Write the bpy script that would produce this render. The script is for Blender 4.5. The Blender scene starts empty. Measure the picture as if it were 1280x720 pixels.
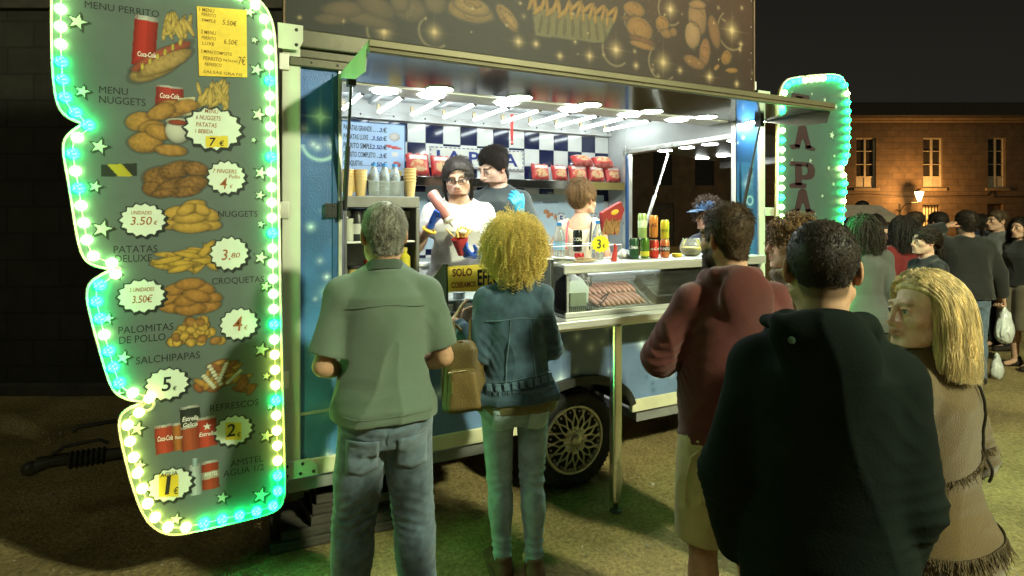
import bpy, bmesh, math, random
import numpy as np
from mathutils import Vector, Matrix
R = math.radians
PI = math.pi
random.seed(7)
rng = np.random.default_rng(7)
scene = bpy.context.scene
COL = scene.collection

# ---------------------------------------------------------------- viewpoint numbers (camera at the origin, looking 27 degrees right of +Y)
TH = R(27.05)
CT, ST = math.cos(TH), math.sin(TH)
SUN_E = .17
LAMP_E = 1050.0
EYE = 1.68
FPX = 720.0
HZ = 268.0

def at_depth(px, py, d):
    r = (px - 640) / FPX * d
    return Vector((r * CT + d * ST, -r * ST + d * CT, EYE + (HZ - py) / FPX * d))

def at_plane(px, py, Y):
    t = (px - 640) / FPX
    return at_depth(px, py, Y / (CT - t * ST))

# ---------------------------------------------------------------- materials
MATS = {}
def nn(nt, typ, **kw):
    n = nt.nodes.new(typ)
    for k, v in kw.items():
        if k in n.inputs: n.inputs[k].default_value = v
        else: setattr(n, k, v)
    return n

def mat(name, color=(.5, .5, .5), rough=.6, metal=0.0, var=.15, scale=8.0, bump=.0, bscale=60.0, attr=None, spec=.5,
        trans=0.0, alpha=1.0, emit=None, estr=0.0, sheen=0.0, coat=0.0, sss=0.0, ior=1.45, detail=4.0, rvar=0.0, stretch=(1, 1, 1)):
    if name in MATS: return MATS[name]
    m = bpy.data.materials.new(name); m.use_nodes = True
    nt = m.node_tree; b = nt.nodes['Principled BSDF']; L = nt.links
    tc = nn(nt, 'ShaderNodeTexCoord')
    mp = nn(nt, 'ShaderNodeMapping'); mp.inputs['Scale'].default_value = stretch
    L.new(tc.outputs['Object'], mp.inputs['Vector'])
    nz = nn(nt, 'ShaderNodeTexNoise'); nz.inputs['Scale'].default_value = scale; nz.inputs['Detail'].default_value = detail
    L.new(mp.outputs['Vector'], nz.inputs['Vector'])
    mr = nn(nt, 'ShaderNodeMapRange')
    mr.inputs['From Min'].default_value = .3; mr.inputs['From Max'].default_value = .7
    mr.inputs['To Min'].default_value = 1 - var; mr.inputs['To Max'].default_value = 1 + var
    L.new(nz.outputs['Fac'], mr.inputs['Value'])
    mx = nn(nt, 'ShaderNodeMix', data_type='RGBA', blend_type='MULTIPLY')
    mx.inputs['Factor'].default_value = 1
    if attr:
        at = nn(nt, 'ShaderNodeAttribute'); at.attribute_name = attr
        L.new(at.outputs['Color'], mx.inputs[6])
    else:
        mx.inputs[6].default_value = (*color, 1)
    L.new(mr.outputs['Result'], mx.inputs[7])
    L.new(mx.outputs[2], b.inputs['Base Color'])
    b.inputs['Roughness'].default_value = rough
    if rvar:
        m2 = nn(nt, 'ShaderNodeMapRange')
        m2.inputs['From Min'].default_value = .3; m2.inputs['From Max'].default_value = .7
        m2.inputs['To Min'].default_value = max(.02, rough - rvar); m2.inputs['To Max'].default_value = min(1, rough + rvar)
        L.new(nz.outputs['Fac'], m2.inputs['Value']); L.new(m2.outputs['Result'], b.inputs['Roughness'])
    b.inputs['Metallic'].default_value = metal
    b.inputs['Specular IOR Level'].default_value = spec
    b.inputs['IOR'].default_value = ior
    b.inputs['Transmission Weight'].default_value = trans
    b.inputs['Alpha'].default_value = alpha
    b.inputs['Sheen Weight'].default_value = sheen
    b.inputs['Coat Weight'].default_value = coat
    if sss:
        b.inputs['Subsurface Weight'].default_value = sss
        b.inputs['Subsurface Radius'].default_value = (1, .4, .2); b.inputs['Subsurface Scale'].default_value = .008
    if emit:
        b.inputs['Emission Color'].default_value = (*emit, 1); b.inputs['Emission Strength'].default_value = estr
    if bump:
        n2 = nn(nt, 'ShaderNodeTexNoise'); n2.inputs['Scale'].default_value = bscale; n2.inputs['Detail'].default_value = 3
        L.new(mp.outputs['Vector'], n2.inputs['Vector'])
        bp = nn(nt, 'ShaderNodeBump'); bp.inputs['Strength'].default_value = bump; bp.inputs['Distance'].default_value = .01
        L.new(n2.outputs['Fac'], bp.inputs['Height']); L.new(bp.outputs['Normal'], b.inputs['Normal'])
    MATS[name] = m
    return m

def glass_mat(name, color=(.9, .95, .95), alpha=.14, rough=.04):
    """thin pane: mostly clear with a mirror-like sheen"""
    if name in MATS: return MATS[name]
    m = bpy.data.materials.new(name); m.use_nodes = True
    nt = m.node_tree; nt.nodes.clear(); L = nt.links
    out = nn(nt, 'ShaderNodeOutputMaterial')
    tr = nn(nt, 'ShaderNodeBsdfTransparent'); tr.inputs['Color'].default_value = (*color, 1)
    gl = nn(nt, 'ShaderNodeBsdfGlossy'); gl.inputs['Roughness'].default_value = rough
    df = nn(nt, 'ShaderNodeBsdfDiffuse'); df.inputs['Color'].default_value = (.8, .85, .85, 1)
    fr = nn(nt, 'ShaderNodeFresnel'); fr.inputs['IOR'].default_value = 1.5
    nz = nn(nt, 'ShaderNodeTexNoise'); nz.inputs['Scale'].default_value = 9
    mr = nn(nt, 'ShaderNodeMapRange'); mr.inputs['To Min'].default_value = 0; mr.inputs['To Max'].default_value = alpha
    L.new(nz.outputs['Fac'], mr.inputs['Value'])
    a = nn(nt, 'ShaderNodeMixShader'); b = nn(nt, 'ShaderNodeMixShader')
    L.new(mr.outputs['Result'], a.inputs['Fac']); L.new(tr.outputs[0], a.inputs[1]); L.new(df.outputs[0], a.inputs[2])
    L.new(fr.outputs[0], b.inputs['Fac']); L.new(a.outputs[0], b.inputs[1]); L.new(gl.outputs[0], b.inputs[2])
    L.new(b.outputs[0], out.inputs['Surface'])
    MATS[name] = m
    return m

def emis(name, color, strength):
    if name in MATS: return MATS[name]
    m = bpy.data.materials.new(name); m.use_nodes = True
    nt = m.node_tree; nt.nodes.clear()
    out = nn(nt, 'ShaderNodeOutputMaterial'); e = nn(nt, 'ShaderNodeEmission')
    e.inputs['Color'].default_value = (*color, 1); e.inputs['Strength'].default_value = strength
    nt.links.new(e.outputs[0], out.inputs['Surface'])
    MATS[name] = m
    return m

# ---------------------------------------------------------------- mesh builder
def rotm(ax=0, ay=0, az=0):
    return np.array((Matrix.Rotation(az, 3, 'Z') @ Matrix.Rotation(ay, 3, 'Y') @ Matrix.Rotation(ax, 3, 'X')))

class MB:
    def __init__(s):
        s.v = []; s.f = []; s.n = 0; s.mi = []; s.cur = 0; s.sm = []; s.smooth = False
    def add(s, verts, faces):
        verts = np.asarray(verts, float).reshape(-1, 3)
        s.v.append(verts)
        for f in faces:
            s.f.append([i + s.n for i in f]); s.mi.append(s.cur); s.sm.append(s.smooth)
        s.n += len(verts)
        return s
    def box(s, x0, x1, y0, y1, z0, z1, M=None, o=(0, 0, 0)):
        v = np.array([(x, y, z) for z in (z0, z1) for y in (y0, y1) for x in (x0, x1)], float)
        if M is not None: v = v @ M.T
        v = v + np.array(o)
        return s.add(v, [(0, 2, 3, 1), (4, 5, 7, 6), (0, 1, 5, 4), (2, 6, 7, 3), (0, 4, 6, 2), (1, 3, 7, 5)])
    def cbox(s, c, size, M=None):
        a, b, d = [q / 2 for q in size]
        return s.box(-a, a, -b, b, -d, d, M, c)
    def tube(s, pts, r, n=8, caps=True, close=False):
        pts = [np.array(p, float) for p in pts]; m = len(pts)
        rr = r if hasattr(r, '__len__') else [r] * m
        V = []; prev = None
        for i, p in enumerate(pts):
            if close: t = pts[(i + 1) % m] - pts[i - 1]
            else: t = pts[min(i + 1, m - 1)] - pts[max(i - 1, 0)]
            t = t / (np.linalg.norm(t) + 1e-12)
            if prev is None:
                a = np.array((0, 0, 1.)) if abs(t[2]) < .9 else np.array((1., 0, 0))
            else: a = prev
            u = a - t * a.dot(t); u /= np.linalg.norm(u) + 1e-12; w = np.cross(t, u); prev = u
            for k in range(n):
                q = 2 * PI * k / n
                V.append(p + rr[i] * (math.cos(q) * u + math.sin(q) * w))
        F = []
        rng_ = range(m if close else m - 1)
        for i in rng_:
            j = (i + 1) % m
            for k in range(n):
                l = (k + 1) % n
                F.append((i * n + k, i * n + l, j * n + l, j * n + k))
        if caps and not close:
            F.append(tuple(range(n - 1, -1, -1))); F.append(tuple((m - 1) * n + k for k in range(n)))
        return s.add(V, F)
    def lathe(s, prof, c=(0, 0, 0), n=20, M=None, cap=True):
        """prof: list of (radius, z)"""
        V = []; F = []
        for r_, z in prof:
            for k in range(n):
                q = 2 * PI * k / n
                V.append((r_ * math.cos(q), r_ * math.sin(q), z))
        m = len(prof)
        for i in range(m - 1):
            for k in range(n):
                l = (k + 1) % n
                F.append((i * n + k, i * n + l, (i + 1) * n + l, (i + 1) * n + k))
        if cap:
            F.append(tuple(range(n - 1, -1, -1))); F.append(tuple((m - 1) * n + k for k in range(n)))
        V = np.array(V)
        if M is not None: V = V @ np.asarray(M).T
        return s.add(V + np.array(c), F)
    def ell(s, c, r, M=None, nu=14, nv=8):
        V = []; F = []
        for j in range(nv + 1):
            a = PI * j / nv
            for i in range(nu):
                q = 2 * PI * i / nu
                V.append((r[0] * math.sin(a) * math.cos(q), r[1] * math.sin(a) * math.sin(q), r[2] * math.cos(a)))
        for j in range(nv):
            for i in range(nu):
                l = (i + 1) % nu
                F.append((j * nu + i, (j + 1) * nu + i, (j + 1) * nu + l, j * nu + l))
        V = np.array(V)
        if M is not None: V = V @ np.asarray(M).T
        return s.add(V + np.array(c), F)
    def prism(s, poly, a, b, axis='y'):
        """poly: list of 2-D points; extruded from a to b along axis"""
        def P(p, t):
            if axis == 'y': return (p[0], t, p[1])
            if axis == 'z': return (p[0], p[1], t)
            return (t, p[0], p[1])
        n = len(poly)
        V = [P(p, a) for p in poly] + [P(p, b) for p in poly]
        F = [tuple(range(n)), tuple(range(2 * n - 1, n - 1, -1))]
        for i in range(n):
            j = (i + 1) % n
            F.append((i, i + n, j + n, j))
        return s.add(V, F)
    def obj(s, name, material, parent=None, smooth=None, bevel=0.0, loc=None, auto=True):
        V = np.concatenate(s.v) if s.v else np.zeros((0, 3))
        me = bpy.data.meshes.new(name)
        me.from_pydata(V.tolist(), [], s.f)
        for m in (material if isinstance(material, (list, tuple)) else [material]): me.materials.append(m)
        me.polygons.foreach_set('material_index', s.mi)
        if smooth is None: me.polygons.foreach_set('use_smooth', s.sm)
        else: me.polygons.foreach_set('use_smooth', [bool(smooth)] * len(me.polygons))
        bm = bmesh.new(); bm.from_mesh(me); bmesh.ops.recalc_face_normals(bm, faces=bm.faces); bm.to_mesh(me); bm.free()
        if smooth and auto:
            me.set_sharp_from_angle(angle=R(42))
        me.update()
        return link(name, me, parent, bevel, loc)

def link(name, me, parent=None, bevel=0.0, loc=None):
    o = bpy.data.objects.new(name, me); COL.objects.link(o)
    if parent is not None: o.parent = parent
    if loc is not None: o.location = loc
    if bevel:
        b = o.modifiers.new('bevel', 'BEVEL'); b.width = bevel; b.segments = 2; b.limit_method = 'ANGLE'; b.angle_limit = R(35)
    return o

def np_mesh(name, V, Q, material, parent=None, smooth=True, color=None, T=None):
    """fast mesh from numpy quads (and optional triangles T) with an optional per-vertex colour"""
    me = bpy.data.meshes.new(name)
    V = np.asarray(V, np.float32); Q = np.asarray(Q, np.int32).reshape(-1, 4)
    me.vertices.add(len(V)); me.vertices.foreach_set('co', V.ravel())
    me.loops.add(Q.size); me.polygons.add(len(Q))
    me.loops.foreach_set('vertex_index', Q.ravel())
    me.polygons.foreach_set('loop_start', np.arange(0, Q.size, 4, dtype=np.int32))
    me.polygons.foreach_set('use_smooth', np.full(len(Q), smooth))
    me.update(calc_edges=True)
    me.validate()
    if color is not None:
        a = me.color_attributes.new('col', 'FLOAT_COLOR', 'POINT')
        c = np.ones((len(V), 4), np.float32); c[:, :3] = color
        a.data.foreach_set('color', c.ravel())
    me.materials.append(material)
    return link(name, me, parent)

def empty(name, loc=(0, 0, 0), rz=0.0, label=None, cat=None, group=None):
    o = bpy.data.objects.new(name, None); COL.objects.link(o)
    o.location = loc; o.rotation_euler = (0, 0, rz); o.empty_display_size = .1
    tag(o, label, cat, group)
    return o

def tag(o, label=None, cat=None, group=None, kind=None):
    if label: o['label'] = label
    if cat: o['category'] = cat
    if group: o['group'] = group
    if kind: o['kind'] = kind
    return o

def copy_tree(o, loc=None, rz=None, label=None, parent=None):
    c = o.copy(); COL.objects.link(c)
    if parent is not None: c.parent = parent
    for ch in list(o.children): copy_tree(ch, parent=c)
    if loc is not None: c.location = loc
    if rz is not None: c.rotation_euler = (c.rotation_euler[0], c.rotation_euler[1], rz)
    if label: c['label'] = label
    return c

# ---------------------------------------------------------------- lettering
_TXT = {}
def text_geo(s, bold=0.0, shear=0.0):
    key = (s, bold, shear)
    if key in _TXT: return _TXT[key]
    cu = bpy.data.curves.new('lettering', 'FONT'); cu.body = s; cu.size = 1; cu.offset = bold; cu.shear = shear
    cu.resolution_u = 3
    ob = bpy.data.objects.new('lettering', cu); COL.objects.link(ob)
    dg = bpy.context.evaluated_depsgraph_get(); dg.update()
    me = bpy.data.meshes.new_from_object(ob.evaluated_get(dg))
    V = np.array([v.co[:2] for v in me.vertices]).reshape(-1, 2); F = [tuple(p.vertices) for p in me.polygons]
    bpy.data.objects.remove(ob); bpy.data.curves.remove(cu); bpy.data.meshes.remove(me)
    _TXT[key] = (V, F)
    return _TXT[key]

def put_text(mb, s, x, z, size, y, width=None, align='l', bold=.015, shear=0.0, rot=0.0, sx=1.0):
    """flat lettering in an XZ plane facing -Y; size = cap height in metres"""
    V, F = text_geo(s, bold, shear)
    if len(V) == 0: return
    V = V.copy(); k = size / .69
    V *= k; V[:, 0] *= sx
    x0, x1 = V[:, 0].min(), V[:, 0].max()
    V[:, 0] -= x0
    w = x1 - x0
    if width: V[:, 0] *= width / w; w = width
    if align == 'c': V[:, 0] -= w / 2
    if align == 'r': V[:, 0] -= w
    c, sn = math.cos(rot), math.sin(rot)
    X = V[:, 0] * c - V[:, 1] * sn; Z = V[:, 0] * sn + V[:, 1] * c
    mb.add(np.stack([x + X, np.full(len(X), y), z + Z], 1), F)

# ---------------------------------------------------------------- painted boards (printed or airbrushed artwork on a flat board)
def in_poly(X, Z, poly):
    ins = np.zeros(X.shape, bool); n = len(poly); j = n - 1
    for i in range(n):
        xi, zi = poly[i]; xj, zj = poly[j]
        c = ((zi > Z) != (zj > Z)) & (X < (xj - xi) * (Z - zi) / (zj - zi + 1e-12) + xi)
        ins ^= c; j = i
    return ins

def snoise(x, y, z=0.0, seed=0, octv=3, f=1.0):
    """cheap smooth noise: sums of rotated sines, about -1..1"""
    rs = np.random.default_rng(seed); out = 0; amp = 1; tot = 0
    for o in range(octv):
        for _ in range(4):
            d = rs.normal(size=3); d /= np.linalg.norm(d); ph = rs.uniform(0, 6.28)
            fr = f * rs.uniform(.7, 1.4)
            out = out + amp * .35 * np.sin((x * d[0] + y * d[1] + z * d[2]) * fr + ph + 1.3 * np.sin((x * d[1] - y * d[0] + z * d[2]) * fr * .6 + ph * 2))
        tot += amp; amp *= .5; f *= 2.1
    return out / tot

class Canvas:
    def __init__(s, x0, x1, z0, z1, step, base):
        s.nx = int(round((x1 - x0) / step)) + 1; s.nz = int(round((z1 - z0) / step)) + 1
        s.xs = np.linspace(x0, x1, s.nx); s.zs = np.linspace(z0, z1, s.nz)
        s.X, s.Z = np.meshgrid(s.xs, s.zs)
        s.C = np.zeros((s.nz, s.nx, 3)) + np.array(base)
    def win(s, cx, cz, r):
        i0, i1 = np.searchsorted(s.xs, [cx - r, cx + r]); j0, j1 = np.searchsorted(s.zs, [cz - r, cz + r])
        return slice(max(j0, 0), j1), slice(max(i0, 0), i1)
    def mix(s, w, m, col):
        m = np.asarray(m, float)[..., None]
        s.C[w] = s.C[w] * (1 - m) + np.asarray(col) * m
    def poly(s, pts, col, a=1.0):
        p = np.array(pts); c = (p.max(0) + p.min(0)) / 2; r = np.abs(p - c).max() + .01
        w = s.win(c[0], c[1], r)
        if s.X[w].size: s.mix(w, in_poly(s.X[w], s.Z[w], pts) * a, col)
    def glow(s, cx, cz, r, col, a=1.0, cross=0.0):
        w = s.win(cx, cz, r * 3); X = s.X[w] - cx; Z = s.Z[w] - cz; d = np.hypot(X, Z)
        m = np.exp(-(d / r) ** 2 * 2.2) * .7 + np.exp(-(d / (r * .3)) ** 2 * 2)
        if cross:
            m += cross * (np.exp(-np.abs(X) / (r * .05) - np.abs(Z) / (r * .9)) + np.exp(-np.abs(Z) / (r * .05) - np.abs(X) / (r * .9)))
        s.mix(w, np.clip(m * a, 0, 1), col)
    def ring(s, cx, cz, r, wd, col, a, lo=0, hi=6.3):
        w = s.win(cx, cz, r * 1.5); X = s.X[w] - cx; Z = s.Z[w] - cz; d = np.hypot(X, Z)
        an = np.mod(np.arctan2(Z, X), 2 * PI)
        m = np.exp(-((d - r) / wd) ** 2) * ((an > lo) & (an < hi))
        s.mix(w, m * a, col)
    def blob(s, cx, cz, a, b, rot, col, seed=0, edge=.45, rough=.0, hi=.35, outline=0.0, alpha=1.0, lum=1.0):
        """a printed picture of a rounded piece of food"""
        r = max(a, b) * 1.35; w = s.win(cx, cz, r)
        X = s.X[w] - cx; Z = s.Z[w] - cz
        if not X.size: return
        c, sn = math.cos(rot), math.sin(rot)
        u = (X * c + Z * sn) / a; v = (-X * sn + Z * c) / b
        q = np.hypot(u, v) + .07 * snoise(X / a * 3, Z / b * 3, seed=seed)
        m = np.clip((1 - q) / .06, 0, 1)
        h = np.sqrt(np.clip(1 - q * q, 0, 1))
        sh = edge + (1 - edge) * h + hi * (np.clip((-u * .4 + v * .75) * .8 + h * .3, -.6, 1)) * .6
        if rough: sh = sh * (1 + rough * snoise(X, Z, seed=seed + 5, octv=3, f=260))
        cc = np.clip(np.asarray(col) * (sh * lum)[..., None], 0, 1)
        if outline: 
            s.mix(w, np.clip((1.16 - q) / .08, 0, 1) * alpha * outline, (.03, .02, .015))
        mm = (m * alpha)[..., None]
        s.C[w] = s.C[w] * (1 - mm) + cc * mm
    def noise(s, amt, f, seed):
        s.C *= (1 + amt * snoise(s.X, s.Z, seed=seed, octv=4, f=f))[..., None]
    def mesh(s, name, y, material, parent, outline=None):
        ny, nx = s.nz, s.nx
        V = np.stack([s.X.ravel(), np.full(nx * ny, y), s.Z.ravel()], 1)
        idx = np.arange(nx * ny).reshape(ny, nx)
        Q = np.stack([idx[:-1, :-1], idx[:-1, 1:], idx[1:, 1:], idx[1:, :-1]], -1).reshape(-1, 4)
        if outline is not None:
            ins = in_poly(s.X, s.Z, outline)
            k = (ins[:-1, :-1] & ins[:-1, 1:] & ins[1:, 1:] & ins[1:, :-1]).ravel(); Q = Q[k]
            used = np.unique(Q); mp = np.full(nx * ny, -1); mp[used] = np.arange(len(used))
            V = V[used]; Q = mp[Q]; colr = s.C.reshape(-1, 3)[used]
        else: colr = s.C.reshape(-1, 3)
        return np_mesh(name, V, Q, material, parent, False, np.clip(colr, 0, 1))

def star_poly(cx, cz, r, n=5, inner=.42, rot=0.0):
    return [(cx + (r if k % 2 == 0 else r * inner) * math.sin(rot + PI * k / n), cz + (r if k % 2 == 0 else r * inner) * math.cos(rot + PI * k / n)) for k in range(2 * n)]

# ---------------------------------------------------------------- signed-distance modelling, meshed by surface nets
def smin(a, b, k):
    if k <= 0: return np.minimum(a, b)
    h = np.clip(k - np.abs(a - b), 0, None) / k
    return np.minimum(a, b) - h * h * k * .25
def smax(a, b, k): return -smin(-a, -b, k)

class Field:
    """grid of distances; shapes are blended into it inside their own bounding box"""
    def __init__(s, lo, hi, v):
        s.v = v; s.lo = np.array(lo, float); n = np.ceil((np.array(hi) - s.lo) / v).astype(int) + 1
        s.ax = [s.lo[i] + v * np.arange(n[i]) for i in range(3)]
        s.D = np.full(n, .2)
    def sub(s, lo, hi):
        sl = []
        for i in range(3):
            a = max(0, int((lo[i] - s.lo[i]) / s.v) - 1); b = min(len(s.ax[i]), int((hi[i] - s.lo[i]) / s.v) + 3)
            if b <= a: return None
            sl.append(slice(a, b))
        return tuple(sl)
    def pts(s, sl):
        return np.meshgrid(s.ax[0][sl[0]], s.ax[1][sl[1]], s.ax[2][sl[2]], indexing='ij')
    def put(s, lo, hi, fn, k=.02, mode='add', m=.05):
        lo = np.array(lo) - m; hi = np.array(hi) + m
        sl = s.sub(lo, hi)
        if sl is None: return
        d = fn(*s.pts(sl))
        if mode == 'add': s.D[sl] = smin(s.D[sl], d, k)
        elif mode == 'cut': s.D[sl] = smax(s.D[sl], -d, k)
        elif mode == 'int': s.D[sl] = smax(s.D[sl], d, k)
        elif mode == 'off': s.D[sl] += d
    def cap(s, a, b, ra, rb=None, k=.02, mode='add', flat=None):
        a = np.array(a, float); b = np.array(b, float); rb = ra if rb is None else rb; rm = max(ra, rb)
        ab = b - a; L2 = ab.dot(ab) + 1e-9
        def fn(X, Y, Z):
            px, py, pz = X - a[0], Y - a[1], Z - a[2]
            t = np.clip((px * ab[0] + py * ab[1] + pz * ab[2]) / L2, 0, 1)
            qx, qy, qz = px - t * ab[0], py - t * ab[1], pz - t * ab[2]
            if flat is not None:      # flat = (unit axis, factor): thinner along that axis
                ax, fc = flat
                w = qx * ax[0] + qy * ax[1] + qz * ax[2]
                qx, qy, qz = qx + w * ax[0] * (1 / fc - 1), qy + w * ax[1] * (1 / fc - 1), qz + w * ax[2] * (1 / fc - 1)
                return (np.sqrt(qx * qx + qy * qy + qz * qz) - (ra + (rb - ra) * t)) * max(fc, .55)
            return np.sqrt(qx * qx + qy * qy + qz * qz) - (ra + (rb - ra) * t)
        s.put(np.minimum(a, b) - rm, np.maximum(a, b) + rm, fn, k, mode)
    def ell(s, c, r, k=.02, mode='add', M=None):
        c = np.array(c, float); r = np.array(r, float)
        def fn(X, Y, Z):
            x, y, z = X - c[0], Y - c[1], Z - c[2]
            if M is not None:
                x, y, z = [M[0][i] * x + M[1][i] * y + M[2][i] * z for i in range(3)]
            k0 = np.sqrt((x / r[0]) ** 2 + (y / r[1]) ** 2 + (z / r[2]) ** 2)
            k1 = np.sqrt((x / r[0] ** 2) ** 2 + (y / r[1] ** 2) ** 2 + (z / r[2] ** 2) ** 2)
            return k0 * (k0 - 1) / np.maximum(k1, 1e-6)
        rm = r.max() if M is not None else r
        s.put(c - rm, c + rm, fn, k, mode)
    def loft(s, prof, k=.02, mode='add', e=2.2, ends=.02):
        """prof rows: z, cx, cy, half-width x, half-width y (z rising)"""
        p = np.array(prof, float); zz = p[:, 0]
        def fn(X, Y, Z):
            z = np.clip(Z, zz[0], zz[-1])
            cx, cy, a, b = [np.interp(z, zz, p[:, i]) for i in (1, 2, 3, 4)]
            q = (np.abs((X - cx) / a) ** e + np.abs((Y - cy) / b) ** e) ** (1 / e)
            d = (q - 1) * np.minimum(a, b) * (.55 + .45 * np.minimum(a, b) / np.maximum(a, b))
            return smax(d, np.maximum(zz[0] - Z, Z - zz[-1]), ends)
        lo = (p[:, 1] - p[:, 3]).min(), (p[:, 2] - p[:, 4]).min(), zz[0]
        hi = (p[:, 1] + p[:, 3]).max(), (p[:, 2] + p[:, 4]).max(), zz[-1]
        s.put(lo, hi, fn, k, mode)
    def whole(s, fn, mode, k=0.0):
        s.put(s.lo, s.lo + s.v * np.array(s.D.shape), fn, k, mode)
    def nets(s):
        D = s.D; S = D < 0
        n = np.array(D.shape)
        c = np.zeros(n - 1, np.int8)
        for i in (0, 1):
            for j in (0, 1):
                for k in (0, 1):
                    c += S[i:n[0] - 1 + i, j:n[1] - 1 + j, k:n[2] - 1 + k]
        I, J, K = np.nonzero((c > 0) & (c < 8))
        num = len(I); P = np.zeros((num, 3)); cnt = np.zeros(num)
        co = [(i, j, k) for i in (0, 1) for j in (0, 1) for k in (0, 1)]
        for a in range(8):
            for b in range(a + 1, 8):
                df = np.abs(np.array(co[a]) - np.array(co[b]))
                if df.sum() != 1: continue
                da = D[I + co[a][0], J + co[a][1], K + co[a][2]]; db = D[I + co[b][0], J + co[b][1], K + co[b][2]]
                m = (da < 0) != (db < 0)
                t = np.where(m, da / np.where(m, da - db, 1), 0)
                p = np.array(co[a]) + t[:, None] * (np.array(co[b]) - np.array(co[a]))
                P += p * m[:, None]; cnt += m
        V = s.lo + s.v * (np.stack([I, J, K], 1) + P / cnt[:, None])
        id_ = np.full(n - 1, -1, np.int32); id_[I, J, K] = np.arange(num)
        Q = []
        for ax in range(3):
            o = [0, 0, 0]; o[ax] = 1
            A = S[:n[0] - o[0], :n[1] - o[1], :n[2] - o[2]]; B = S[o[0]:, o[1]:, o[2]:]
            E = np.argwhere(A != B)
            u, w = (ax + 1) % 3, (ax + 2) % 3
            ok = (E[:, u] > 0) & (E[:, w] > 0) & (E[:, u] < n[u] - 1) & (E[:, w] < n[w] - 1) & (E[:, ax] < n[ax] - 1)
            E = E[ok]
            if not len(E): continue
            fl = A[E[:, 0], E[:, 1], E[:, 2]]
            def g(du, dw):
                F = E.copy(); F[:, u] -= du; F[:, w] -= dw
                return id_[F[:, 0], F[:, 1], F[:, 2]]
            q = np.stack([g(1, 1), g(0, 1), g(0, 0), g(1, 0)], 1)
            q[~fl] = q[~fl][:, ::-1]
            Q.append(q)
        Q = np.concatenate(Q); Q = Q[(Q >= 0).all(1)]
        return V, Q
# ================================================================ shared materials
M_ALU = mat('aluminium_trim', (.62, .62, .56), .34, .75, .12, 6, .05, 90, rvar=.1)
M_WHITEP = mat('white_painted_metal', (.46, .48, .40), .42, 0, .10, 5, .04, 50)
M_SKIRT = mat('cream_painted_rail', (.62, .6, .42), .45, 0, .14, 5, .05, 60)
M_STEEL = mat('brushed_steel', (.70, .71, .69), .40, .75, .08, 4, .06, 30, rvar=.08, stretch=(1, 14, 14))
M_MIRROR = mat('polished_steel', (.36, .35, .32), .13, 1, .05, 3, .006, 3)
M_DARK = mat('dark_painted_steel', (.035, .035, .033), .5, .3, .3, 12, .1, 60)
M_RUBBER = mat('tyre_rubber', (.018, .018, .018), .75, 0, .3, 14, .2, 120)
M_ALLOY = mat('weathered_alloy', (.55, .53, .43), .4, .7, .2, 20, .05, 60)
M_PAINT = mat('airbrushed_paint', attr='col', rough=.36, var=.06, scale=18, bump=.25, bscale=140, coat=.25)
M_BOARD = mat('airbrushed_board', attr='col', rough=.6, var=.12, scale=9, bump=.06, bscale=60)
M_PRINT = mat('printed_panel', attr='col', rough=.42, var=.05, scale=11, bump=.03, bscale=80)
M_INK = mat('black_ink', (.015, .015, .018), .6, 0, .1)
M_HANDINK = mat('brown_marker_ink', (.30, .10, .03), .6, 0, .15)
M_BLUEINK = mat('blue_marker_ink', (.02, .04, .22), .6, 0, .1)
M_WHITEINK = mat('white_ink', (.75, .75, .72), .6, 0, .08)
M_YELLOWP = mat('yellow_paper', (.75, .52, .06), .7, 0, .08, 30)
M_WHITE_IN = mat('white_laminate', (.74, .75, .74), .35, 0, .05, 5, .02, 40)
M_BLACKP = mat('black_plastic', (.02, .02, .02), .4, 0, .15)
M_BLUEFR = mat('blue_frame_paint', (.03, .09, .22), .35, 0, .1, 10, coat=.3)
M_TUBE = emis('fluorescent_tube', (.88, 1.0, .98), 12.0)
M_DISC = emis('led_disc', (.92, 1.0, .95), 64.0)

def rebase(root, loc):
    root.location = loc
    for c in root.children: c.location = Vector(c.location) - Vector(loc)

TX0, TX1, TY0, TY1 = .268, 3.565, 2.92, 4.55
FLOOR_Z = .40
trailer = empty('food_trailer', label='blue food trailer with a lit serving hatch, painted roof board and one visible wheel', cat='food trailer')

# ---- shell: floor, ends, roof
b = MB()
b.box(TX0 + .03, 1.48, TY0 + .03, TY1, .34, FLOOR_Z); b.box(2.41, TX1 - .03, TY0 + .03, TY1, .34, FLOOR_Z); b.box(1.48, 2.41, 3.33, TY1, .34, FLOOR_Z)
b.obj('trailer_floor', mat('grey_floor', (.22, .22, .22), .6, 0, .2), trailer)
b = MB()
b.box(TX0 + .02, TX1 - .02, TY0 + .05, TY1 + .03, 2.60, 2.66)
b.obj('trailer_roof', M_WHITE_IN, trailer)
b = MB(); b.box(.24 + .04, .30, TY0 + .02, TY1, FLOOR_Z, 2.60)
b.obj('end_wall', M_WHITE_IN, trailer)
b = MB()   # right end wall with its own opening
b.box(3.30, 3.34, 4.19, TY1, FLOOR_Z, 2.60); b.box(3.30, 3.34, TY0 + .03, 4.19, 2.25, 2.60); b.box(3.30, 3.34, TY0 + .03, 4.19, FLOOR_Z, 1.16)
b.obj('end_wall', mat('pale_end_wall', (.42, .43, .42), .5, 0, .08, 4), trailer, bevel=.004)
b = MB()   # frame round that opening
b.box(3.283, 3.36, 4.17, 4.215, 1.12, 2.30); b.box(3.283, 3.36, 2.97, 4.17, 2.225, 2.265); b.box(3.283, 3.36, 2.97, 4.17, 1.13, 1.165); b.box(3.28, 3.36, 2.93, 2.968, 1.10, 2.34)
b.obj('side_hatch_frame', M_ALU, trailer, bevel=.004)
b = MB(); b.box(3.278, 3.30, 4.145, 4.168, 1.17, 2.22); b.obj('side_hatch_seal', M_BLUEFR, trailer)
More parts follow.
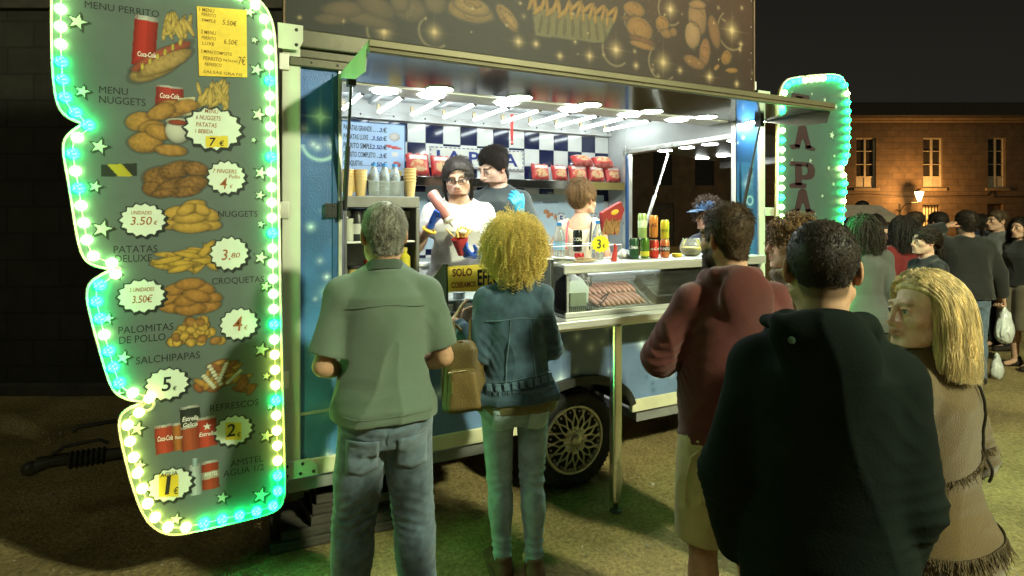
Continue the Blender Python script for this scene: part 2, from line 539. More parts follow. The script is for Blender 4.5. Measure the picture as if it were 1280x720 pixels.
# side flap raised beyond the right end
b = MB(); M_ = rotm(0, R(4), 0)
b.box(0, .98, -.64, .64, -.02, .02, M_, (3.60, 3.62, 2.30)); b.box(.95, .98, -.64, .64, -.09, -.02, M_, (3.60, 3.62, 2.30))
sf = b.obj('side_flap', mat('dark_flap_panel', (.05, .045, .04), .35, .2, .2, 6), trailer, bevel=.004)
for q, (x, y) in enumerate([(3.70, 4.12), (3.70, 3.84), (3.70, 3.57), (3.69, 3.29), (4.25, 4.40 - .2), (4.25, 4.08 - .15), (4.25, 3.80 - .15)]):
    d = MB(); d.lathe([(.066, -.001), (.064, -.003), (.055, -.004), (0.001, -.0045)], (x, y, 2.2795 - (x - 3.6) * .07), 22)
    d.obj('ceiling_light', M_DISC, trailer, True)
b = MB(); b.tube([(3.40, 4.10, 1.45), (3.72, 4.10, 2.24)], .011, 8); b.tube([(3.40, 4.10, 1.45), (3.56, 4.10, 1.85)], .017, 8); b.obj('gas_strut', M_ALU, trailer, True)

# back wall of chequered tiles
b = MB(); b.box(.30, 3.30, 4.462, 4.52, FLOOR_Z, 2.60); b.obj('back_wall', M_WHITE_IN, trailer)
bl, wh = MB(), MB(); S = .1505
for i in range(20):
    for j in range(8):
        x0 = 3.296 - (i + 1) * S; z1 = 2.405 - j * S
        (wh if (i + j) % 2 == 0 else bl).box(x0 + .0015, x0 + S - .0015, 4.448, 4.464, z1 - S + .0015, z1 - .0015)
bl.obj('dark_tiles', mat('navy_glazed_tile', (.006, .011, .055), .12, 0, .12, 3, coat=.5), trailer, bevel=.001)
wh.obj('white_tiles', mat('white_glazed_tile', (.74, .76, .72), .14, 0, .05, 3, coat=.5), trailer, bevel=.001)
b = MB(); b.box(.30, 3.30, 4.40, 4.455, 2.412, 2.47); b.box(.30, 3.30, 4.428, 4.45, 2.47, 2.60)
b.obj('ceiling_rail', M_WHITE_IN, trailer, bevel=.004)
b = MB()
for i in range(12):
    b.lathe([(.007, 0), (.007, .004), (.001, .006)], (.45 + i * .255, 4.40, 2.44), 8, rotm(R(90)))
b.obj('rail_bolt', M_DARK, trailer, True)
b = MB(); b.box(.30, 3.28, TY0 + .06, 4.40, 2.555, 2.598)
for i in range(6): b.box(.5 + i * .52, .53 + i * .52, TY0 + .08, 4.40, 2.52, 2.555)
b.obj('ceiling', mat('grey_ceiling_panel', (.40, .42, .43), .5, 0, .08, 5), trailer, bevel=.003)
tube0 = None
for k in range(10):
    x = .815 + k * .2585
    if tube0 is None:
        t = MB(); t.tube([(0, 3.69, 2.447), (0, 4.29, 2.447)], .0125, 10); tube0 = t.obj('light_tube', M_TUBE, trailer, True)
        t = MB()
        for y in (3.68, 4.30): t.box(-.013, .013, y - .010, y + .010, 2.434, 2.51)
        e0 = t.obj('tube_holder', mat('cream_lamp_holder', (.34, .28, .18), .6), tube0, bevel=.003)
        tube0.location.x = x
    else:
        c = copy_tree(tube0, parent=trailer); c.location.x = x
# round LED lamps: along the flap and just inside the hatch
for y, z, xs in ((2.865, 2.340, [1.037, 1.511, 1.985, 2.46, 2.933, 3.405]), (3.06, 2.343, [.80, 1.06, 1.53, 1.98, 2.44, 2.86])):
    for x in xs:
        d = MB(); d.lathe([(.078, 0), (.078, -.004), (.07, -.006)], (x, y, z), 26, cap=False); ring = d.obj('ceiling_light', M_WHITEP, trailer, True)
        d = MB(); d.lathe([(.0695, -.0055), (.05, -.0065), (.001, -.007)], (x, y, z), 26); d.obj('lamp_diffuser', M_DISC, ring, True)
b = MB(); b.box(.56, 3.28, 2.99, 3.20, 2.345, 2.37); b.box(.56, 3.28, 3.18, 3.20, 2.37, 2.555); b.obj('hatch_header', M_WHITE_IN, trailer, bevel=.003)

# ---- outside: corner posts, rails
b = MB(); b.box(TX0, .352, TY0 - .012, TY0 + .06, .42, 2.575); b.box(TX0, .30, TY0 + .06, TY1, .42, .50)
b.obj('corner_post', M_WHITEP, trailer, bevel=.006)
b = MB(); b.box(3.50, TX1, TY0 - .012, TY0 + .06, .42, 2.50); b.obj('corner_post', M_WHITEP, trailer, bevel=.006)
for xa, xb in ((.352, 1.545), (2.345, 3.50)):
    b = MB(); b.box(xa, xb, TY0 - .010, TY0 + .03, .42, .50); b.obj('skirt_rail', M_SKIRT, trailer, bevel=.005)
b = MB()
b.box(TX0 - .012, TX1 + .012, TY0 - .03, TY0 + .05, 2.475, 2.562); b.box(.30, 3.55, TY0 - .022, TY0 + .02, 2.385, 2.43); b.box(.30, 3.55, TY0 - .008, TY0 + .05, 2.43, 2.475)
b.obj('top_rail', mat('bronze_aluminium', (.075, .07, .05), .4, .5, .2, 5, .06, 40), trailer, bevel=.006)
for poly, ya in (([(.27, .425), (.43, .425), (.43, .47), (.39, .51), (.27, .51)], .018), ([(3.41, .425), (3.56, .425), (3.56, .51), (3.45, .51), (3.41, .47)], .018),
                 ([(TX0 - .02, 2.455), (.34, 2.455), (.36, 2.50), (.36, 2.575), (TX0 - .02, 2.575)], .038), ([(3.46, 2.455), (3.585, 2.455), (3.585, 2.575), (3.46, 2.575)], .038)):
    b = MB(); b.prism(poly, TY0 - ya, TY0 - ya + .007); b.obj('corner_bracket', M_WHITEP, trailer, bevel=.002)
b = MB()
for x, z in ((.29, .445), (.29, .49), (.35, .445), (.41, .445), (.36, .49), (.33, 2.48), (.33, 2.55), (3.48, 2.49), (3.56, 2.49), (3.56, 2.55)):
    b.lathe([(.008, 0), (.008, .004), (.003, .007)], (x, TY0 - .017 if z < 1 else TY0 - .037, z), 8, rotm(R(90)))
for i in range(26): b.lathe([(.006, 0), (.006, .003), (.002, .005)], (.40 + i * .122, TY0 - .021, 2.408), 8, rotm(R(90)))
b.obj('bolt', M_DARK, trailer, True)

# ---- airbrushed side panels
def sparkle_panel(cv, seed, n, blue=True):
    r_ = np.random.default_rng(seed)
    x0, x1, z0, z1 = cv.xs[0], cv.xs[-1], cv.zs[0], cv.zs[-1]
    for i in range(n):
        cv.glow(r_.uniform(x0, x1), r_.uniform(z0, z1), r_.uniform(.015, .06), (.62, .75, .85), r_.uniform(.35, .9), .7 * (r_.random() < .4))
    for i in range(n // 2 if blue else 0):
        cv.glow(r_.uniform(x0, x1), r_.uniform(z0, z1), r_.uniform(.02, .04), (.05, .11, .22), .75)
# tall panel left of the hatch
cv = Canvas(.352, .531, .50, 2.385, .006, (.05, .15, .25))
k = np.clip((cv.Z - .5) / 1.9, 0, 1)[..., None]
cv.C = (1 - k) * np.array((.06, .19, .38)) + k * np.array((.025, .09, .32)); cv.noise(.45, 6, 3); cv.noise(.2, 22, 5)
cv.glow(.445, 2.155, .055, (.75, .9, .9), .95, 1.3); cv.ring(.445, 2.03, .085, .008, (.5, .8, .8), .6, 3.3, 6.1)
cv.glow(.40, 1.62, .03, (.5, .75, .85), .8); cv.glow(.47, 1.30, .05, (.35, .6, .7), .6); cv.glow(.43, 1.02, .04, (.5, .75, .8), .7); cv.glow(.48, .72, .06, (.3, .55, .6), .6)
sparkle_panel(cv, 5, 14, False)
cv.mesh('side_panel', TY0 + .002, M_PAINT, trailer)
# long panel below the counter, cut round the wheel arch
arch = [(1.545, .50)] + [(1.945 + .40 * math.cos(a), .40 + .285 * math.sin(a) ** .8) for a in np.linspace(PI - .25, .25, 18)] + [(2.345, .50)]
outl = [(.350, .498)] + arch + [(3.503, .498), (3.503, 1.085), (.533, 1.085), (.533, 1.09), (.350, 1.09)]
cv = Canvas(.531, 3.50, .50, 1.08, .008, (.3, .35, .38))
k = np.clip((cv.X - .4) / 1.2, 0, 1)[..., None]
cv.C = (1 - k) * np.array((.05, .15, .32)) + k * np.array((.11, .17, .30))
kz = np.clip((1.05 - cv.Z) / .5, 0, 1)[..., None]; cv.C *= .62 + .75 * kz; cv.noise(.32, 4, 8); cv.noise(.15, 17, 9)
sparkle_panel(cv, 21, 60)
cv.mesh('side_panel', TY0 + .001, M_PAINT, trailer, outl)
cv = Canvas(3.285, 3.50, 1.08, 2.385, .006, (.025, .10, .26)); cv.noise(.3, 6, 4)
cv.glow(3.39, 1.9, .05, (.4, .6, .75), .6, .5); cv.ring(3.40, 1.62, .05, .008, (.5, .7, .8), .5); cv.ring(3.42, 1.78, .03, .006, (.5, .7, .8), .5); sparkle_panel(cv, 6, 10, False)
cv.mesh('side_panel', TY0 + .002, M_PAINT, trailer)
b = MB(); b.box(.352, .531, TY0 + .006, TY0 + .03, .5, 2.385); b.box(3.285, 3.5, TY0 + .006, TY0 + .03, .5, 2.385); b.box(.531, 1.50, TY0 + .006, TY0 + .03, .5, 1.08); b.box(2.39, 3.285, TY0 + .006, TY0 + .03, .5, 1.08); b.box(1.5, 2.39, TY0 + .006, TY0 + .03, .72, 1.08)
b.obj('panel_core', M_DARK, trailer)
b = MB(); b.box(.352, .53, TY0 - .004, TY0 + .01, .715, .73); b.box(.5275, .545, TY0 - .012, TY0 + .03, .75, 2.386); b.obj('panel_trim', M_ALU, trailer, bevel=.002)
b = MB(); b.box(.500, .5265, TY0 - .006, TY0 + .012, 1.09, 2.37); b.obj('hatch_edge', M_BLUEFR, trailer, bevel=.003)
b = MB(); b.box(.462, .545, TY0 - .022, TY0 - .0125, 1.665, 1.735); b.tube([(.535, TY0 - .028, 1.655), (.535, TY0 - .028, 1.745)], .012, 10)
for x in (.475, .50): 
    for z in (1.68, 1.72): b.lathe([(.006, 0), (.004, .004)], (x, TY0 - .022, z), 8, rotm(R(90)))
b.obj('hinge', M_BLACKP, trailer, bevel=.002)

# ---- wheel arch and wheel
b = MB()
av = [(1.945 + .42 * math.cos(a), .40 + .305 * max(0, math.sin(a)) ** .8) for a in np.linspace(PI - .2, .2, 22)]
ai = [(1.945 + .375 * math.cos(a), .40 + .255 * max(0, math.sin(a)) ** .8) for a in np.linspace(PI - .2, .2, 22)]
for i in range(21):
    q = [av[i], av[i + 1], ai[i + 1], ai[i]]
    b.prism(q, TY0 - .035, TY0 + .02)
    b.prism([ai[i], ai[i + 1], (ai[i + 1][0], ai[i + 1][1] + .006), (ai[i][0], ai[i][1] + .006)], TY0 + .02, TY0 + .36)
b.obj('wheel_arch', mat('arch_plastic', (.03, .03, .03), .55, 0, .25, 20, .1, 90), trailer, True)
b = MB(); b.box(1.5, 2.4, TY0 + .37, TY0 + .40, .34, .75); b.obj('arch_liner', M_DARK, trailer)
WX, WY, WZ, WR = 1.945, 2.965, .30, .30
Mw = rotm(R(90))     # lathe axis along -Y
whl = empty('wheel'); whl.parent = trailer
b = MB(); b.lathe([(.205, -.03), (.215, -.005), (.25, .012), (.28, .006), (.297, -.02), (.30, -.05), (.30, -.13), (.297, -.16), (.27, -.19), (.2, -.18)], (WX, WY, WZ), 48, Mw)
for i in range(60):
    a = i / 60 * 2 * PI
    b.cbox((WX + .297 * math.cos(a), WY + .09, WZ + .297 * math.sin(a)), (.014, .15, .012), rotm(0, -a))
b.obj('tyre', M_RUBBER, whl, True)
b = MB(); b.lathe([(.212, -.03), (.214, -.006), (.207, .004), (.196, .002), (.188, -.014), (.186, -.06), (.188, -.16)], (WX, WY, WZ), 48, Mw, cap=False)
N = 16
for i in range(N):
    for sg in (-1, 1):
        a0 = i / N * 2 * PI; a1 = a0 + sg * 2 * PI / N * 1.15
        p = lambda r_, a, y: (WX + r_ * math.cos(a), WY + y, WZ + r_ * math.sin(a))
        b.tube([p(.052, a0, -.002), p(.12, a0 + (a1 - a0) * .55, -.010), p(.192, a1, .008)], [.0068, .0058, .0062], 6)
b.lathe([(.062, -.04), (.062, 0), (.052, .006), (.035, .010), (.034, .022), (.03, .026), (.001, .028)], (WX, WY, WZ), 28, Mw)
b.obj('rim', M_ALLOY, whl, True)
b = MB()
for i in range(N): 
    a = i / N * 2 * PI + PI / N
    b.lathe([(.007, 0), (.006, .006), (.001, .008)], (WX + .176 * math.cos(a), WY - .0, WZ + .176 * math.sin(a)), 8, Mw)
for i in range(8):
    a = i / 8 * 2 * PI
    b.lathe([(.008, 0), (.007, .01), (.001, .012)], (WX + .078 * math.cos(a), WY, WZ + .078 * math.sin(a)), 8, Mw)
b.obj('wheel_bolt', M_ALLOY, whl, True)
b = MB(); b.lathe([(.18, -.06), (.18, -.065), (.05, -.07)], (WX, WY, WZ), 32, Mw); b.obj('brake_drum', M_DARK, whl, True)
# ---- chassis and drawbar
b = MB(); b.box(.3, 3.5, 3.25, 3.31, .27, .34); b.box(.3, 3.5, 4.16, 4.22, .27, .34); b.box(1.9, 1.98, 3.0, 4.5, .24, .30); b.box(.32, .38, 3.0, 4.5, .28, .34)
b.obj('chassis', M_DARK, trailer, bevel=.004)
b = MB()
b.tube([(.40, 3.30, .30), (-.35, 3.82, .32)], .035, 6); b.tube([(.40, 4.20, .30), (-.35, 3.92, .32)], .035, 6)
b.tube([(-.25, 3.87, .33), (-.57, 3.87, .345)], .036, 10)
b.box(-.22, .02, 3.74, 3.98, .20, .36)
b.obj('drawbar', M_DARK, trailer, bevel=.004)
b = MB()
for i in range(7): b.lathe([(.034, 0), (.048, .011), (.048, .015), (.034, .027)], (-.55 - i * .024, 3.87, .347), 14, rotm(0, R(-90)), cap=False)
b.obj('bellows', M_RUBBER, trailer, True)
b = MB(); b.tube([(-.71, 3.87, .35), (-.80, 3.87, .352), (-.86, 3.87, .34)], [.028, .028, .034], 10); b.ell((-.88, 3.87, .335), (.045, .04, .038)); b.box(-.86, -.72, 3.85, 3.89, .36, .385)
b.tube([(-.80, 3.87, .38), (-.74, 3.87, .425), (-.58, 3.87, .435), (-.54, 3.87, .41)], .010, 8)
b.obj('coupling', M_DARK, trailer, True)
b = MB(); b.tube([(.05, 3.87, .36), (-.20, 3.87, .46), (-.40, 3.87, .525), (-.46, 3.87, .53)], [.02, .02, .018, .014], 8); b.tube([(-.46, 3.87, .53), (-.68, 3.87, .52), (-.70, 3.87, .50)], .012, 8)
b.obj('handbrake_lever', M_DARK, trailer, True)

# ---- roof board with airbrushed food
BX0, BX1, BZ0, BZ1 = .285, 3.43, 2.566, 3.50
cv = Canvas(BX0, BX1, BZ0, BZ1, .0065, (.10, .10, .12))
k = np.clip((cv.X - .6) / 2.6, 0, 1)[..., None]
cv.C = (1 - k) * np.array((.06, .085, .10)) + k * np.array((.30, .185, .12)); 
kz = np.clip((cv.Z - 2.6) / .8, 0, 1)[..., None]; cv.C = cv.C * (.75 + .45 * kz)
cv.C *= np.array((.12, .068, .052)); cv.noise(.38, 4.5, 11); cv.noise(.12, 14, 12)
r_ = np.random.default_rng(3)
for i in range(60):
    cv.glow(r_.uniform(BX0, BX1), r_.uniform(BZ0, BZ1), r_.uniform(.01, .03), (.38, .28, .16), r_.uniform(.15, .6), .2)
for px, py, rr in ((480, 40, .05), (543, 40, .05), (648, 52, .04), (670, 55, .03), (700, 70, .03), (770, 62, .06), (737, 70, .04), (794, 25, .05), (829, 78, .07), (795, 82, .03), (850, 88, .03), (887, 96, .045), (886, 65, .02), (915, 38, .08), (926, 55, .025), (925, 62, .02), (838, 12, .06), (921, 105, .03)):
    p = at_plane(px, py, 2.905); cv.glow(p.x, p.z, rr, (.40, .28, .15), .75, .5)
    if rr > .045: cv.ring(p.x, p.z, rr * 1.7, .006, (.40, .30, .17), .3, 2.2, 5.5)
def fb(px, py, a, b_, rot, col, seed=0, rough=.1, al=.9, out=.75):
    col = np.array(col) * np.array((.46, .33, .24))
    p = at_plane(px, py, 2.905); cv.blob(p.x, p.z, a, b_, rot, col, seed, .38, rough, .3, out, al)
OC = (.42, .27, .10); DK = (.15, .13, .10)
# left: a basket shape, buns, a pie, then paper cone of fries, burgers, and small snacks
for (px, py, a, b_, ro, c_) in ((450, 22, .17, .035, -.1, DK), (430, 12, .10, .04, .2, DK), (470, 8, .10, .05, -.3, DK), (415, 24, .08, .025, .1, DK),
        (513, 12, .085, .06, .1, (.17, .15, .11)), (545, 5, .06, .05, .3, (.17, .15, .11)), (500, 3, .05, .05, .3, (.17, .15, .11)),
        (588, 14, .135, .062, -.05, (.36, .28, .12)), (590, 8, .11, .045, -.05, (.42, .34, .16)), (591, 5, .05, .02, -.05, (.35, .26, .11)), (634, 22, .095, .042, -.75, (.42, .30, .10)), (636, 24, .075, .02, -.75, (.46, .34, .14))):
    fb(px, py, a, b_, ro, c_, px)
pts = [at_plane(x, y, 2.905) for x, y in ((664, 8), (772, 22), (755, 55), (668, 45))]
cv.poly([(p.x, p.z) for p in pts], (.035, .03, .02)); c0 = sum((p.x for p in pts)) / 4, sum((p.z for p in pts)) / 4
cv.poly([(c0[0] + (p.x - c0[0]) * .96, c0[1] + (p.z - c0[1]) * .93) for p in pts], (.09, .07, .03))
for i in range(9):
    fb(676 + i * 10, 30 + i * 1.2, .012, .06, .12 * (i - 4) * .4, (.10, .08, .045), i, out=0, al=.7)
for i in range(22):
    fb(664 + i * 5, 2 + (i * 37 % 11) + i * .5, .06, .013, 1.2 + .5 * math.sin(i * 2.1), (.46, .32, .08), i, out=.5)
for (px, py, a, b_, ro, c_) in ((793, 12, .085, .05, 0, OC), (790, 25, .09, .02, 0, (.2, .12, .05)), (828, 30, .06, .055, .2, OC), (800, 36, .105, .075, -.1, OC), (803, 51, .11, .025, -.1, (.22, .11, .05)), (803, 57, .105, .022, -.1, OC),
        (833, 42, .05, .03, 0, (.3, .2, .1)), (842, 40, .03, .03, 0, (.3, .2, .1)), (908, 72, .055, .045, .8, OC), (915, 88, .06, .018, .1, OC), (896, 84, .03, .016, .6, OC),
        (872, 22, .085, .13, .1, (.40, .29, .19)), (866, 44, .07, .09, .0, (.48, .38, .27)), (881, 66, .05, .10, -.15, (.36, .22, .12)), (893, 40, .05, .12, .3, (.3, .19, .11)), (868, 78, .10, .04, -.2, (.32, .2, .1)), (872, 6, .08, .03, .1, (.42, .3, .18))):
    fb(px, py, a, b_, ro, c_, px + 3)
for i in range(46):      # speckles and stray stars over the whole board
    cv.glow(r_.uniform(BX0, BX1), r_.uniform(BZ0, BZ1), r_.uniform(.006, .014), (.36, .27, .15), r_.uniform(.3, .8), .5)
for (px, py, a_, b_, ro) in ((513, 12, .085, .06, .1), (588, 14, .135, .062, -.05), (634, 22, .095, .042, -.75), (800, 36, .105, .075, -.1), (828, 30, .06, .055, .2), (793, 12, .085, .05, 0), (872, 22, .085, .13, .1), (881, 66, .05, .10, -.15), (908, 72, .055, .045, .8)):
    p = at_plane(px, py, 2.905)      # ink lines and texture of crumbs on the painted food
    for q in range(26):
        t_ = r_.uniform(0, 6.28); u_ = r_.uniform(.1, .85); xx = p.x + a_ * u_ * math.cos(t_); zz_ = p.z + b_ * u_ * math.sin(t_)
        cv.glow(xx, zz_, r_.uniform(.003, .007), (.04, .025, .012), .55)
    for lo_ in (.4, 3.4): cv.ring(p.x, p.z, min(a_, b_) * .72, .0045, (.03, .02, .01), .6, lo_, lo_ + 1.6)
for z in np.linspace(2.75, 3.05, 6):      # sesame dots on the buns
    for x in (2.40, 2.44, 2.49, 2.54): cv.glow(x + .02 * math.sin(z * 90), z, .007, (.15, .08, .03), .6)
cv.mesh('roof_board', 2.905, M_BOARD, trailer)
b = MB(); b.box(BX0 - .012, BX1 + .014, 2.9075, 2.95, BZ0 - .002, BZ1 + .012); b.box(BX1, BX1 + .014, 2.895, 2.9075, BZ0, BZ1 + .012)
b.obj('board_frame', mat('board_edge', (.12, .07, .04), .5, .2), trailer, bevel=.003)
b = MB()
for z in np.linspace(2.65, 3.4, 5): b.lathe([(.005, 0), (.004, .003)], (BX1 - .02, 2.903, z), 8, Mw)
b.obj('board_screw', M_ALU, trailer)

# ---- raised serving hatch flap
FX0, FX1 = .537, 3.46
fl = empty('hatch_flap'); fl.parent = trailer
b = MB(); b.box(FX0 + .004, FX1 - .004, 2.333, 2.90, 2.340, 2.346); b.obj('flap_lining', M_MIRROR, fl)
b = MB(); b.box(FX0, FX1, 2.334, 2.915, 2.3475, 2.378); b.obj('flap_panel', M_WHITEP, fl, bevel=.003)
b = MB()
prof = [(2.302, 2.380), (2.302, 2.352), (2.309, 2.349), (2.309, 2.343), (2.300, 2.341), (2.298, 2.333), (2.302, 2.329), (2.331, 2.331), (2.331, 2.380)]
b.prism(prof, FX0, FX1, 'x')
b.obj('flap_lip', mat('ochre_aluminium', (.11, .095, .055), .5, .4, .15, 4, .05, 40), fl, bevel=.002)
for x in (FX0 - .004, FX1):
    b = MB(); b.prism([(2.335, 2.335), (2.36, 2.262), (2.56, 2.272), (2.76, 2.318), (2.88, 2.345), (2.335, 2.3455)], x, x + .004, 'x')
    b.obj('flap_end_plate', M_WHITEP if x < 1 else mat('ochre_aluminium'), fl, bevel=.001)
for x, zb in ((.560, 1.70), (3.33, 1.72)):
    b = MB(); b.tube([(x, 2.76, 2.30), (x - .004, 2.905, 1.70)], .0075, 8); b.tube([(x - .002, 2.83, 2.01), (x - .004, 2.905, 1.70)], .0125, 10); b.box(x - .018, x + .018, 2.74, 2.79, 2.285, 2.343)
    b.obj('gas_strut', M_BLACKP, fl, True)

# ---- counter shelf, post and inner counter
b = MB(); b.box(.95, 3.47, 2.60, 2.90, 1.092, 1.106); b.box(.95, 3.47, 2.596, 2.612, 1.066, 1.1065); b.box(.95, 3.47, 2.62, 2.64, 1.05, 1.091); b.box(.548, 3.278, 2.90, 3.16, 1.085, 1.1045)
b.obj('counter_shelf', M_STEEL, trailer, bevel=.004)
b = MB(); b.box(.548, 3.278, 2.965, 3.14, .70, 1.085); b.obj('inner_counter', M_STEEL, trailer, bevel=.003)
b = MB(); b.box(1.972, 2.030, 2.605, 2.658, .055, 1.066); b.obj('support_post', mat('chromed_post', (.62, .62, .58), .22, 1, .15, 6, .04, 30), trailer, bevel=.012)
b = MB(); b.tube([(2.001, 2.632, .015), (2.001, 2.632, .06)], .014, 10); b.lathe([(.035, 0), (.035, .006), (.015, .018)], (2.001, 2.632, .004), 16); b.obj('post_foot', M_DARK, trailer, True)
b = MB(); b.box(1.96, 2.042, 2.595 + .045, 2.67, 1.036, 1.05); b.obj('post_plate', M_STEEL, trailer)

# ---- back shelf inside and its under-side printed posters
b = MB(); b.box(.98, 3.26, 4.16, 4.445, 1.955, 1.965); b.box(.98, 3.26, 4.15, 4.165, 1.895, 1.966)
b.obj('back_shelf', M_MIRROR, trailer, bevel=.003)
b = MB(); b.box(.32, 3.28, 4.05, 4.45, .41, 1.30); b.obj('back_counter', M_WHITE_IN, trailer, bevel=.006)
b = MB(); b.box(2.05, 2.62, 4.03, 4.049, .50, 1.295); b.obj('cabinet_door', mat('red_cabinet', (.50, .05, .03), .45, 0, .1), trailer, bevel=.004)
b = MB(); b.box(.32, 3.28, 4.02, 4.45, 1.3015, 1.33); b.obj('back_worktop', M_STEEL, trailer, bevel=.003)
cv = Canvas(1.02, 3.24, 1.40, 1.86, .01, (.55, .72, .80)); r_ = np.random.default_rng(9)
for i in range(6):
    x = 1.2 + i * .36
    for j in range(7): cv.blob(x + r_.normal(0, .03), 1.66 + r_.normal(0, .02), .025, .018, r_.uniform(0, 3), (.6, .25, .1), i * 9 + j)
    cv.poly(star_poly(x + .13, 1.64, .06, 13, .85), (.05, .05, .06)); cv.poly(star_poly(x + .13, 1.64, .052, 13, .85), (.8, .85, .85))
cv.mesh('menu_poster', 4.444, M_PRINT, trailer)
b = MB()
for i, pr in enumerate(('3', '4', '5', '4', '5', '4')): put_text(b, pr, 1.33 + i * .36, 1.612, .055, 4.4425, align='c', bold=.03); put_text(b, ('FINGERS', 'NUGGETS', 'PATATAS', 'CROQUETAS', 'SALCHIPAPAS', 'PALOMITAS')[i], 1.14 + i * .36, 1.78, .018, 4.4425, bold=.01)
b.obj('poster_lettering', M_BLUEINK, trailer)

# ---- price board on the back wall (light blue)
p0 = at_plane(427, 152, 4.40); p1 = at_plane(505.5, 152, 4.40)
X0b, X1b = .46, p1.x
cv = Canvas(X0b, X1b, 1.70, 2.375, .008, (.42, .58, .80)); cv.noise(.08, 6, 2)
cv.blob(X1b - .08, 2.28, .045, .035, 0, (.55, .5, .45), 1); cv.blob(X1b - .085, 2.20, .07, .012, -.15, (.6, .1, .08), 2); cv.poly([(X1b - .10, 2.165), (X1b - .05, 2.165), (X1b - .05, 2.13), (X1b - .10, 2.13)], (.75, .7, .62)); cv.blob(X1b - .06, 2.07, .035, .02, -.3, (.6, .14, .1), 3)
cv.poly([(X1b - .125, 2.03), (X1b - .02, 2.02), (X1b - .02, 1.93), (X1b - .125, 1.94)], (.85, .62, .12)); cv.blob(X1b - .06, 1.86, .035, .02, -.3, (.6, .2, .1), 4)
cv.poly([(X1b - .50, 1.905), (X1b - .36, 1.905), (X1b - .36, 1.85), (X1b - .50, 1.85)], (.85, .6, .1))
cv.mesh('price_board', 4.40, M_PRINT, trailer)
b = MB(); b.box(X0b - .01, X1b + .01, 4.403, 4.440, 1.69, 2.385); b.obj('price_board_frame', M_BLUEFR, trailer, bevel=.002)
b = MB(); bb = MB()
XT = at_plane(429.5, 165, 4.40).x; XE = at_plane(467, 165, 4.40).x; XU = at_plane(486, 165, 4.40).x
lines = [('PATATAS GRANDE', '3'), ('PATATAS LUXE', '3.50'), ('PERRITO SIMPLE', '2.50'), ('PERRITO COMPLETO', '3'), ('CROQUETAS', '3.50'), ('NUGGETS', '3.50')]
for i, (t_, pr) in enumerate(lines):
    z = at_plane(450, 163.5, 4.40).z - i * .0660; w = (XE - XT) * (len(t_) + 1) / 16
    put_text(b, t_, XT, z, .038, 4.3985, width=w, bold=.012)
    for q in range(int((XU - XT - .02 - w) / .014)): b.box(XT + .01 + w + q * .014, XT + .016 + w + q * .014, 4.3983, 4.399, z, z + .006)
    put_text(b, '€', XU - .045, z, .034, 4.3985, bold=.01)
    put_text(bb, pr, XU - .052, z, .031, 4.3985, align='r', bold=.02, shear=.2)
b.obj('price_board_lettering', M_INK, trailer); bb.obj('price_figure', M_BLUEINK, trailer)
# upper board seen mirrored in the flap, beside it the wall name board
q0 = at_plane(537, 200, 4.43); q1 = at_plane(599, 176, 4.43)
NX0, NX1 = q0.x, q0.x + .86
b = MB(); b.box(NX0, NX1, 4.43, 4.447, 2.06, 2.235); nb = b.obj('name_board', mat('cream_board', (.72, .72, .64), .4), trailer, bevel=.002)
b = MB()
put_text(b, 'LA PAPA', (NX0 + NX1) / 2, 2.095, .105, 4.428, width=.74, align='c', bold=.02)
for i in range(22):
    for z in (2.067, 2.222): b.box(NX0 + .01 + i * .039, NX0 + .033 + i * .039, 4.4275, 4.4295, z, z + .006)
for i in range(4):
    for x in (NX0 + .006, NX1 - .012): b.box(x, x + .006, 4.4275, 4.4295, 2.08 + i * .037, 2.10 + i * .037)
b.obj('name_board_lettering', M_BLUEINK, trailer)
# a red ribbon of paper hanging from a lamp
h = at_plane(640, 152, 4.2)
b = MB(); b.box(h.x - .012, h.x + .012, 4.2, 4.203, 2.28, 2.50); b.lathe([(.001, 0), (.014, .012), (.001, .035)], (h.x, 4.2, 2.245), 8); b.obj('hanging_ribbon', mat('red_ribbon', (.55, .05, .04), .6), trailer)

rebase(trailer, (1.92, 3.7, 0))

# ---- dark timber under the front corner
w_ = mat('dark_oily_timber', (.05, .045, .035), .8, 0, .35, 12, .3, 30, stretch=(1, 6, 6))
random.seed(4)
for i, nm in enumerate(('lowest', 'second from the ground', 'middle', 'second from the top', 'topmost')):
    b = MB(); z = .0475 * i
    b.cbox((0, 0, .0235), (.62 - .07 * i, .34 - .02 * i, .046), rotm(0, 0, random.uniform(-.12, .12)))
    o = b.obj('timber_block', w_, None, bevel=.005, loc=(.58 + random.uniform(-.04, .04) + .02 * i, 3.22 + random.uniform(-.03, .03), z))
    tag(o, 'dark timber block under the trailer corner, %s of its stack' % nm, 'timber block', 'timber blocks stacked under the trailer corner')
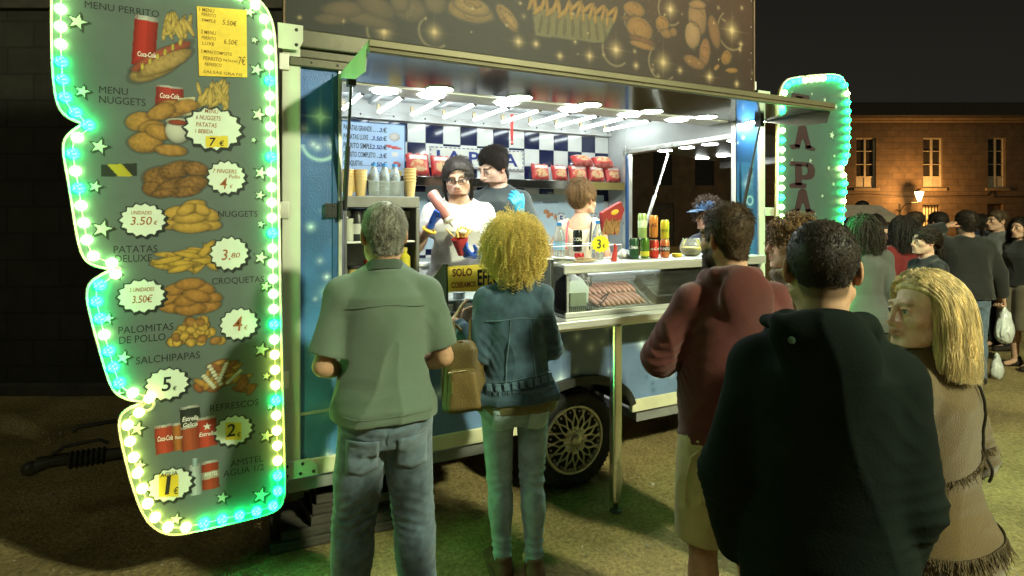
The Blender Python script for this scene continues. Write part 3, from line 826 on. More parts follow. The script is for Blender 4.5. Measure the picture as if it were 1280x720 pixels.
# ================================================================ the two wing-shaped light signs
SY = 2.87
OUT_PX = [(292, -17), (318, -6), (336, 13), (344, 42), (346, 120), (349, 300), (352, 450), (356.5, 600), (355, 628), (344, 641), (300, 652), (235, 667), (212, 669.5), (194, 662), (179, 645), (165, 608), (152, 555), (147.5, 527), (155, 513), (181, 503),
          (156, 499), (140, 489), (127, 448), (112, 392), (107.5, 366), (113, 351), (141, 336.5), (119, 333), (105, 325), (97, 303), (86, 230), (78, 187), (81, 170), (104, 154.5), (82, 146), (70, 130), (64.5, 80), (64, 0), (66, -30), (80, -60), (112, -72), (200, -47)]
def sxz(px, py):
    p = at_plane(px, py, SY); return (p.x, p.z)
def scale_at(px): return FPX / (SY / (CT - (px - 640) / FPX * ST))
OUT = [sxz(*p) for p in OUT_PX]
_c = at_plane(2.7, 0, SY)
def smooth_loop(pts, it=1):
    for _ in range(it):
        q = []
        n = len(pts)
        for i in range(n):
            a, b_, c = np.array(pts[i - 1]), np.array(pts[i]), np.array(pts[(i + 1) % n])
            u, v = (a - b_), (c - b_); cs = u.dot(v) / (np.linalg.norm(u) * np.linalg.norm(v) + 1e-9)
            cross = (b_ - a)[0] * (c - b_)[1] - (b_ - a)[1] * (c - b_)[0]
            if cross > 0 and cs > -.3: q.append(tuple(b_)); continue       # keep the notches sharp
            q.append(tuple(b_ * .75 + a * .25)); q.append(tuple(b_ * .75 + c * .25))
        pts = q
    return pts
OUTS = smooth_loop(OUT, 2)
def resample(pts, step):
    P = np.array(pts + [pts[0]]); s = np.r_[0, np.cumsum(np.linalg.norm(np.diff(P, axis=0), axis=1))]
    n = int(round(s[-1] / step)); t = np.linspace(0, s[-1], n, endpoint=False)
    return np.stack([np.interp(t, s, P[:, 0]), np.interp(t, s, P[:, 1])], 1)
def inset(pts, d):
    P = np.array(pts); n = len(P); out = []
    for i in range(n):
        t = P[(i + 1) % n] - P[i - 1]; t /= np.linalg.norm(t) + 1e-9
        out.append(P[i] + d * np.array((t[1], -t[0])))
    return np.array(out)
RIMP = resample(OUTS, .02)
area = sum(RIMP[i - 1][0] * RIMP[i][1] - RIMP[i][0] * RIMP[i - 1][1] for i in range(len(RIMP)))
SGN = 1 if area < 0 else -1
LEDP = inset(RIMP, .030 * SGN)
def led_points(step=.0705):
    P = resample([tuple(p) for p in LEDP], step)
    keep = []
    for p in P:
        if all(np.linalg.norm(p - k) > .045 for k in keep): keep.append(p)
    return keep
def led_mat(name, ca, cb, st):
    m = bpy.data.materials.new(name); m.use_nodes = True; nt = m.node_tree; nt.nodes.clear()
    out = nn(nt, 'ShaderNodeOutputMaterial'); e = nn(nt, 'ShaderNodeEmission'); tc = nn(nt, 'ShaderNodeTexCoord')
    vo = nn(nt, 'ShaderNodeTexVoronoi'); vo.inputs['Scale'].default_value = 105
    cr = nn(nt, 'ShaderNodeValToRGB'); cr.color_ramp.elements[0].position = .28; cr.color_ramp.elements[1].position = .42
    cr.color_ramp.elements[0].color = (*ca, 1); cr.color_ramp.elements[1].color = (*cb, 1)
    nt.links.new(tc.outputs['Object'], vo.inputs['Vector']); nt.links.new(vo.outputs['Distance'], cr.inputs['Fac'])
    nt.links.new(cr.outputs['Color'], e.inputs['Color']); e.inputs['Strength'].default_value = st
    nt.links.new(e.outputs[0], out.inputs['Surface']); return m
M_LG = led_mat('green_led', (.01, .9, .20), (.002, .80, .17), 56.0)
M_LW = led_mat('warm_white_led', (.5, 1, .3), (.42, 1, .26), 24)
M_LY = led_mat('yellow_white_led', (.85, .96, .2), (.80, .95, .16), 20)
M_RIM = mat('pale_sign_edge', (.66, .66, .5), .4, 0, .08)
def led_geo():
    b = MB(); b.lathe([(.0195, 0), (.0195, .004), (.018, .014), (.012, .022), (.001, .025)], (0, 0, 0), 14, rotm(R(90))); return b
LEDM = {}
def led(parent, p, kind, y):
    if kind not in LEDM:
        o = led_geo().obj('led_lamp', {'g': M_LG, 'w': M_LW, 'y': M_LY}[kind], parent, True); LEDM[kind] = o
    else:
        o = LEDM[kind].copy(); COL.objects.link(o); o.parent = parent
    o.location = (p[0], y, p[1]); return o

# ---------------------------------------------------------------- menu sign: printed panel
menu = empty('menu_sign', label='tall wing-shaped menu sign with food pictures, ringed by green and white lamps', cat='menu sign')
xs = [p[0] for p in OUT]; zs = [p[1] for p in OUT]
cv = Canvas(min(xs) - .003, max(xs) + .003, min(zs) - .003, max(zs) + .003, .0027, (.095, .125, .118))
cv.noise(.10, 7, 3)
r_ = np.random.default_rng(11)
def P_(px, py): return sxz(px, py)
def blob(px, py, a, b_, rot, col, seed, rough=.18, edge=.35, hi=.3, lum=1.0):
    x, z = P_(px, py); k = 1 / scale_at(px); cv.blob(x, z, a * k * .94, b_ * k * .94, rot, np.array(col) * .72, seed, edge * .8, rough * 1.4, hi * 1.3, .45, 1, lum)
def quad(pts, col): cv.poly([P_(*p) for p in pts], col)
def can(px, py, w, h, col, band=None, tilt=0):
    """a printed drinks can"""
    k = 1 / scale_at(px); x, z = P_(px, py); n = 9; c, s_ = math.cos(tilt), math.sin(tilt)
    def loc(u, v): return (x + (u * c - v * s_) * k, z + (u * s_ + v * c) * k)
    for i in range(n):
        u0 = -w / 2 + w * i / n; u1 = u0 + w / n + .2
        sh = .22 + .50 * math.sin(PI * (i + .5) / n) ** .7 * (1.15 if i < 5 else .85)
        cv.poly([loc(u0, -h / 2), loc(u1, -h / 2), loc(u1, h / 2), loc(u0, h / 2)], np.clip(np.array(col) * sh, 0, 1))
        if band: cv.poly([loc(u0, -h * .12), loc(u1, -h * .12), loc(u1, h * .14), loc(u0, h * .14)], np.clip(np.array(band) * sh, 0, 1))
        cv.poly([loc(u0, h / 2 - h * .07), loc(u1, h / 2 - h * .07), loc(u1 * .92, h / 2 + h * .02), loc(u0 * .92, h / 2 + h * .02)], np.clip(np.array((.5, .5, .48)) * sh, 0, 1))
GOLD = (.56, .34, .07); BRN = (.36, .17, .05); DKB = (.20, .10, .035); FRY = (.58, .40, .10)
def fries(px, py, n, w, h, seed):
    q = np.random.default_rng(seed)
    for i in range(n): blob(px + q.uniform(-w, w), py + q.uniform(-h, h), q.uniform(8, 15), q.uniform(2.0, 3.0), PI / 2 + q.normal(0, .45), FRY, seed + i, .1)
# hot dog menu
can(181, 52, 25, 62, (.45, .03, .02), tilt=-.06); fries(222, 33, 24, 17, 10, 3)
blob(196, 83, 36, 14, .62, (.42, .28, .10), 1); blob(203, 70, 41, 9, .60, (.40, .09, .05), 2, .1); blob(208, 78, 36, 10, .58, (.44, .29, .10), 3)
for i in range(6): blob(178 + i * 9.5, 83 - i * 6.0, 5, 2, 1.5, (.6, .45, .08), 60 + i)
# nuggets menu
can(212, 121, 30, 26, (.45, .04, .03), tilt=-.04); quad([(222, 123), (244, 121), (244, 143), (222, 145)], (.5, .45, .3)); fries(266, 118, 30, 19, 11, 5)
for px, py, a, b_, ro in ((215, 136, 20, 12, .2), (232, 133, 16, 9, .3), (176, 152, 17, 13, .2), (202, 140, 17, 10, .5), (190, 160, 15, 10, .3), (182, 178, 20, 14, .1), (199, 165, 16, 10, -.3), (214, 188, 19, 8, -.05)): blob(px, py, a, b_, ro, (.46, .24, .06), px, .22)
blob(222, 164, 15, 16, .1, (.62, .62, .55), 5, 0); blob(222, 152, 14, 5, 0, (.55, .55, .48), 6, 0); blob(222, 153, 11, 3.6, 0, (.30, .05, .02), 7, .1)
# chicken fingers
for px, py, a, b_, ro in ((200, 222, 20, 15, .2), (222, 212, 22, 11, .3), (245, 212, 15, 10, -.2), (190, 236, 11, 10, 0), (215, 234, 22, 10, .5), (240, 230, 20, 11, .2), (230, 240, 20, 7, .15), (207, 241, 16, 6, .2)): blob(px, py, a, b_, ro, (.26, .13, .04), px + 1, .4)
# nuggets
for px, py, a, b_, ro in ((220, 278, 19, 10, .1), (258, 280, 18, 9, -.1), (240, 284, 22, 8, 0), (220, 266, 16, 9, .3), (258, 268, 16, 9, -.3), (238, 272, 20, 8, .05), (242, 258, 15, 9, .25), (252, 262, 11, 7, -.5), (233, 262, 12, 7, .5)): blob(px, py, a, b_, ro, GOLD, px + 2, .12)
# wedges
for i in range(26): blob(203 + r_.uniform(0, 64), 336 - abs(r_.normal(0, 13)), r_.uniform(13, 20), r_.uniform(3.5, 5.5), r_.normal(.1, .5), (.58, .36, .06), 100 + i, .12)
# croquettes
for px, py, a, b_, ro in ((215, 384, 17, 8, -.2), (258, 384, 18, 8, .2), (238, 386, 18, 9, .0), (213, 372, 16, 8, .35), (262, 371, 16, 8, -.2), (236, 374, 17, 9, .2), (222, 361, 17, 8, .2), (252, 360, 17, 8, -.25), (238, 355, 17, 8, .05), (246, 370, 17, 8, -.3)): blob(px, py, a, b_, ro, (.42, .20, .05), px + 4, .2)
# popcorn chicken
for i in range(44):
    u = r_.uniform(-1, 1); hgt = r_.uniform(0, 1); blob(246 + u * 32 * (1.05 - hgt * .75), 429 - hgt * 30, r_.uniform(5, 8), r_.uniform(4.5, 6.5), r_.uniform(0, 3), GOLD if r_.random() < .6 else BRN, 200 + i, .25)
# salchipapas
for i in range(34): 
    u = r_.uniform(-1, 1); hgt = r_.uniform(0, 1); blob(277 + u * 40 * (1.05 - hgt * .7), 490 - hgt * 36, r_.uniform(8, 14), r_.uniform(3, 5), r_.normal(.2, .6), (.50, .26, .06) if r_.random() < .6 else (.33, .12, .04), 300 + i, .2)
for (a, b_) in (((262, 458), (276, 480)), ((283, 455), (274, 476)), ((300, 464), (285, 478)), ((255, 470), (268, 484))):
    for t in np.linspace(0, 1, 7): blob(a[0] + (b_[0] - a[0]) * t, a[1] + (b_[1] - a[1]) * t, 3.2, 2.4, .5, (.68, .66, .52), 1, 0)
# drinks
can(206, 549, 21, 35, (.50, .07, .04), tilt=.06); can(223, 546, 12, 34, (.45, .16, .04), tilt=.06); can(238, 525, 22, 34, (.03, .04, .035), (.08, .08, .07), tilt=.05); can(238, 548, 20, 30, (.42, .09, .04), tilt=.06); can(259, 540, 22, 37, (.55, .07, .04), tilt=.06)
can(244, 600, 13, 38, (.50, .58, .60), tilt=.05); can(244, 578, 6, 10, (.35, .5, .55)); can(263, 594, 19, 35, (.42, .06, .03), (.55, .5, .4), tilt=.04)
# stars
STARS = [(97, 27, 14), (103, 114, 11), (124, 183, 13), (119, 233, 10), (128, 286, 15), (135, 398, 9), (154, 447, 11), (172, 536, 12), (174, 582, 10), (220, 649, 10), (278, 622, 10), (326, 619, 13), (333, 545, 11), (327, 437, 12), (326, 322, 11), (325, 244, 8), (326, 216, 11), (323, 143, 11), (317, 175, 5), (321, 87, 11), (318, 50, 6), (312, 15, 9), (326, 280, 6), (332, 358, 9), (333, 470, 7), (338, 508, 6), (148, 492, 8), (146, 343, 8), (300, -2, 6), (156, 632, 8)]
for px, py, r0 in STARS:
    k = 1 / scale_at(px); x, z = P_(px, py); ro = .25
    cv.poly(star_poly(x + 1.6 * k, z - 1.6 * k, r0 * k, 5, .40, ro), (.02, .03, .02)); cv.poly(star_poly(x, z, r0 * k, 5, .40, ro), (.02, .03, .02)); cv.poly(star_poly(x, z, r0 * k * .72, 5, .40, ro), (.50, .62, .50))
# bursts
BURST = [(267, 161, 34, 28), (283, 222, 23, 22), (179, 275, 26, 22), (287, 317, 23, 22), (177, 370, 27, 22), (299, 405, 23, 21), (209, 480, 25, 21), (292, 538, 23, 20), (213, 606, 26, 22)]
for px, py, a, b_ in BURST:
    k = 1 / scale_at(px); x, z = P_(px, py)
    def bp(m, dx=0, dz=0): return [(x + (u - x) * a + dx * k, z + (v - z) * b_ + dz * k) for u, v in star_poly(x, z, k * m, 15, .86, .1)]
    cv.poly(bp(1.06, 1.5, -1.8), (.015, .02, .02)); cv.poly(bp(1.04), (.015, .02, .02)); cv.poly(bp(.95), (.60, .68, .60))
for px, py, w, h in ((271, 177, 14, 7), (292, 539, 10, 11), (211, 607, 12, 14)): quad([(px - w, py - h), (px + w, py - h), (px + w, py + h), (px - w, py + h)], (.66, .50, .04))
# hazard tape
quad([(126, 206), (171, 204), (171, 220), (126, 221)], (.02, .025, .02)); quad([(134, 205.7), (152, 205), (166, 220.2), (148, 220.6)], (.38, .33, .03))
cv.mesh('printed_panel', SY, M_PRINT, menu, [tuple(p) for p in RIMP])
b = MB(); b.prism([tuple(p) for p in RIMP], SY + .0015, SY + .028); b.obj('panel_backing', M_RIM, menu)
b = MB(); b.tube([(p[0], SY + .006, p[1]) for p in RIMP], .0075, 6, close=True); b.obj('edge_trim', M_RIM, menu, True)
b = MB(); b.tube([(p[0], SY - .002, p[1]) for p in LEDP[::2]], .003, 5, close=True); b.obj('lamp_cable', M_WHITEP, menu, True)
# printed and hand-written words
b = MB(); hb = MB(); kb = MB()
def ptext(mb, s, px, py, px1, cap, bold=.0, y=SY - .0015, shear=0.0):
    x, z = P_(px, py); x1 = sxz(px1, py)[0]; put_text(mb, s, x, z, cap / scale_at(px), y, width=x1 - x, bold=bold, shear=shear)
for s, px, py, px1, cap in (('MENU PERRITO', 106, 9.5, 199, 8.5), ('MENU', 124, 116, 160, 8.5), ('NUGGETS', 124, 128.5, 182, 9), ('NUGGETS', 272.5, 271, 322, 7.5), ('PATATAS', 142, 316.5, 197, 9), ('DELUXE', 144, 328, 190, 9), ('CROQUETAS', 265, 355.5, 330, 7.8),
                        ('PALOMITAS', 148, 417.5, 217, 9), ('DE POLLO', 149, 430, 207, 9), ('SALCHIPAPAS', 170, 455.5, 250, 9), ('REFRESCOS', 262.5, 514.5, 323, 8), ('AMSTEL', 288, 583.5, 329, 8), ('AGUA 1/2', 279, 596.5, 330, 8)):
    ptext(b, s, px, py, px1, cap)
b.obj('panel_lettering', M_INK, menu)
for s, px, py, px1, cap in (('MENU', 256, 141, 273, 5), ('6 NUGGETS', 245, 149, 276, 5.5), ('PATATAS', 245, 158, 271, 5.5), ('1 BEBIDA', 244, 166, 266, 5), ('7 FINGERS', 266, 216, 296, 5), ('Pollo', 286, 223, 300, 4.5), ('4', 275, 236, 284, 14), ('€', 287, 235, 291, 4),
                        ('UNIDADES', 164, 268, 190, 4.5), ('3.50', 163, 281, 190, 10), ('€', 192, 281, 197, 5), ('3.', 277, 325, 288, 13), ('80', 289, 322, 300, 6), ('5 UNIDADES', 162, 365, 193, 5), ('3.50€', 165, 379, 191, 9), ('4', 291, 414, 303, 18), ('€', 305, 412, 310, 5)):
    ptext(hb, s, px, py, px1, cap, .004, shear=.15)
hb.obj('handwriting', M_HANDINK, menu)
for s, px, py, px1, cap in (('7', 262, 182, 270, 10), ('€', 274, 182, 280, 6), ('5', 202, 489, 214, 17), ('€', 216, 488, 221, 5), ('2', 283, 546, 294, 15), ('€', 296, 546, 301, 5), ('AGUA', 200, 597, 222, 5), ('1', 206, 618, 214, 22), ('€', 217, 618, 223, 8)):
    ptext(kb, s, px, py, px1, cap, .015, shear=.1)
kb.obj('price_figure', M_INK, menu)
wb = MB()
for s, px, py, px1, cap, in (('Coca-Cola', 172, 70, 195, 6), ('Coca-Cola', 200, 122, 224, 6), ('Coca-Cola', 197, 552, 216, 6), ('Estrella', 228, 527, 248, 5.5), ('Galicia', 229, 534, 247, 5), ('Estrella', 249, 546, 269, 5), ('AMSTEL', 255, 596, 272, 4.5), ('Fresco', 219, 549, 228, 4)):
    ptext(wb, s, px, py, px1, cap, .01, shear=.2)
x, z = P_(259, 533); k = 1 / scale_at(259); sp = star_poly(x, z, 5 * k); wb.add([(p[0], SY - .0015, p[1]) for p in sp], [tuple(range(10))])
wb.obj('can_lettering', M_WHITEINK, menu)
# taped yellow price sheet
pa = [P_(246, 8), P_(308, 13), P_(309, 97), P_(249, 95)]
b = MB(); b.prism(pa, SY - .0045, SY - .003); sheet = b.obj('price_sheet', M_YELLOWP, menu)
b = MB()
for s, px, py, px1, cap in (('1 MENU', 249, 14, 268, 4.5), ('PERRITO', 252, 20, 270, 4), ('SIMPLE', 252, 27, 270, 4), ('5.50€', 278, 31, 296, 6), ('2 MENU', 251, 42, 270, 4.5), ('PERRITO', 252, 49, 270, 4), ('LUXE', 253, 56, 268, 4), ('6.50€', 280, 55, 297, 6), ('3 MENU COMPLETO', 251, 66, 290, 4), ('PERRITO', 254, 75, 277, 4.5), ('REFRESCO', 256, 82, 277, 4), ('PATATAS', 279, 77, 297, 3), ('7€', 298, 81, 307, 10), ('SALSAS GRATIS', 254, 91, 303, 3.5)):
    ptext(b, s, px, py, px1, cap, .004, SY - .0055, .1)
b.obj('price_sheet_writing', mat('dark_orange_ink', (.16, .07, .01), .7), sheet)
x, z = P_(184.5, 505.5); b = MB(); b.tube([(x + .024 * math.cos(a), SY - .006, z + .024 * math.sin(a)) for a in np.linspace(0, 2 * PI, 20, endpoint=False)], .0055, 8, close=True); b.obj('ring_bolt', M_WHITEP, menu, True)
# lamps
leds = led_points()
def kind_at(p, mirror=False):
    t = (2.68 - p[1]) / 2.4
    if mirror: return 'g' if math.sin(p[1] * 29 + p[0] * 5) > .1 or p[0] > 4.2 and p[1] > 2.0 and math.sin(p[1] * 21) > -.6 else 'w'
    if p[0] > .15: k = 'g' if p[1] < .5 or math.sin(p[1] * 17) > .82 else ('w' if p[1] > 1.1 else 'y'); return k
    if p[1] < .35: return 'g' if p[0] > -.08 else 'y'
    if p[1] < .92: return 'y'
    if p[1] > 2.05: return 'w' if math.sin(p[1] * 45) > -.1 and p[1] > 2.3 or p[1] > 2.35 else 'g'
    if p[1] > 1.45: return 'w' if p[1] < 1.75 else ('g' if math.sin(p[1] * 40) > -.5 else 'w')
    return 'g' if math.sin(p[1] * 25) > -.6 else 'w'
for p in leds: led(menu, p, kind_at(p), SY - .001)
for z in (.9, 1.7, 2.4): b = MB(); b.box(.255, .30, SY + .029, SY + .055, z - .04, z + .04); b.obj('sign_hinge', M_ALU, menu, bevel=.003)
rebase(menu, (-.1, SY, .28))

# ---------------------------------------------------------------- name sign: the mirrored wing at the other end
MIR = .277 + 3.625
namesign = empty('name_sign', label='wing-shaped sign with a column of dark serif letters, ringed by green lamps', cat='name sign')
RM = [(MIR - p[0], p[1]) for p in RIMP][::-1]
xs = [p[0] for p in RM]
cv = Canvas(min(xs) - .003, max(xs) + .003, min(zs) - .003, max(zs) + .003, .005, (.055, .085, .080)); cv.noise(.08, 7, 4)
r_ = np.random.default_rng(31)
for (px, py, r0) in [(982, 120, 4), (990, 116, 3), (1015, 117, 3), (1031, 125, 5), (1045, 133, 5), (978, 190, 6), (1040, 169, 8), (990, 200, 2.5), (1013, 201, 5), (1043, 195, 4), (1036, 210, 5), (1042, 230, 5), (977, 244, 5), (1028, 245, 4), (977, 216, 2)]:
    p = at_plane(px, py, SY); k = (SY / (CT - (px - 640) / FPX * ST)) / FPX
    cv.poly(star_poly(p.x, p.z, r0 * k * 1.15, 5, .40, .2), (.02, .03, .03)); cv.poly(star_poly(p.x, p.z, r0 * k * .7, 5, .40, .2), (.40, .46, .40))
for i in range(26):
    x_, z_ = r_.uniform(3.75, 4.3), r_.uniform(.4, 1.6); cv.poly(star_poly(x_, z_, .03, 5, .4, .2), (.02, .03, .03)); cv.poly(star_poly(x_, z_, .02, 5, .4, .2), (.4, .46, .4))
cv.mesh('printed_panel', SY, M_PRINT, namesign, RM)
b = MB(); b.prism(RM, SY + .0015, SY + .028); b.obj('panel_backing', mat('yellow_sign_edge', (.60, .50, .16), .4), namesign)
b = MB(); b.tube([(p[0], SY + .006, p[1]) for p in RM], .0075, 6, close=True); b.obj('edge_trim', M_RIM, namesign, True)
# slab-serif letters with curved feet
def letter(b, ch, cx, z0, w, h):
    S_ = lambda pts: b.prism([(cx + u * w / 2, z0 + v * h) for u, v in pts], SY - .004, SY - .0012)
    foot = lambda u0, u1: S_([(u0, 0), (u0 - .03, .10), (u0 + .1, .17), (u1 - .1, .17), (u1 + .03, .10), (u1, 0)])
    if ch == 'A':
        S_([(-.62, .10), (-.22, .10), (-.05, .42), (.12, .42), (.28, .10), (.66, .10), (.28, .92), (.10, 1.0), (-.12, 1.0), (-.30, .90)])
        S_([(-.98, .16), (-.80, .02), (-.22, .06), (-.18, .20), (-.62, .22)]); S_([(.22, .06), (.22, .20), (.62, .22), (1.0, .10), (.90, 0.0)])
    elif ch == 'P':
        S_([(-.55, .1), (-.05, .1), (-.05, .9), (-.55, .9)]); S_([(-.95, 0), (.25, 0), (.30, .16), (-.1, .2), (-.6, .2), (-.98, .12)]); S_([(-.95, .84), (-.9, 1.0), (.4, 1.0), (.4, .84)])
        S_([(.4, 1.0), (.8, .92), (.97, .72), (.92, .5), (.7, .36), (.3, .32), (-.05, .34), (-.05, .5), (.22, .5), (.4, .6), (.42, .74), (.3, .84), (.2, .84)])
    elif ch == 'L':
        S_([(-.5, .1), (.0, .1), (.0, .9), (-.5, .9)]); S_([(-.85, .82), (-.8, 1.0), (.5, .98), (.55, .84), (.2, .78), (-.6, .78)]); S_([(-.85, 0), (.9, 0), (.95, .45), (.75, .45), (.6, .2), (-.85, .2)])
b = MB(); cxl = at_plane(1005, 230, SY).x
for ch, py in zip('LAPAPA', (150, 188, 235, 268, 312, 350)):
    p = at_plane(1003, py, SY); letter(b, ch, cxl - .02, p.z, .30, .195)
b.obj('letters', mat('dark_maroon_vinyl', (.03, .008, .014), .6, 0, .1), namesign)
for p in leds:
    q = (MIR - p[0], p[1]); led(namesign, q, kind_at(q, True), SY - .001)
for z in (.9, 1.7, 2.4): b = MB(); b.box(3.55, 3.66, SY + .029, SY + .055, z - .03, z + .03); b.obj('sign_hinge', M_ALU, namesign, bevel=.003)
rebase(namesign, (4.0, SY, .28))
# ================================================================ ground
def ground_mat():
    m = bpy.data.materials.new('sandy_ground'); m.use_nodes = True; nt = m.node_tree; L = nt.links; b = nt.nodes['Principled BSDF']
    tc = nn(nt, 'ShaderNodeTexCoord')
    n1 = nn(nt, 'ShaderNodeTexNoise'); n1.inputs['Scale'].default_value = 1.3; n1.inputs['Detail'].default_value = 6; n1.inputs['Roughness'].default_value = .65
    n2 = nn(nt, 'ShaderNodeTexNoise'); n2.inputs['Scale'].default_value = 38; n2.inputs['Detail'].default_value = 6; n2.inputs['Roughness'].default_value = .8
    vo = nn(nt, 'ShaderNodeTexVoronoi'); vo.inputs['Scale'].default_value = 55
    for n in (n1, n2, vo): L.new(tc.outputs['Object'], n.inputs['Vector'])
    cr = nn(nt, 'ShaderNodeValToRGB'); e = cr.color_ramp.elements
    e[0].position = .32; e[0].color = (.22, .165, .075, 1); e[1].position = .7; e[1].color = (.52, .40, .17, 1)
    L.new(n1.outputs['Fac'], cr.inputs['Fac'])
    mr = nn(nt, 'ShaderNodeMapRange'); mr.inputs['From Min'].default_value = .3; mr.inputs['From Max'].default_value = .7; mr.inputs['To Min'].default_value = .45; mr.inputs['To Max'].default_value = 1.55
    L.new(n2.outputs['Fac'], mr.inputs['Value'])
    mx = nn(nt, 'ShaderNodeMix', data_type='RGBA', blend_type='MULTIPLY'); mx.inputs['Factor'].default_value = 1
    L.new(cr.outputs['Color'], mx.inputs[6]); L.new(mr.outputs['Result'], mx.inputs[7]); L.new(mx.outputs[2], b.inputs['Base Color'])
    b.inputs['Roughness'].default_value = .92; b.inputs['Specular IOR Level'].default_value = .2
    ad = nn(nt, 'ShaderNodeMath', operation='MULTIPLY_ADD'); ad.inputs[1].default_value = .35
    L.new(vo.outputs['Distance'], ad.inputs[0]); L.new(n2.outputs['Fac'], ad.inputs[2])
    bp = nn(nt, 'ShaderNodeBump'); bp.inputs['Strength'].default_value = 1.0; bp.inputs['Distance'].default_value = .035
    L.new(ad.outputs[0], bp.inputs['Height']); L.new(bp.outputs['Normal'], b.inputs['Normal'])
    return m
def axis_(lo, hi, st, far):
    c = list(np.arange(lo, hi, st)); s = st; a = lo
    while a > -far: s *= 1.35; a -= s; c.insert(0, a)
    s = st; a = hi
    while a < far: s *= 1.35; a += s; c.append(a)
    return np.array(c)
gx = axis_(-2.5, 7, .045, 260); gy = axis_(-.5, 7, .045, 260)
X, Y = np.meshgrid(gx, gy)
Z = .006 * snoise(X, Y, seed=1, octv=4, f=3.0) + .004 * snoise(X, Y, seed=2, octv=3, f=14) - .004
idx = np.arange(X.size).reshape(X.shape)
Q = np.stack([idx[:-1, :-1], idx[:-1, 1:], idx[1:, 1:], idx[1:, :-1]], -1).reshape(-1, 4)
g = np_mesh('ground', np.stack([X.ravel(), Y.ravel(), Z.ravel()], 1), Q, ground_mat())
tag(g, kind='structure')
# loose stones
ico = bmesh.new(); bmesh.ops.create_icosphere(ico, subdivisions=1, radius=1); ico.verts.ensure_lookup_table()
IV = np.array([v.co[:] for v in ico.verts]); IF = [tuple(v.index for v in f.verts) for f in ico.faces]; ico.free()
b = MB(); r_ = np.random.default_rng(5)
for i in range(5200):
    d = 1.7 + 6.0 * r_.random() ** 1.6; r = r_.uniform(-.95, .95) * d
    s = .0025 + .006 * r_.random() ** 3 + (.014 * r_.random() if r_.random() < .03 else 0)
    x, y = r * CT + d * ST, -r * ST + d * CT
    z = .006 * snoise(x, y, seed=1, octv=4, f=3.0) + .004 * snoise(x, y, seed=2, octv=3, f=14) - .004
    V = IV * (1 + .3 * r_.normal(size=(12, 1)) * .5) * s * np.array((1, r_.uniform(.6, 1.1), r_.uniform(.45, .8)))
    V = V @ rotm(0, 0, r_.uniform(0, 6)).T + np.array((x, y, z + s * .25))
    b.add(V, IF)
o = b.obj('gravel', mat('small_stones', (.27, .24, .17), .9, 0, .4, 30), None, False); tag(o, 'small loose stones scattered over the sandy ground', 'gravel', kind='stuff')

# ================================================================ buildings, laid out square to the street behind (local axes: x to the right, y away)
def wall_with_openings(b, x0, x1, z0, z1, ops, y, depth):
    xs = sorted({x0, x1, *[q for o in ops for q in (o[0], o[1])]}); zs = sorted({z0, z1, *[q for o in ops for q in (o[2], o[3])]})
    for i in range(len(xs) - 1):
        for j in range(len(zs) - 1):
            cx, cz = (xs[i] + xs[i + 1]) / 2, (zs[j] + zs[j + 1]) / 2
            if any(o[0] < cx < o[1] and o[2] < cz < o[3] for o in ops): continue
            b.add([(xs[i], y, zs[j]), (xs[i + 1], y, zs[j]), (xs[i + 1], y, zs[j + 1]), (xs[i], y, zs[j + 1])], [(0, 1, 2, 3)])
    for a, c, e, f in ops:
        for q in ([(a, y, e), (a, y + depth, e), (a, y + depth, f), (a, y, f)], [(c, y, e), (c, y + depth, e), (c, y + depth, f), (c, y, f)], [(a, y, e), (c, y, e), (c, y + depth, e), (a, y + depth, e)], [(a, y, f), (c, y, f), (c, y + depth, f), (a, y + depth, f)]):
            b.add(q, [(0, 1, 2, 3)])
def stone_mat(name, c1, c2, mortar, w=.62, h=.32):
    m = bpy.data.materials.new(name); m.use_nodes = True; nt = m.node_tree; L = nt.links; p = nt.nodes['Principled BSDF']
    tc = nn(nt, 'ShaderNodeTexCoord'); sp = nn(nt, 'ShaderNodeSeparateXYZ'); cb = nn(nt, 'ShaderNodeCombineXYZ')
    L.new(tc.outputs['Object'], sp.inputs[0]); L.new(sp.outputs['X'], cb.inputs['X']); L.new(sp.outputs['Z'], cb.inputs['Y'])
    br = nn(nt, 'ShaderNodeTexBrick'); br.inputs['Scale'].default_value = 1; br.inputs['Brick Width'].default_value = w; br.inputs['Row Height'].default_value = h; br.inputs['Mortar Size'].default_value = .012
    br.inputs['Color1'].default_value = (*c1, 1); br.inputs['Color2'].default_value = (*c2, 1); br.inputs['Mortar'].default_value = (*mortar, 1); br.inputs['Bias'].default_value = -.1
    L.new(cb.outputs[0], br.inputs['Vector'])
    nz = nn(nt, 'ShaderNodeTexNoise'); nz.inputs['Scale'].default_value = 2.2; nz.inputs['Detail'].default_value = 8; nz.inputs['Roughness'].default_value = .7
    L.new(tc.outputs['Object'], nz.inputs['Vector'])
    mr = nn(nt, 'ShaderNodeMapRange'); mr.inputs['From Min'].default_value = .3; mr.inputs['From Max'].default_value = .7; mr.inputs['To Min'].default_value = .6; mr.inputs['To Max'].default_value = 1.25; L.new(nz.outputs['Fac'], mr.inputs['Value'])
    mx = nn(nt, 'ShaderNodeMix', data_type='RGBA', blend_type='MULTIPLY'); mx.inputs['Factor'].default_value = 1
    L.new(br.outputs['Color'], mx.inputs[6]); L.new(mr.outputs['Result'], mx.inputs[7]); L.new(mx.outputs[2], p.inputs['Base Color']); p.inputs['Roughness'].default_value = .9
    bp = nn(nt, 'ShaderNodeBump'); bp.inputs['Strength'].default_value = .6; bp.inputs['Distance'].default_value = .03
    ad = nn(nt, 'ShaderNodeMath', operation='SUBTRACT'); L.new(nz.outputs['Fac'], ad.inputs[0]); L.new(br.outputs['Fac'], ad.inputs[1]); L.new(ad.outputs[0], bp.inputs['Height']); L.new(bp.outputs['Normal'], p.inputs['Normal'])
    return m
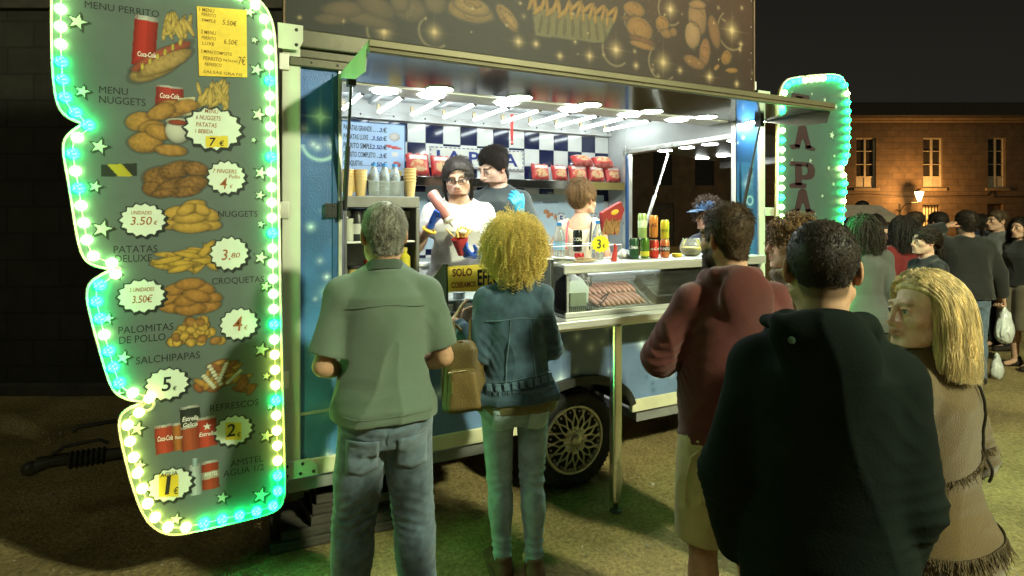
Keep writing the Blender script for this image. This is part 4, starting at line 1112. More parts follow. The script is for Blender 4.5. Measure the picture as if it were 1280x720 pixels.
FD = 30.0; FS = FPX / FD
def fr_(px): return (px - 640) / FS
def fz_(py): return EYE + (HZ - py) / FS
bld = empty('stone_building', (0, 0, 0), -TH, 'old two storey stone building with tall white windows, lit by a wall lantern', 'building')
UP = [(fr_(a), fr_(c), fz_(235), fz_(172)) for a, c in ((1070, 1095), (1154, 1178.5), (1235, 1257), (1318, 1342))]
UP += [(fr_(p), fr_(p + 24.5), fz_(235), fz_(172)) for p in (988,)]
GR = [(fr_(1072), fr_(1095), 1.35, fz_(256)), (fr_(1153), fr_(1175), .02, fz_(256)), (fr_(1234), fr_(1254), .02, fz_(255)), (fr_(1000), fr_(1022), .02, 2.2), (fr_(1318), fr_(1340), 1.2, 2.2)]
b = MB(); wall_with_openings(b, 12.6, 36, -.1, fz_(150), UP + GR, FD, .35)
b.add([(12.6, FD, -.1), (12.6, FD + 9, -.1), (12.6, FD + 9, fz_(150)), (12.6, FD, fz_(150))], [(0, 1, 2, 3)])
b.obj('facade', stone_mat('granite_blocks', (.082, .055, .032), (.062, .042, .025), (.045, .033, .021)), bld)
b = MB(); b.box(12.5, 36, FD - .30, FD + .02, fz_(150) + .002, fz_(150) + .16); b.box(12.55, 36, FD - .15, FD + .02, fz_(150) - .12, fz_(150)); b.obj('cornice', mat('granite_trim', (.13, .095, .058), .9, 0, .2, 4), bld, bevel=.02)
b = MB(); b.prism([(FD - .45, fz_(150) + .17), (FD + 5, fz_(150) + 1.9), (FD + 10, fz_(150) + .17)], 12.4, 36, 'x'); b.obj('roof', mat('dark_roof_tiles', (.05, .035, .025), .9, 0, .3, 6, .5, 20), bld)
M_WWIN = mat('white_window_paint', (.26, .235, .18), .5, 0, .15, 4)
M_PANE = mat('dark_window_glass', (.02, .018, .015), .08, 0, .2)
M_IRON = mat('black_iron', (.015, .013, .01), .6, .5, .2)
for k, (a, c, e, f) in enumerate(UP):
    w = MB(); m_ = (a + c) / 2; y0, y1 = FD + .10, FD + .17; lo = e + .55
    for x in (a, c - .07, m_ - .05): w.box(x, x + (.10 if x == m_ - .05 else .07), y0, y1, e, f)
    for z in (e, lo, f - .07): w.box(a + .0701, m_ - .0501, y0 + .004, y1, z, z + .07); w.box(m_ + .0501, c - .0701, y0 + .004, y1, z, z + .07)
    for t in (1, 2): 
        z = lo + (f - lo) * t / 3; w.box(a + .0702, m_ - .0502, y0 + .01, y1, z - .02, z + .02); w.box(m_ + .0502, c - .0702, y0 + .01, y1, z - .02, z + .02)
    w.box(a + .071, m_ - .051, y0 + .025, y1, e + .0705, lo - .0005); w.box(m_ + .051, c - .071, y0 + .025, y1, e + .0705, lo - .0005)
    wo = w.obj('window', M_WWIN, bld, bevel=.008)
    g_ = MB(); g_.box(a, c, y1 + .002, y1 + .01, lo, f); g_.obj('pane', M_PANE, wo)
    s_ = MB(); s_.box(a - .15, c + .15, FD - .10, FD + .098, e - .14, e - .002); s_.obj('sill', mat('granite_trim'), wo, bevel=.01)
for k, (a, c, e, f) in enumerate(GR):
    w = MB()
    if k in (0, 1, 4):
        n = 6
        for i in range(n): w.tube([(a + (c - a) * (i + .5) / n, FD + .1, e), (a + (c - a) * (i + .5) / n, FD + .1, f)], .018, 6)
        for z in np.linspace(e + .1, f - .1, 4): w.box(a, c, FD + .088, FD + .112, z - .015, z + .015)
        wo = w.obj('window', M_IRON, bld)
        g_ = MB(); g_.box(a, c, FD + .2, FD + .22, e, f); g_.obj('pane', mat('pale_blind', (.45, .38, .25), .7, 0, .2, 3) if k == 1 else M_PANE, wo)
    else:
        w.box(a, c, FD + .15, FD + .20, e, f)
        for i in range(2):
            for j in range(3): w.box(a + .08 + i * (c - a) / 2, a + (i + 1) * (c - a) / 2 - .06, FD + .135, FD + .1495, e + .15 + j * .7, e + .72 + j * .7)
        w.obj('door', mat('dark_wood_door', (.05, .03, .018), .6, 0, .3, 8), bld, bevel=.01)
b = MB(); pts = [(13, FD - .03, 2.78), (17, FD - .03, 2.66), (18.4, FD - .03, 2.76), (20.5, FD - .03, 2.62), (24.7, FD - .03, 2.66), (25.0, FD - .03, 2.95)]; b.tube(pts, .018, 6); b.tube([(25.0, FD - .03, 2.95), (25.1, FD - .03, 2.6), (30, FD - .03, 2.7), (36, FD - .03, 2.66)], .018, 6); b.obj('wall_cable', M_IRON, bld, True)
rebase(bld, (0, 0, 0))
# lantern on its bracket
lx, lz = fr_(1135.5), fz_(246.5)
lan = empty('wall_lantern', (0, 0, 0), -TH, 'glowing orange lantern on a bracket of the stone building', 'wall lamp')
b = MB(); b.tube([(lx - .45, FD - .02, lz - .75), (lx - .45, FD - .30, lz - .45), (lx - .35, FD - .75, lz - .30), (lx, FD - .80, lz - .30)], .022, 8); b.lathe([(.05, 0), (.05, .05), (.02, .07)], (lx, FD - .80, lz - .30), 12); b.lathe([(.19, .26), (.12, .36), (.03, .42)], (lx, FD - .80, lz), 12)
b.box(lx - .50, lx - .40, FD - .03, FD - .002, lz - .95, lz - .35)
b.obj('bracket', M_IRON, lan, True)
b = MB(); b.lathe([(.06, -.23), (.16, .10), (.19, .25)], (lx, FD - .80, lz), 12); b.obj('lantern_glass', emis('sodium_lamp', (1, .66, .26), 14.0), lan, True)
pl = bpy.data.lights.new('lantern_light', 'POINT'); pl.energy = 850; pl.color = (1, .48, .13); pl.shadow_soft_size = .15
po = bpy.data.objects.new('lantern_light', pl); COL.objects.link(po); po.parent = lan; po.location = (lx, FD - 1.10, lz + .16)
# dark wall behind the drawbar
wl = empty('boundary_wall', (0, 0, 0), -TH, 'dark stone boundary wall behind the drawbar of the trailer', 'wall')
b = MB(); b.box(-30, -.75, 5.42, 5.75, -.05, 3.6); b.obj('masonry', stone_mat('dark_masonry', (.030, .028, .020), (.024, .022, .017), (.018, .016, .012), .5, .25), wl)
b = MB(); b.box(-30.03, -.72, 5.36, 5.80, 3.602, 3.72); b.box(-30, -.75, 5.34, 5.418, -.05, .10); b.obj('coping', mat('dark_coping', (.05, .045, .035), .9, 0, .3, 6), wl, bevel=.01)
# pale market stall far behind the crowd
st = empty('market_stall', (0, 0, 0), -TH, 'pale market stall with a peaked canopy in front of the stone building', 'market stall')
SD = 17.0; s_ = FPX / SD; q = lambda px, py: ((px - 640) / s_, EYE + (HZ - py) / s_)
x0, zc = q(1046, 272); x1, _ = q(1122, 272)
b = MB(); zt = q(0, 256)[1]; zb_ = q(0, 270)[1]
for (ya, yb) in ((SD, SD + 2.2),):
    v = [(x0, ya, zb_), (x1, ya, zb_), (x1, yb, zb_), (x0, yb, zb_), (x0 + .3, ya + .35, zt), (x1 - .3, ya + .35, zt), (x1 - .3, yb - .3, zt), (x0 + .3, yb - .3, zt)]
    b.add(v, [(0, 1, 5, 4), (1, 2, 6, 5), (2, 3, 7, 6), (3, 0, 4, 7), (4, 5, 6, 7)])
b.obj('canopy', mat('pale_pink_canvas', (.62, .50, .42), .8, 0, .12, 5), st)
b = MB(); b.box(x0, x1, SD - .012, SD, zb_ - .17, zb_ - .002); b.obj('valance', mat('cream_canvas', (.60, .54, .42), .8, 0, .1, 4), st)
b = MB()
for x in (x0 + .03, x1 - .03):
    for y in (SD + .05, SD + 2.15): b.tube([(x, y, 0), (x, y, zb_ - .003)], .025, 8)
b.obj('pole', M_ALU, st, True)
b = MB(); b.box(x0 + .1, x1 - .1, SD + .1, SD + .5, 0, .9); b.obj('stall_counter', M_WHITEP, st, bevel=.01)
pp = q(1096, 262); b = MB(); b.lathe([(.20, 0), (.19, .05), (.13, .11), (.02, .15)], (pp[0], SD + .7, zt), 14); b.obj('roof_vent', M_BLACKP, st, True)

# dark neighbouring house, and the street lamp standing behind the viewer
hs = empty('dark_house', (0, 0, 0), -TH, 'unlit dark house beside the stone building, seen through the side hatch', 'house')
b = MB(); wall_with_openings(b, 1.5, 12.3, -.1, 6.2, [(3 + i * 2.2, 4.0 + i * 2.2, 3.2, 5.2) for i in range(4)] + [(3 + i * 2.2, 4.1 + i * 2.2, .05, 2.3) for i in range(4)], FD + .2, .3)
b.add([(1.5, FD + .2, -.1), (1.5, FD + 8, -.1), (1.5, FD + 8, 6.2), (1.5, FD + .2, 6.2)], [(0, 1, 2, 3)]); b.obj('facade', mat('brown_render', (.07, .045, .028), .9, 0, .3, 2), hs)
for i in range(4):
    b = MB(); b.box(3 + i * 2.2, 4.0 + i * 2.2, FD + .35, FD + .4, 3.2, 5.2); b.obj('window', M_PANE, hs)
    b = MB(); b.box(3 + i * 2.2, 4.1 + i * 2.2, FD + .35, FD + .4, .05, 2.3); b.obj('door', mat('dark_wood_door'), hs)
b = MB(); b.prism([(FD - .2, 6.21), (FD + 4.5, 7.8), (FD + 9, 6.21)], 1.3, 12.35, 'x'); b.obj('roof', mat('dark_roof_tiles'), hs)
LP = Vector((4.7 * CT - 1.1 * ST, -4.7 * ST - 1.1 * CT, 4.7))
lamp = empty('street_lamp', (LP.x, LP.y, 0), 0, 'tall iron street lamp with a glowing yellow globe standing behind the queue', 'street lamp')
b = MB(); b.lathe([(.16, 0), (.16, .25), (.09, .32), (.055, .5), (.04, 4.4), (.07, 4.45), (.05, 4.5)], (0, 0, 0), 16); b.obj('post', M_IRON, lamp, True)
b = MB(); b.ell((0, 0, 4.72), (.21, .21, .22)); b.obj('globe', emis('street_lamp_globe', (.95, 1, .62), LAMP_E), lamp, True)
# ================================================================ people
def nrm(v):
    v = np.array(v, float); return v / (np.linalg.norm(v) + 1e-12)

M_SKIN = mat('skin', attr='col', rough=.6, var=.12, scale=55, bump=.10, bscale=320, sss=.15, spec=.22)
def fabric(name, color=(.5, .5, .5), rough=.9, var=.12, scale=9, bump=.16, bscale=420, sheen=.25, **kw):
    return mat(name, color, rough, 0, var, scale, bump, bscale, sheen=sheen, spec=.2, **kw)
def hair_mat(name, color=(.1, .1, .1), var=.35):
    return mat(name, color, .58, 0, var, 55, spec=.35, stretch=(1, 1, .15))

HAIRLINE = (np.array([-.13, -.075, -.05, -.028, .0, .012, .03, .048, .066, .085, .13]), np.array([-.072, -.075, -.066, -.02, .012, -.008, -.004, .03, .062, .078, .11]))

def tubes(name, Pn, rad, material, parent, sides=3, rvar=None):
    """Pn: (N, M, 3) strands -> one mesh of thin tapered tubes"""
    N, M, _ = Pn.shape
    T = np.gradient(Pn, axis=1); T /= np.linalg.norm(T, axis=2, keepdims=True) + 1e-9
    ref = np.array((.31, .87, .38)); U = np.cross(T, ref); U /= np.linalg.norm(U, axis=2, keepdims=True) + 1e-9
    W = np.cross(T, U)
    rad = np.broadcast_to(np.asarray(rad, float), (M,))
    rr = rad[None, :, None] * (np.ones((N, 1, 1)) if rvar is None else rvar[:, None, None])
    V = np.stack([Pn + rr * (math.cos(a) * U + math.sin(a) * W) for a in [2 * PI * k / sides for k in range(sides)]], 2)   # N,M,s,3
    idx = np.arange(N * M * sides).reshape(N, M, sides)
    a = idx[:, :-1]; b_ = idx[:, 1:]
    Q = np.stack([a, np.roll(a, -1, 2), np.roll(b_, -1, 2), b_], -1).reshape(-1, 4)
    return np_mesh(name, V.reshape(-1, 3), Q, material, parent, True)

class Person:
    def __init__(s, label, group=None, pos=(0, 0), z=0.0, face=0.0, h=1.72, wide=1.0, deep=1.0, female=False, lean=0.0, side=0.0, head=(0, 0, 0), hs=1.0, skin=(.50, .30, .20),
                 armL=None, armR=None, feet=((-.10, .0), (.10, .0)), belly=0.0, seed=1, shoulder=1.0, hips=1.0, neckfwd=.02, drop=0.0):
        s.k = k = h / 1.72; s.wide, s.deep, s.female, s.seed = wide, deep, female, seed; s.skin = np.array(skin); s.label = label; s.group = group
        s.pos, s.z, s.face, s.belly, s.hips_f = pos, z, face, belly, hips
        s.tl, s.ts = math.tan(lean), math.tan(side)
        F = 1.0 if not female else 0
        #              z    half-x            half-y        cy
        if female: pr = [(.79, .155, .105, -.012), (.86, .178 * hips, .118 * hips, -.022), (.93, .176 * hips, .116 * hips, -.022), (1.02, .142, .095, -.008), (1.09, .128, .088, 0), (1.18, .138, .098, .004), (1.27, .152, .116, .014), (1.33, .148, .105, .006), (1.40, .118, .084, -.008), (1.45, .075, .066, -.014), (1.50, .050, .050, -.014)]
        else: pr = [(.79, .160, .110, -.01), (.86, .172 * hips, .118 * hips, -.016), (.94, .170 * hips, .116 * hips, -.014), (1.03, .160, .106, -.004), (1.12, .156, .102, 0), (1.22, .168, .114, .002), (1.31, .182, .122, .002), (1.37, .170, .112, -.006), (1.42, .128, .088, -.014), (1.46, .082, .066, -.018), (1.51, .055, .055, -.018)]
        s.prof = []
        for z_, a, b_, cy in pr:
            bl = belly * math.exp(-((z_ - 1.06) / .13) ** 2)
            z0 = z_ * k; dz = max(0, z0 - .95 * k)
            s.prof.append((z0, s.ts * dz, cy * k + s.tl * dz + bl * .5, (a * wide + bl * .45) * k, (b_ * deep + bl) * k))
        sw = (.150 if female else .168) * wide * shoulder * k
        zs = (1.388 - drop) * k; dz = zs - .95 * k
        s.SH = {}
        for sg, nm in ((-1, 'L'), (1, 'R')): s.SH[nm] = np.array((sg * sw + s.ts * dz, -.012 * k + s.tl * dz, zs))
        dzn = (1.50 - .95) * k
        s.NB = np.array((s.ts * dzn, -.012 * k + s.tl * dzn, 1.49 * k))
        s.hs = hs * (k if k < 1.02 else 1.02) * (.97 if female else 1.0)
        yaw, pitch, roll = [R(q) for q in head]       # yaw + = to the person's left, pitch + = looking up, roll + = head tips to its right
        s.HR = np.array(Matrix.Rotation(yaw, 3, 'Z') @ Matrix.Rotation(pitch, 3, 'X') @ Matrix.Rotation(roll, 3, 'Y'))
        piv = s.NB + np.array((0, .0, .06 * k))
        s.HC = piv + s.HR @ np.array((0, neckfwd, .062 * k))
        s.HC += np.array((0, s.tl * .04, 0))
        s.arms = {}
        for nm, a in (('L', armL), ('R', armR)):
            sg = -1 if nm == 'L' else 1
            if a is None: a = dict(el=(sg * .05, -.02, -.275), wr=(sg * .045, .05, -.515))
            el = s.SH[nm] + np.array(a['el']) * k; wr = s.SH[nm] + np.array(a['wr']) * k
            d = nrm(wr - el); n = a.get('n', (-sg, 0, 0)); fw = nrm(np.array(a.get('fw', d)))
            n = nrm(np.array(n) - fw * fw.dot(np.array(n, float)))
            s.arms[nm] = dict(el=el, wr=wr, fw=fw, n=n, curl=a.get('curl', .35), thumb=a.get('thumb', .6), spread=a.get('spread', 1.0), sg=sg, hand=a.get('hand', True), flip=a.get('flip', 1))
        s.legs = {}
        for nm, sg, ft in (('L', -1, feet[0]), ('R', 1, feet[1])):
            hip = np.array((sg * .088 * wide * k * hips ** .5, -.012 * k, .88 * k)); an = np.array((ft[0] * k, ft[1] * k - .03, .085 * k))
            kn = hip * .46 + an * .54 + np.array((0, .022 + (ft[2] if len(ft) > 2 else 0), .03 * k)); kn[2] = .485 * k
            s.legs[nm] = (hip, kn, an)
        s.root = None
    def ha(s, Q):   # points into head space
        return (np.asarray(Q) - s.HC) @ s.HR / s.hs
    def hw(s, p): return s.HC + s.HR @ (np.array(p, float) * s.hs)
    def finish(s, o):
        o.location = (s.pos[0], s.pos[1], s.z); o.rotation_euler = (0, 0, s.face)
    # ------------------------------------------------ skin
    def head_shape(s, F, fine=True):
        q = s.hs; w = s.hw
        E = lambda c, r, k=.02, mode='add': F.ell(w(c), np.array(r) * q, k * q, mode, s.HR.T)
        C_ = lambda a, b_, ra, rb=None, k=.01, mode='add': F.cap(w(a), w(b_), ra * q, (ra if rb is None else rb) * q, k * q, mode)
        fem = s.female
        E((0, -.014, .036), (.0755, .094, .084))
        E((0, .022, -.030), (.060, .062, .078), .03)
        E((0, .040, -.068), (.046 if fem else .052, .046, .036), .03)
        C_((-.016, .076, -.098), (.016, .076, -.098), .0155 if fem else .018, None, .02)     # chin
        for sg in (-1, 1):
            C_((sg * .056, -.004, -.055), (sg * .022, .066, -.094), .016, .014, .03)         # jaw line
            E((sg * .043, .052, -.020), (.024, .025, .021), .025)                            # cheek
            E((sg * .031, .102 if fem else .101, .007), (.020, .022, .0115 if fem else .0135), .014, 'cut')                     # eye socket
        if fine:
            C_((-.036, .076 if fem else .078, .030), (.036, .076 if fem else .078, .030), .0075 if fem else .0125, None, .018)  # brow
            for sg in (-1, 1):
                E((sg * .031, .0735, .006), (.0135, .0135, .0125), .003)                     # eyeball
                C_((sg * .043, .079, .010), (sg * .021, .0855, .0135), .0042, None, .004)   # upper lid
                C_((sg * .042, .0785, -.003), (sg * .021, .083, -.004), .0034, None, .004)
        C_((0, .090, .018), (0, .108 if fem else .111, -.026), .0068 if fem else .0075, .0085 if fem else .0105, .014)                            # nose
        E((0, .109 if fem else .1115, -.028), (.0092, .0095, .0085) if fem else (.0115, .0115, .0095), .008)
        for sg in (-1, 1): E((sg * .0115, .099, -.033), (.009, .011, .0075), .006)
        E((0, .082, -.058), (.026, .018, .020), .02)                                         # mouth mound
        if fine:
            C_((-.019, .0905, -.0545), (.019, .0905, -.0545), .0048, None, .006); C_((-.008, .0965, -.0535), (.008, .0965, -.0535), .0052, None, .008)
            C_((-.016, .0905, -.0655), (.016, .0905, -.0655), .0058, None, .006); C_((-.006, .096, -.0655), (.006, .096, -.0655), .0062, None, .008)
            C_((-.022, .099, -.0600), (.022, .099, -.0600), .0022, None, .003, 'cut')
            for sg in (-1, 1):
                Mx = (s.HR @ np.array(Matrix.Rotation(sg * -.35, 3, 'Z'))).T
                F.ell(w((sg * .077, -.012, -.004)), np.array((.010, .020, .033)) * q, .006 * q, 'add', Mx)
                F.ell(w((sg * .086, -.006, .000)), np.array((.007, .010, .020)) * q, .005 * q, 'cut', Mx)
        F.cap(w((0, -.022, -.055)), s.NB + np.array((0, 0, -.02)), .052 * q, (.052 if fem else .060) * s.k, .03 * q)
    def hand_shape(s, F, nm, grow=0.0):
        a = s.arms[nm]; fw, n, sg = a['fw'], a['n'], a['sg']; k = s.k * (.92 if s.female else 1.0)
        t = np.cross(fw, n) * (1 if nm == 'R' else -1) * a['flip']        # towards the thumb
        W = a['wr']; g = grow
        F.cap(W - fw * .07, W + fw * .012, .027 * k + g, .024 * k + g, .01, flat=(n, .82))
        curl = a['curl']
        lens = ((.040, .024, .020), (.045, .028, .021), (.041, .026, .020), (.032, .020, .018))
        for i, off in enumerate((.030, .010, -.010, -.029)):
            kn = W + (fw * (.086 - abs(off - .008) * .22) + t * off * 1.0) * k
            F.cap(W + (fw * .012 + t * off * .55) * k, kn, .0145 * k + g, .0112 * k + g, .014 * k)
            p = kn; ang = curl * .35; sp = (off - .0) * .9 * a['spread']
            for j, L in enumerate(lens[i]):
                ang += curl * (.75 + .12 * i) * (.8 if j == 0 else 1.0)
                d = nrm(math.cos(ang) * (fw + t * sp * 2.2) + math.sin(ang) * n)
                e = p + d * L * k
                F.cap(p, e, (.0098, .0088, .0080)[j] * k + g, (.0088, .0080, .0068)[j] * k + g, .003 * k); p = e
        th = a['thumb']; b0 = W + (fw * .022 + t * .024 + n * .006) * k; d = nrm(t * th + fw * .75 + n * .35)
        p1 = b0 + d * .042 * k; d2 = nrm(d + fw * .35 + n * .25 * curl); p2 = p1 + d2 * .032 * k; p3 = p2 + nrm(d2 + fw * .2 + n * .3 * curl) * .026 * k
        F.cap(b0, p1, .0155 * k + g, .0118 * k + g, .012 * k); F.cap(p1, p2, .0112 * k + g, .0100 * k + g, .004 * k); F.cap(p2, p3, .0100 * k + g, .0080 * k + g, .004 * k)
    def body(s, paint=None, hv=.0042, legs=True):
        k = s.k; allp = [s.HC] + [a['wr'] for a in s.arms.values()] + [a['el'] for a in s.arms.values()] + [l[2] for l in s.legs.values()]
        P = np.array(allp); lo = P.min(0) - .2; hi = P.max(0) + .2; lo[2] = -.01; hi[2] = s.NB[2] + .06
        lo[:2] = np.minimum(lo[:2], (-.32, -.25)); hi[:2] = np.maximum(hi[:2], (.32, .25))
        F = Field(lo, hi, .013)
        sh = [(max(z, .845 * k), cx, cy, a - .008, b_ - .008) for z, cx, cy, a, b_ in s.prof[1:]]
        F.loft(sh, .02)
        for nm in 'LR':
            a = s.arms[nm]; S_ = s.SH[nm]; sg = a['sg']
            F.cap(s.NB + np.array((sg * .03, 0, -.03)), S_ + np.array((-sg * .02, 0, -.004)), .032 * k, .036 * k, .03)
            F.cap(S_ + np.array((-sg * .03, 0, -.016)), S_ + np.array((0, 0, -.006)), .042 * k, .041 * k, .03)
            r1, r2, r3 = ((.040, .033, .024) if s.female else (.047, .040, .027)); w = s.wide ** .5
            F.cap(S_, a['el'], r1 * k * w, r2 * k * w, .03); F.cap(a['el'], a['wr'], r2 * k * w, r3 * k, .012)
            m_ = a['el'] * .72 + a['wr'] * .28; F.cap(a['el'] * .9 + a['wr'] * .1, m_, r2 * 1.04 * k * w, r2 * .98 * k * w, .02)
            hp, kn, an = s.legs[nm]
            F.cap(hp, kn, .080 * k * w, .052 * k, .03); F.cap(kn, an, .050 * k, .034 * k, .02); F.ell(kn * .68 + an * .32 + np.array((0, -.016, 0)), (.052 * k, .054 * k, .11 * k), .03)
            F.cap(an + np.array((0, -.01, -.03)), an + np.array((0, .13, -.052)), .032 * k, .026 * k, .03)
        F.cap(s.NB + np.array((0, 0, -.05)), s.NB + (s.HC - s.NB) * .35, .060 * k, .052 * k, .02)
        V, Q = F.nets(); parts = [(V, Q)]
        # the head, at a finer pitch
        r = .165 * s.hs
        H = Field(s.HC - r, s.HC + r, hv * s.hs); H.lo[2] = min(H.lo[2], s.NB[2] - .0)
        H = Field(np.minimum(s.HC - r, s.NB - np.array((.07, .07, 0))), s.HC + r, hv * s.hs); s.head_shape(H)
        cutz = s.NB[2] + .012; H.whole(lambda X, Y, Z: cutz - Z, 'int')
        parts.append(H.nets())
        for nm in 'LR':
            a = s.arms[nm]
            if not a['hand']: continue
            c = a['wr'] + a['fw'] * .07; G = Field(c - .155, c + .155, .0042); s.hand_shape(G, nm); parts.append(G.nets())
        n = 0; Vs, Qs = [], []
        for V, Q in parts: Vs.append(V); Qs.append(Q + n); n += len(V)
        V = np.concatenate(Vs); Q = np.concatenate(Qs)
        col = np.tile(s.skin, (len(V), 1)); h = s.ha(V)
        x, y, z = h[:, 0], h[:, 1], h[:, 2]; ax = np.abs(x)
        hd = (np.abs(h) < .15).all(1)
        def mixc(m, c): 
            m = np.clip(m, 0, 1)[:, None] * hd[:, None]; col[:] = col * (1 - m) + np.array(c) * m
        sk = s.skin
        fr = (y > .04)
        mixc(.22 * np.exp(-((ax - .045) / .022) ** 2 - ((z + .022) / .02) ** 2) * fr, sk * np.array((1.08, .78, .72)))
        mixc(.3 * np.exp(-(x / .014) ** 2 - ((z + .03) / .012) ** 2) * (y > .095), sk * np.array((1.05, .72, .66)))
        mixc(.5 * (ax > .07) * (np.abs(z) < .05) * (y < .02), sk * np.array((1.02, .72, .62)))
        lip = np.exp(-(np.abs(x / .024) ** 3) - (np.abs((z + .060) / .0115) ** 4)) * (y > .082)
        p = dict(lips=(.36, .13, .11), brow=(.05, .03, .02), browa=.85, eye=(.05, .03, .02), hair=None, beard=None, bearda=0)
        if paint: p.update(paint)
        mixc(lip * .8, p['lips'])
        zb = .0295 - np.abs(ax - .028) * .16
        mixc(np.exp(-((z - zb) / (.0042 if s.female else .0055)) ** 4) * (ax > .011) * (ax < .050) * (y > .05) * p['browa'], p['brow'])
        ex = (ax - .031) / .0135; ez = (z - .0045) / (.0068 * np.sqrt(np.clip(1 - ex ** 2, 0.05, 1)))
        eye = (np.abs(ex) < 1) * (np.abs(ez) < 1) * (y > .062)
        mixc(eye * .95, (.62, .60, .56)); ir = np.hypot((ax - .031), (z - .005)) < .0058
        mixc(eye * ir, p['eye']); mixc((np.abs(ex) < 1.05) * (np.abs(ez - 1.05) < .30) * (y > .06) * .85, (.03, .02, .015))
        if p['beard'] is not None:
            top = np.interp(y, [-.02, .03, .07, .1], [-.005, -.028, -.04, -.046])
            m = np.clip((top - z) / .012, 0, 1) * np.clip((y + .012) / .012, 0, 1) * np.clip((z + .125) / .02, 0, 1) * (1 - lip)
            mixc(m * p['bearda'], p['beard'])
        if p['hair'] is not None:
            zl = np.interp(y, *HAIRLINE); mixc(np.clip((z - zl + .004) / .016, 0, 1) * (ax < .082) * p.get('haira', .85), p['hair'])
        o = np_mesh('person', V, Q, M_SKIN, None, True, np.clip(col, 0, 1))
        tag(o, s.label, 'person', s.group); s.root = o; s.finish(o)
        return o
    # ------------------------------------------------ clothing
    def fold_field(s, F, amp, f=16, seed=0, stretch=(1, 1, 1), marks=(), fine=.35):
        """wrinkles: soft noise plus bands of creases round given joints (centre, axis, radius, frequency, strength)"""
        m = np.abs(F.D) < .035
        I = np.nonzero(m); X, Y, Z = F.ax[0][I[0]], F.ax[1][I[1]], F.ax[2][I[2]]
        n = snoise(X * stretch[0], Y * stretch[1], Z * stretch[2], seed=seed, octv=2, f=f)
        d = amp * (1 - 2.6 * np.abs(n) ** .6) * .75 + amp * .5 * snoise(X, Y, Z, seed=seed + 3, octv=2, f=f * .45)
        for c, ax, rr, fq, st in marks:
            dx, dy, dz = X - c[0], Y - c[1], Z - c[2]
            r2 = (dx * dx + dy * dy + dz * dz) / (rr * rr)
            t = dx * ax[0] + dy * ax[1] + dz * ax[2] + .03 * snoise(X, Y, Z, seed=seed + 9, octv=2, f=16)
            d = d + 1.25 * st * np.exp(-r2 * 1.5) * (1 - 2 * np.abs(np.sin(t * fq)) ** .65) * (.55 + .45 * snoise(X, Y, Z, seed=seed + 13, octv=1, f=12))
        F.D[I] += -d
    def top(s, name, material, hem=.82, off=.016, sleeve='short', sl=1.0, sr=.012, amp=.004, v=.0075, flare=.01, loose=0.0, neck=.062, marks=True, shoulder_r=.0, rows=None, neckdrop=0.0, foldf=16, frac=.78, waist=0.0, boxy=0.0, topcut=None):
        k = s.k; pts = [s.SH['L'], s.SH['R'], s.NB]
        for a in s.arms.values(): pts += [a['el'], a['wr']]
        P = np.array(pts); lo = P.min(0) - .14; hi = P.max(0) + .10; lo[2] = min(lo[2], hem * k - .03)
        lo[:2] = np.minimum(lo[:2], (-.30, -.26)); hi[:2] = np.maximum(hi[:2], (.30, .28))
        if belly_ := s.belly: hi[1] += belly_
        F = Field(lo, hi, v)
        zz = np.array([p[0] for p in s.prof]); pr = np.array(s.prof)
        zs = [hem * k] + [z for z in zz if hem * k + .03 < z < 1.475 * k] + [1.485 * k]
        rows_ = []
        mx = np.array([np.interp(1.30 * k, zz, pr[:, 3]), np.interp(1.30 * k, zz, pr[:, 4])])
        for z in zs:
            cx, cy, a, b_ = [np.interp(z, zz, pr[:, i]) for i in (1, 2, 3, 4)]
            fl = flare * np.clip((1.05 * k - z) / .25, 0, 1) + loose * np.exp(-((z - 1.05 * k) / .22) ** 2)
            if boxy and z < 1.30 * k: a = a + boxy * (max(a, mx[0]) - a); b_ = b_ + boxy * .6 * (max(b_, mx[1]) - b_)
            o = off * (1 if z < 1.40 * k else .55)
            rows_.append((z, cx, cy, a + o + fl, b_ + o + fl))
        F.loft(rows_, .015, ends=.012)
        mk = []
        for nm in 'LR':
            a = s.arms[nm]; S_ = s.SH[nm]; sg = a['sg']; w = s.wide ** .5
            r1, r2, r3 = ((.040, .033, .024) if s.female else (.047, .040, .027))
            F.cap(s.NB + np.array((sg * .035, -.006, -.022)), S_ + np.array((-sg * .01, 0, .0)), .036 * k + off * .3, .044 * k + off * .5 + shoulder_r, .03)
            F.cap(S_ + np.array((-sg * .05, 0, -.05)), S_ + np.array((0, 0, -.004)), .050 * k + off * .6, .046 * k + off * .5 + shoulder_r, .04)
            if sleeve == 'short':
                e = S_ + (a['el'] - S_) * frac; F.cap(S_, e, r1 * k * w + off * .6 + sr * .2, r1 * k * w + sr + .006, .03)
                mk.append((S_ * .7 + a['el'] * .3 + np.array((-sg * .04, 0, -.03)), nrm((sg, 0, 1)), .10, 75, .003))
            elif sleeve == 'long':
                e = a['el'] + (a['wr'] - a['el']) * .97 * sl
                F.cap(S_, a['el'], r1 * k * w + off * .6 + sr * .3, r2 * k * w + off * .8 + sr * .8, .03); F.cap(a['el'], e, r2 * k * w + off * .8 + sr * .8, r3 * k + off * .5 + sr, .015)
                ax = nrm(a['wr'] - S_); mk.append((a['el'], ax, .13, 95, .0055)); mk.append((e, nrm(a['wr'] - a['el']), .07, 110, .0045))
                mk.append((S_ + np.array((-sg * .05, 0, -.09)), nrm((sg, 0, .8)), .12, 70, .0045))
        if rows: rows(F, s, 'pre')
        mk.append((np.array((s.prof[0][1], 0, hem * k + .08)), (0, .2, 1), .20, 58, .0055))
        s.fold_field(F, amp, foldf, s.seed * 7 + len(name), (1, 1, .55), mk if marks else (), .3)
        # crisp hem, neck and cuffs
        hz = hem * k; F.whole(lambda X, Y, Z: hz - Z + .006 * np.sin(X * 17 + s.seed) , 'int', .006)
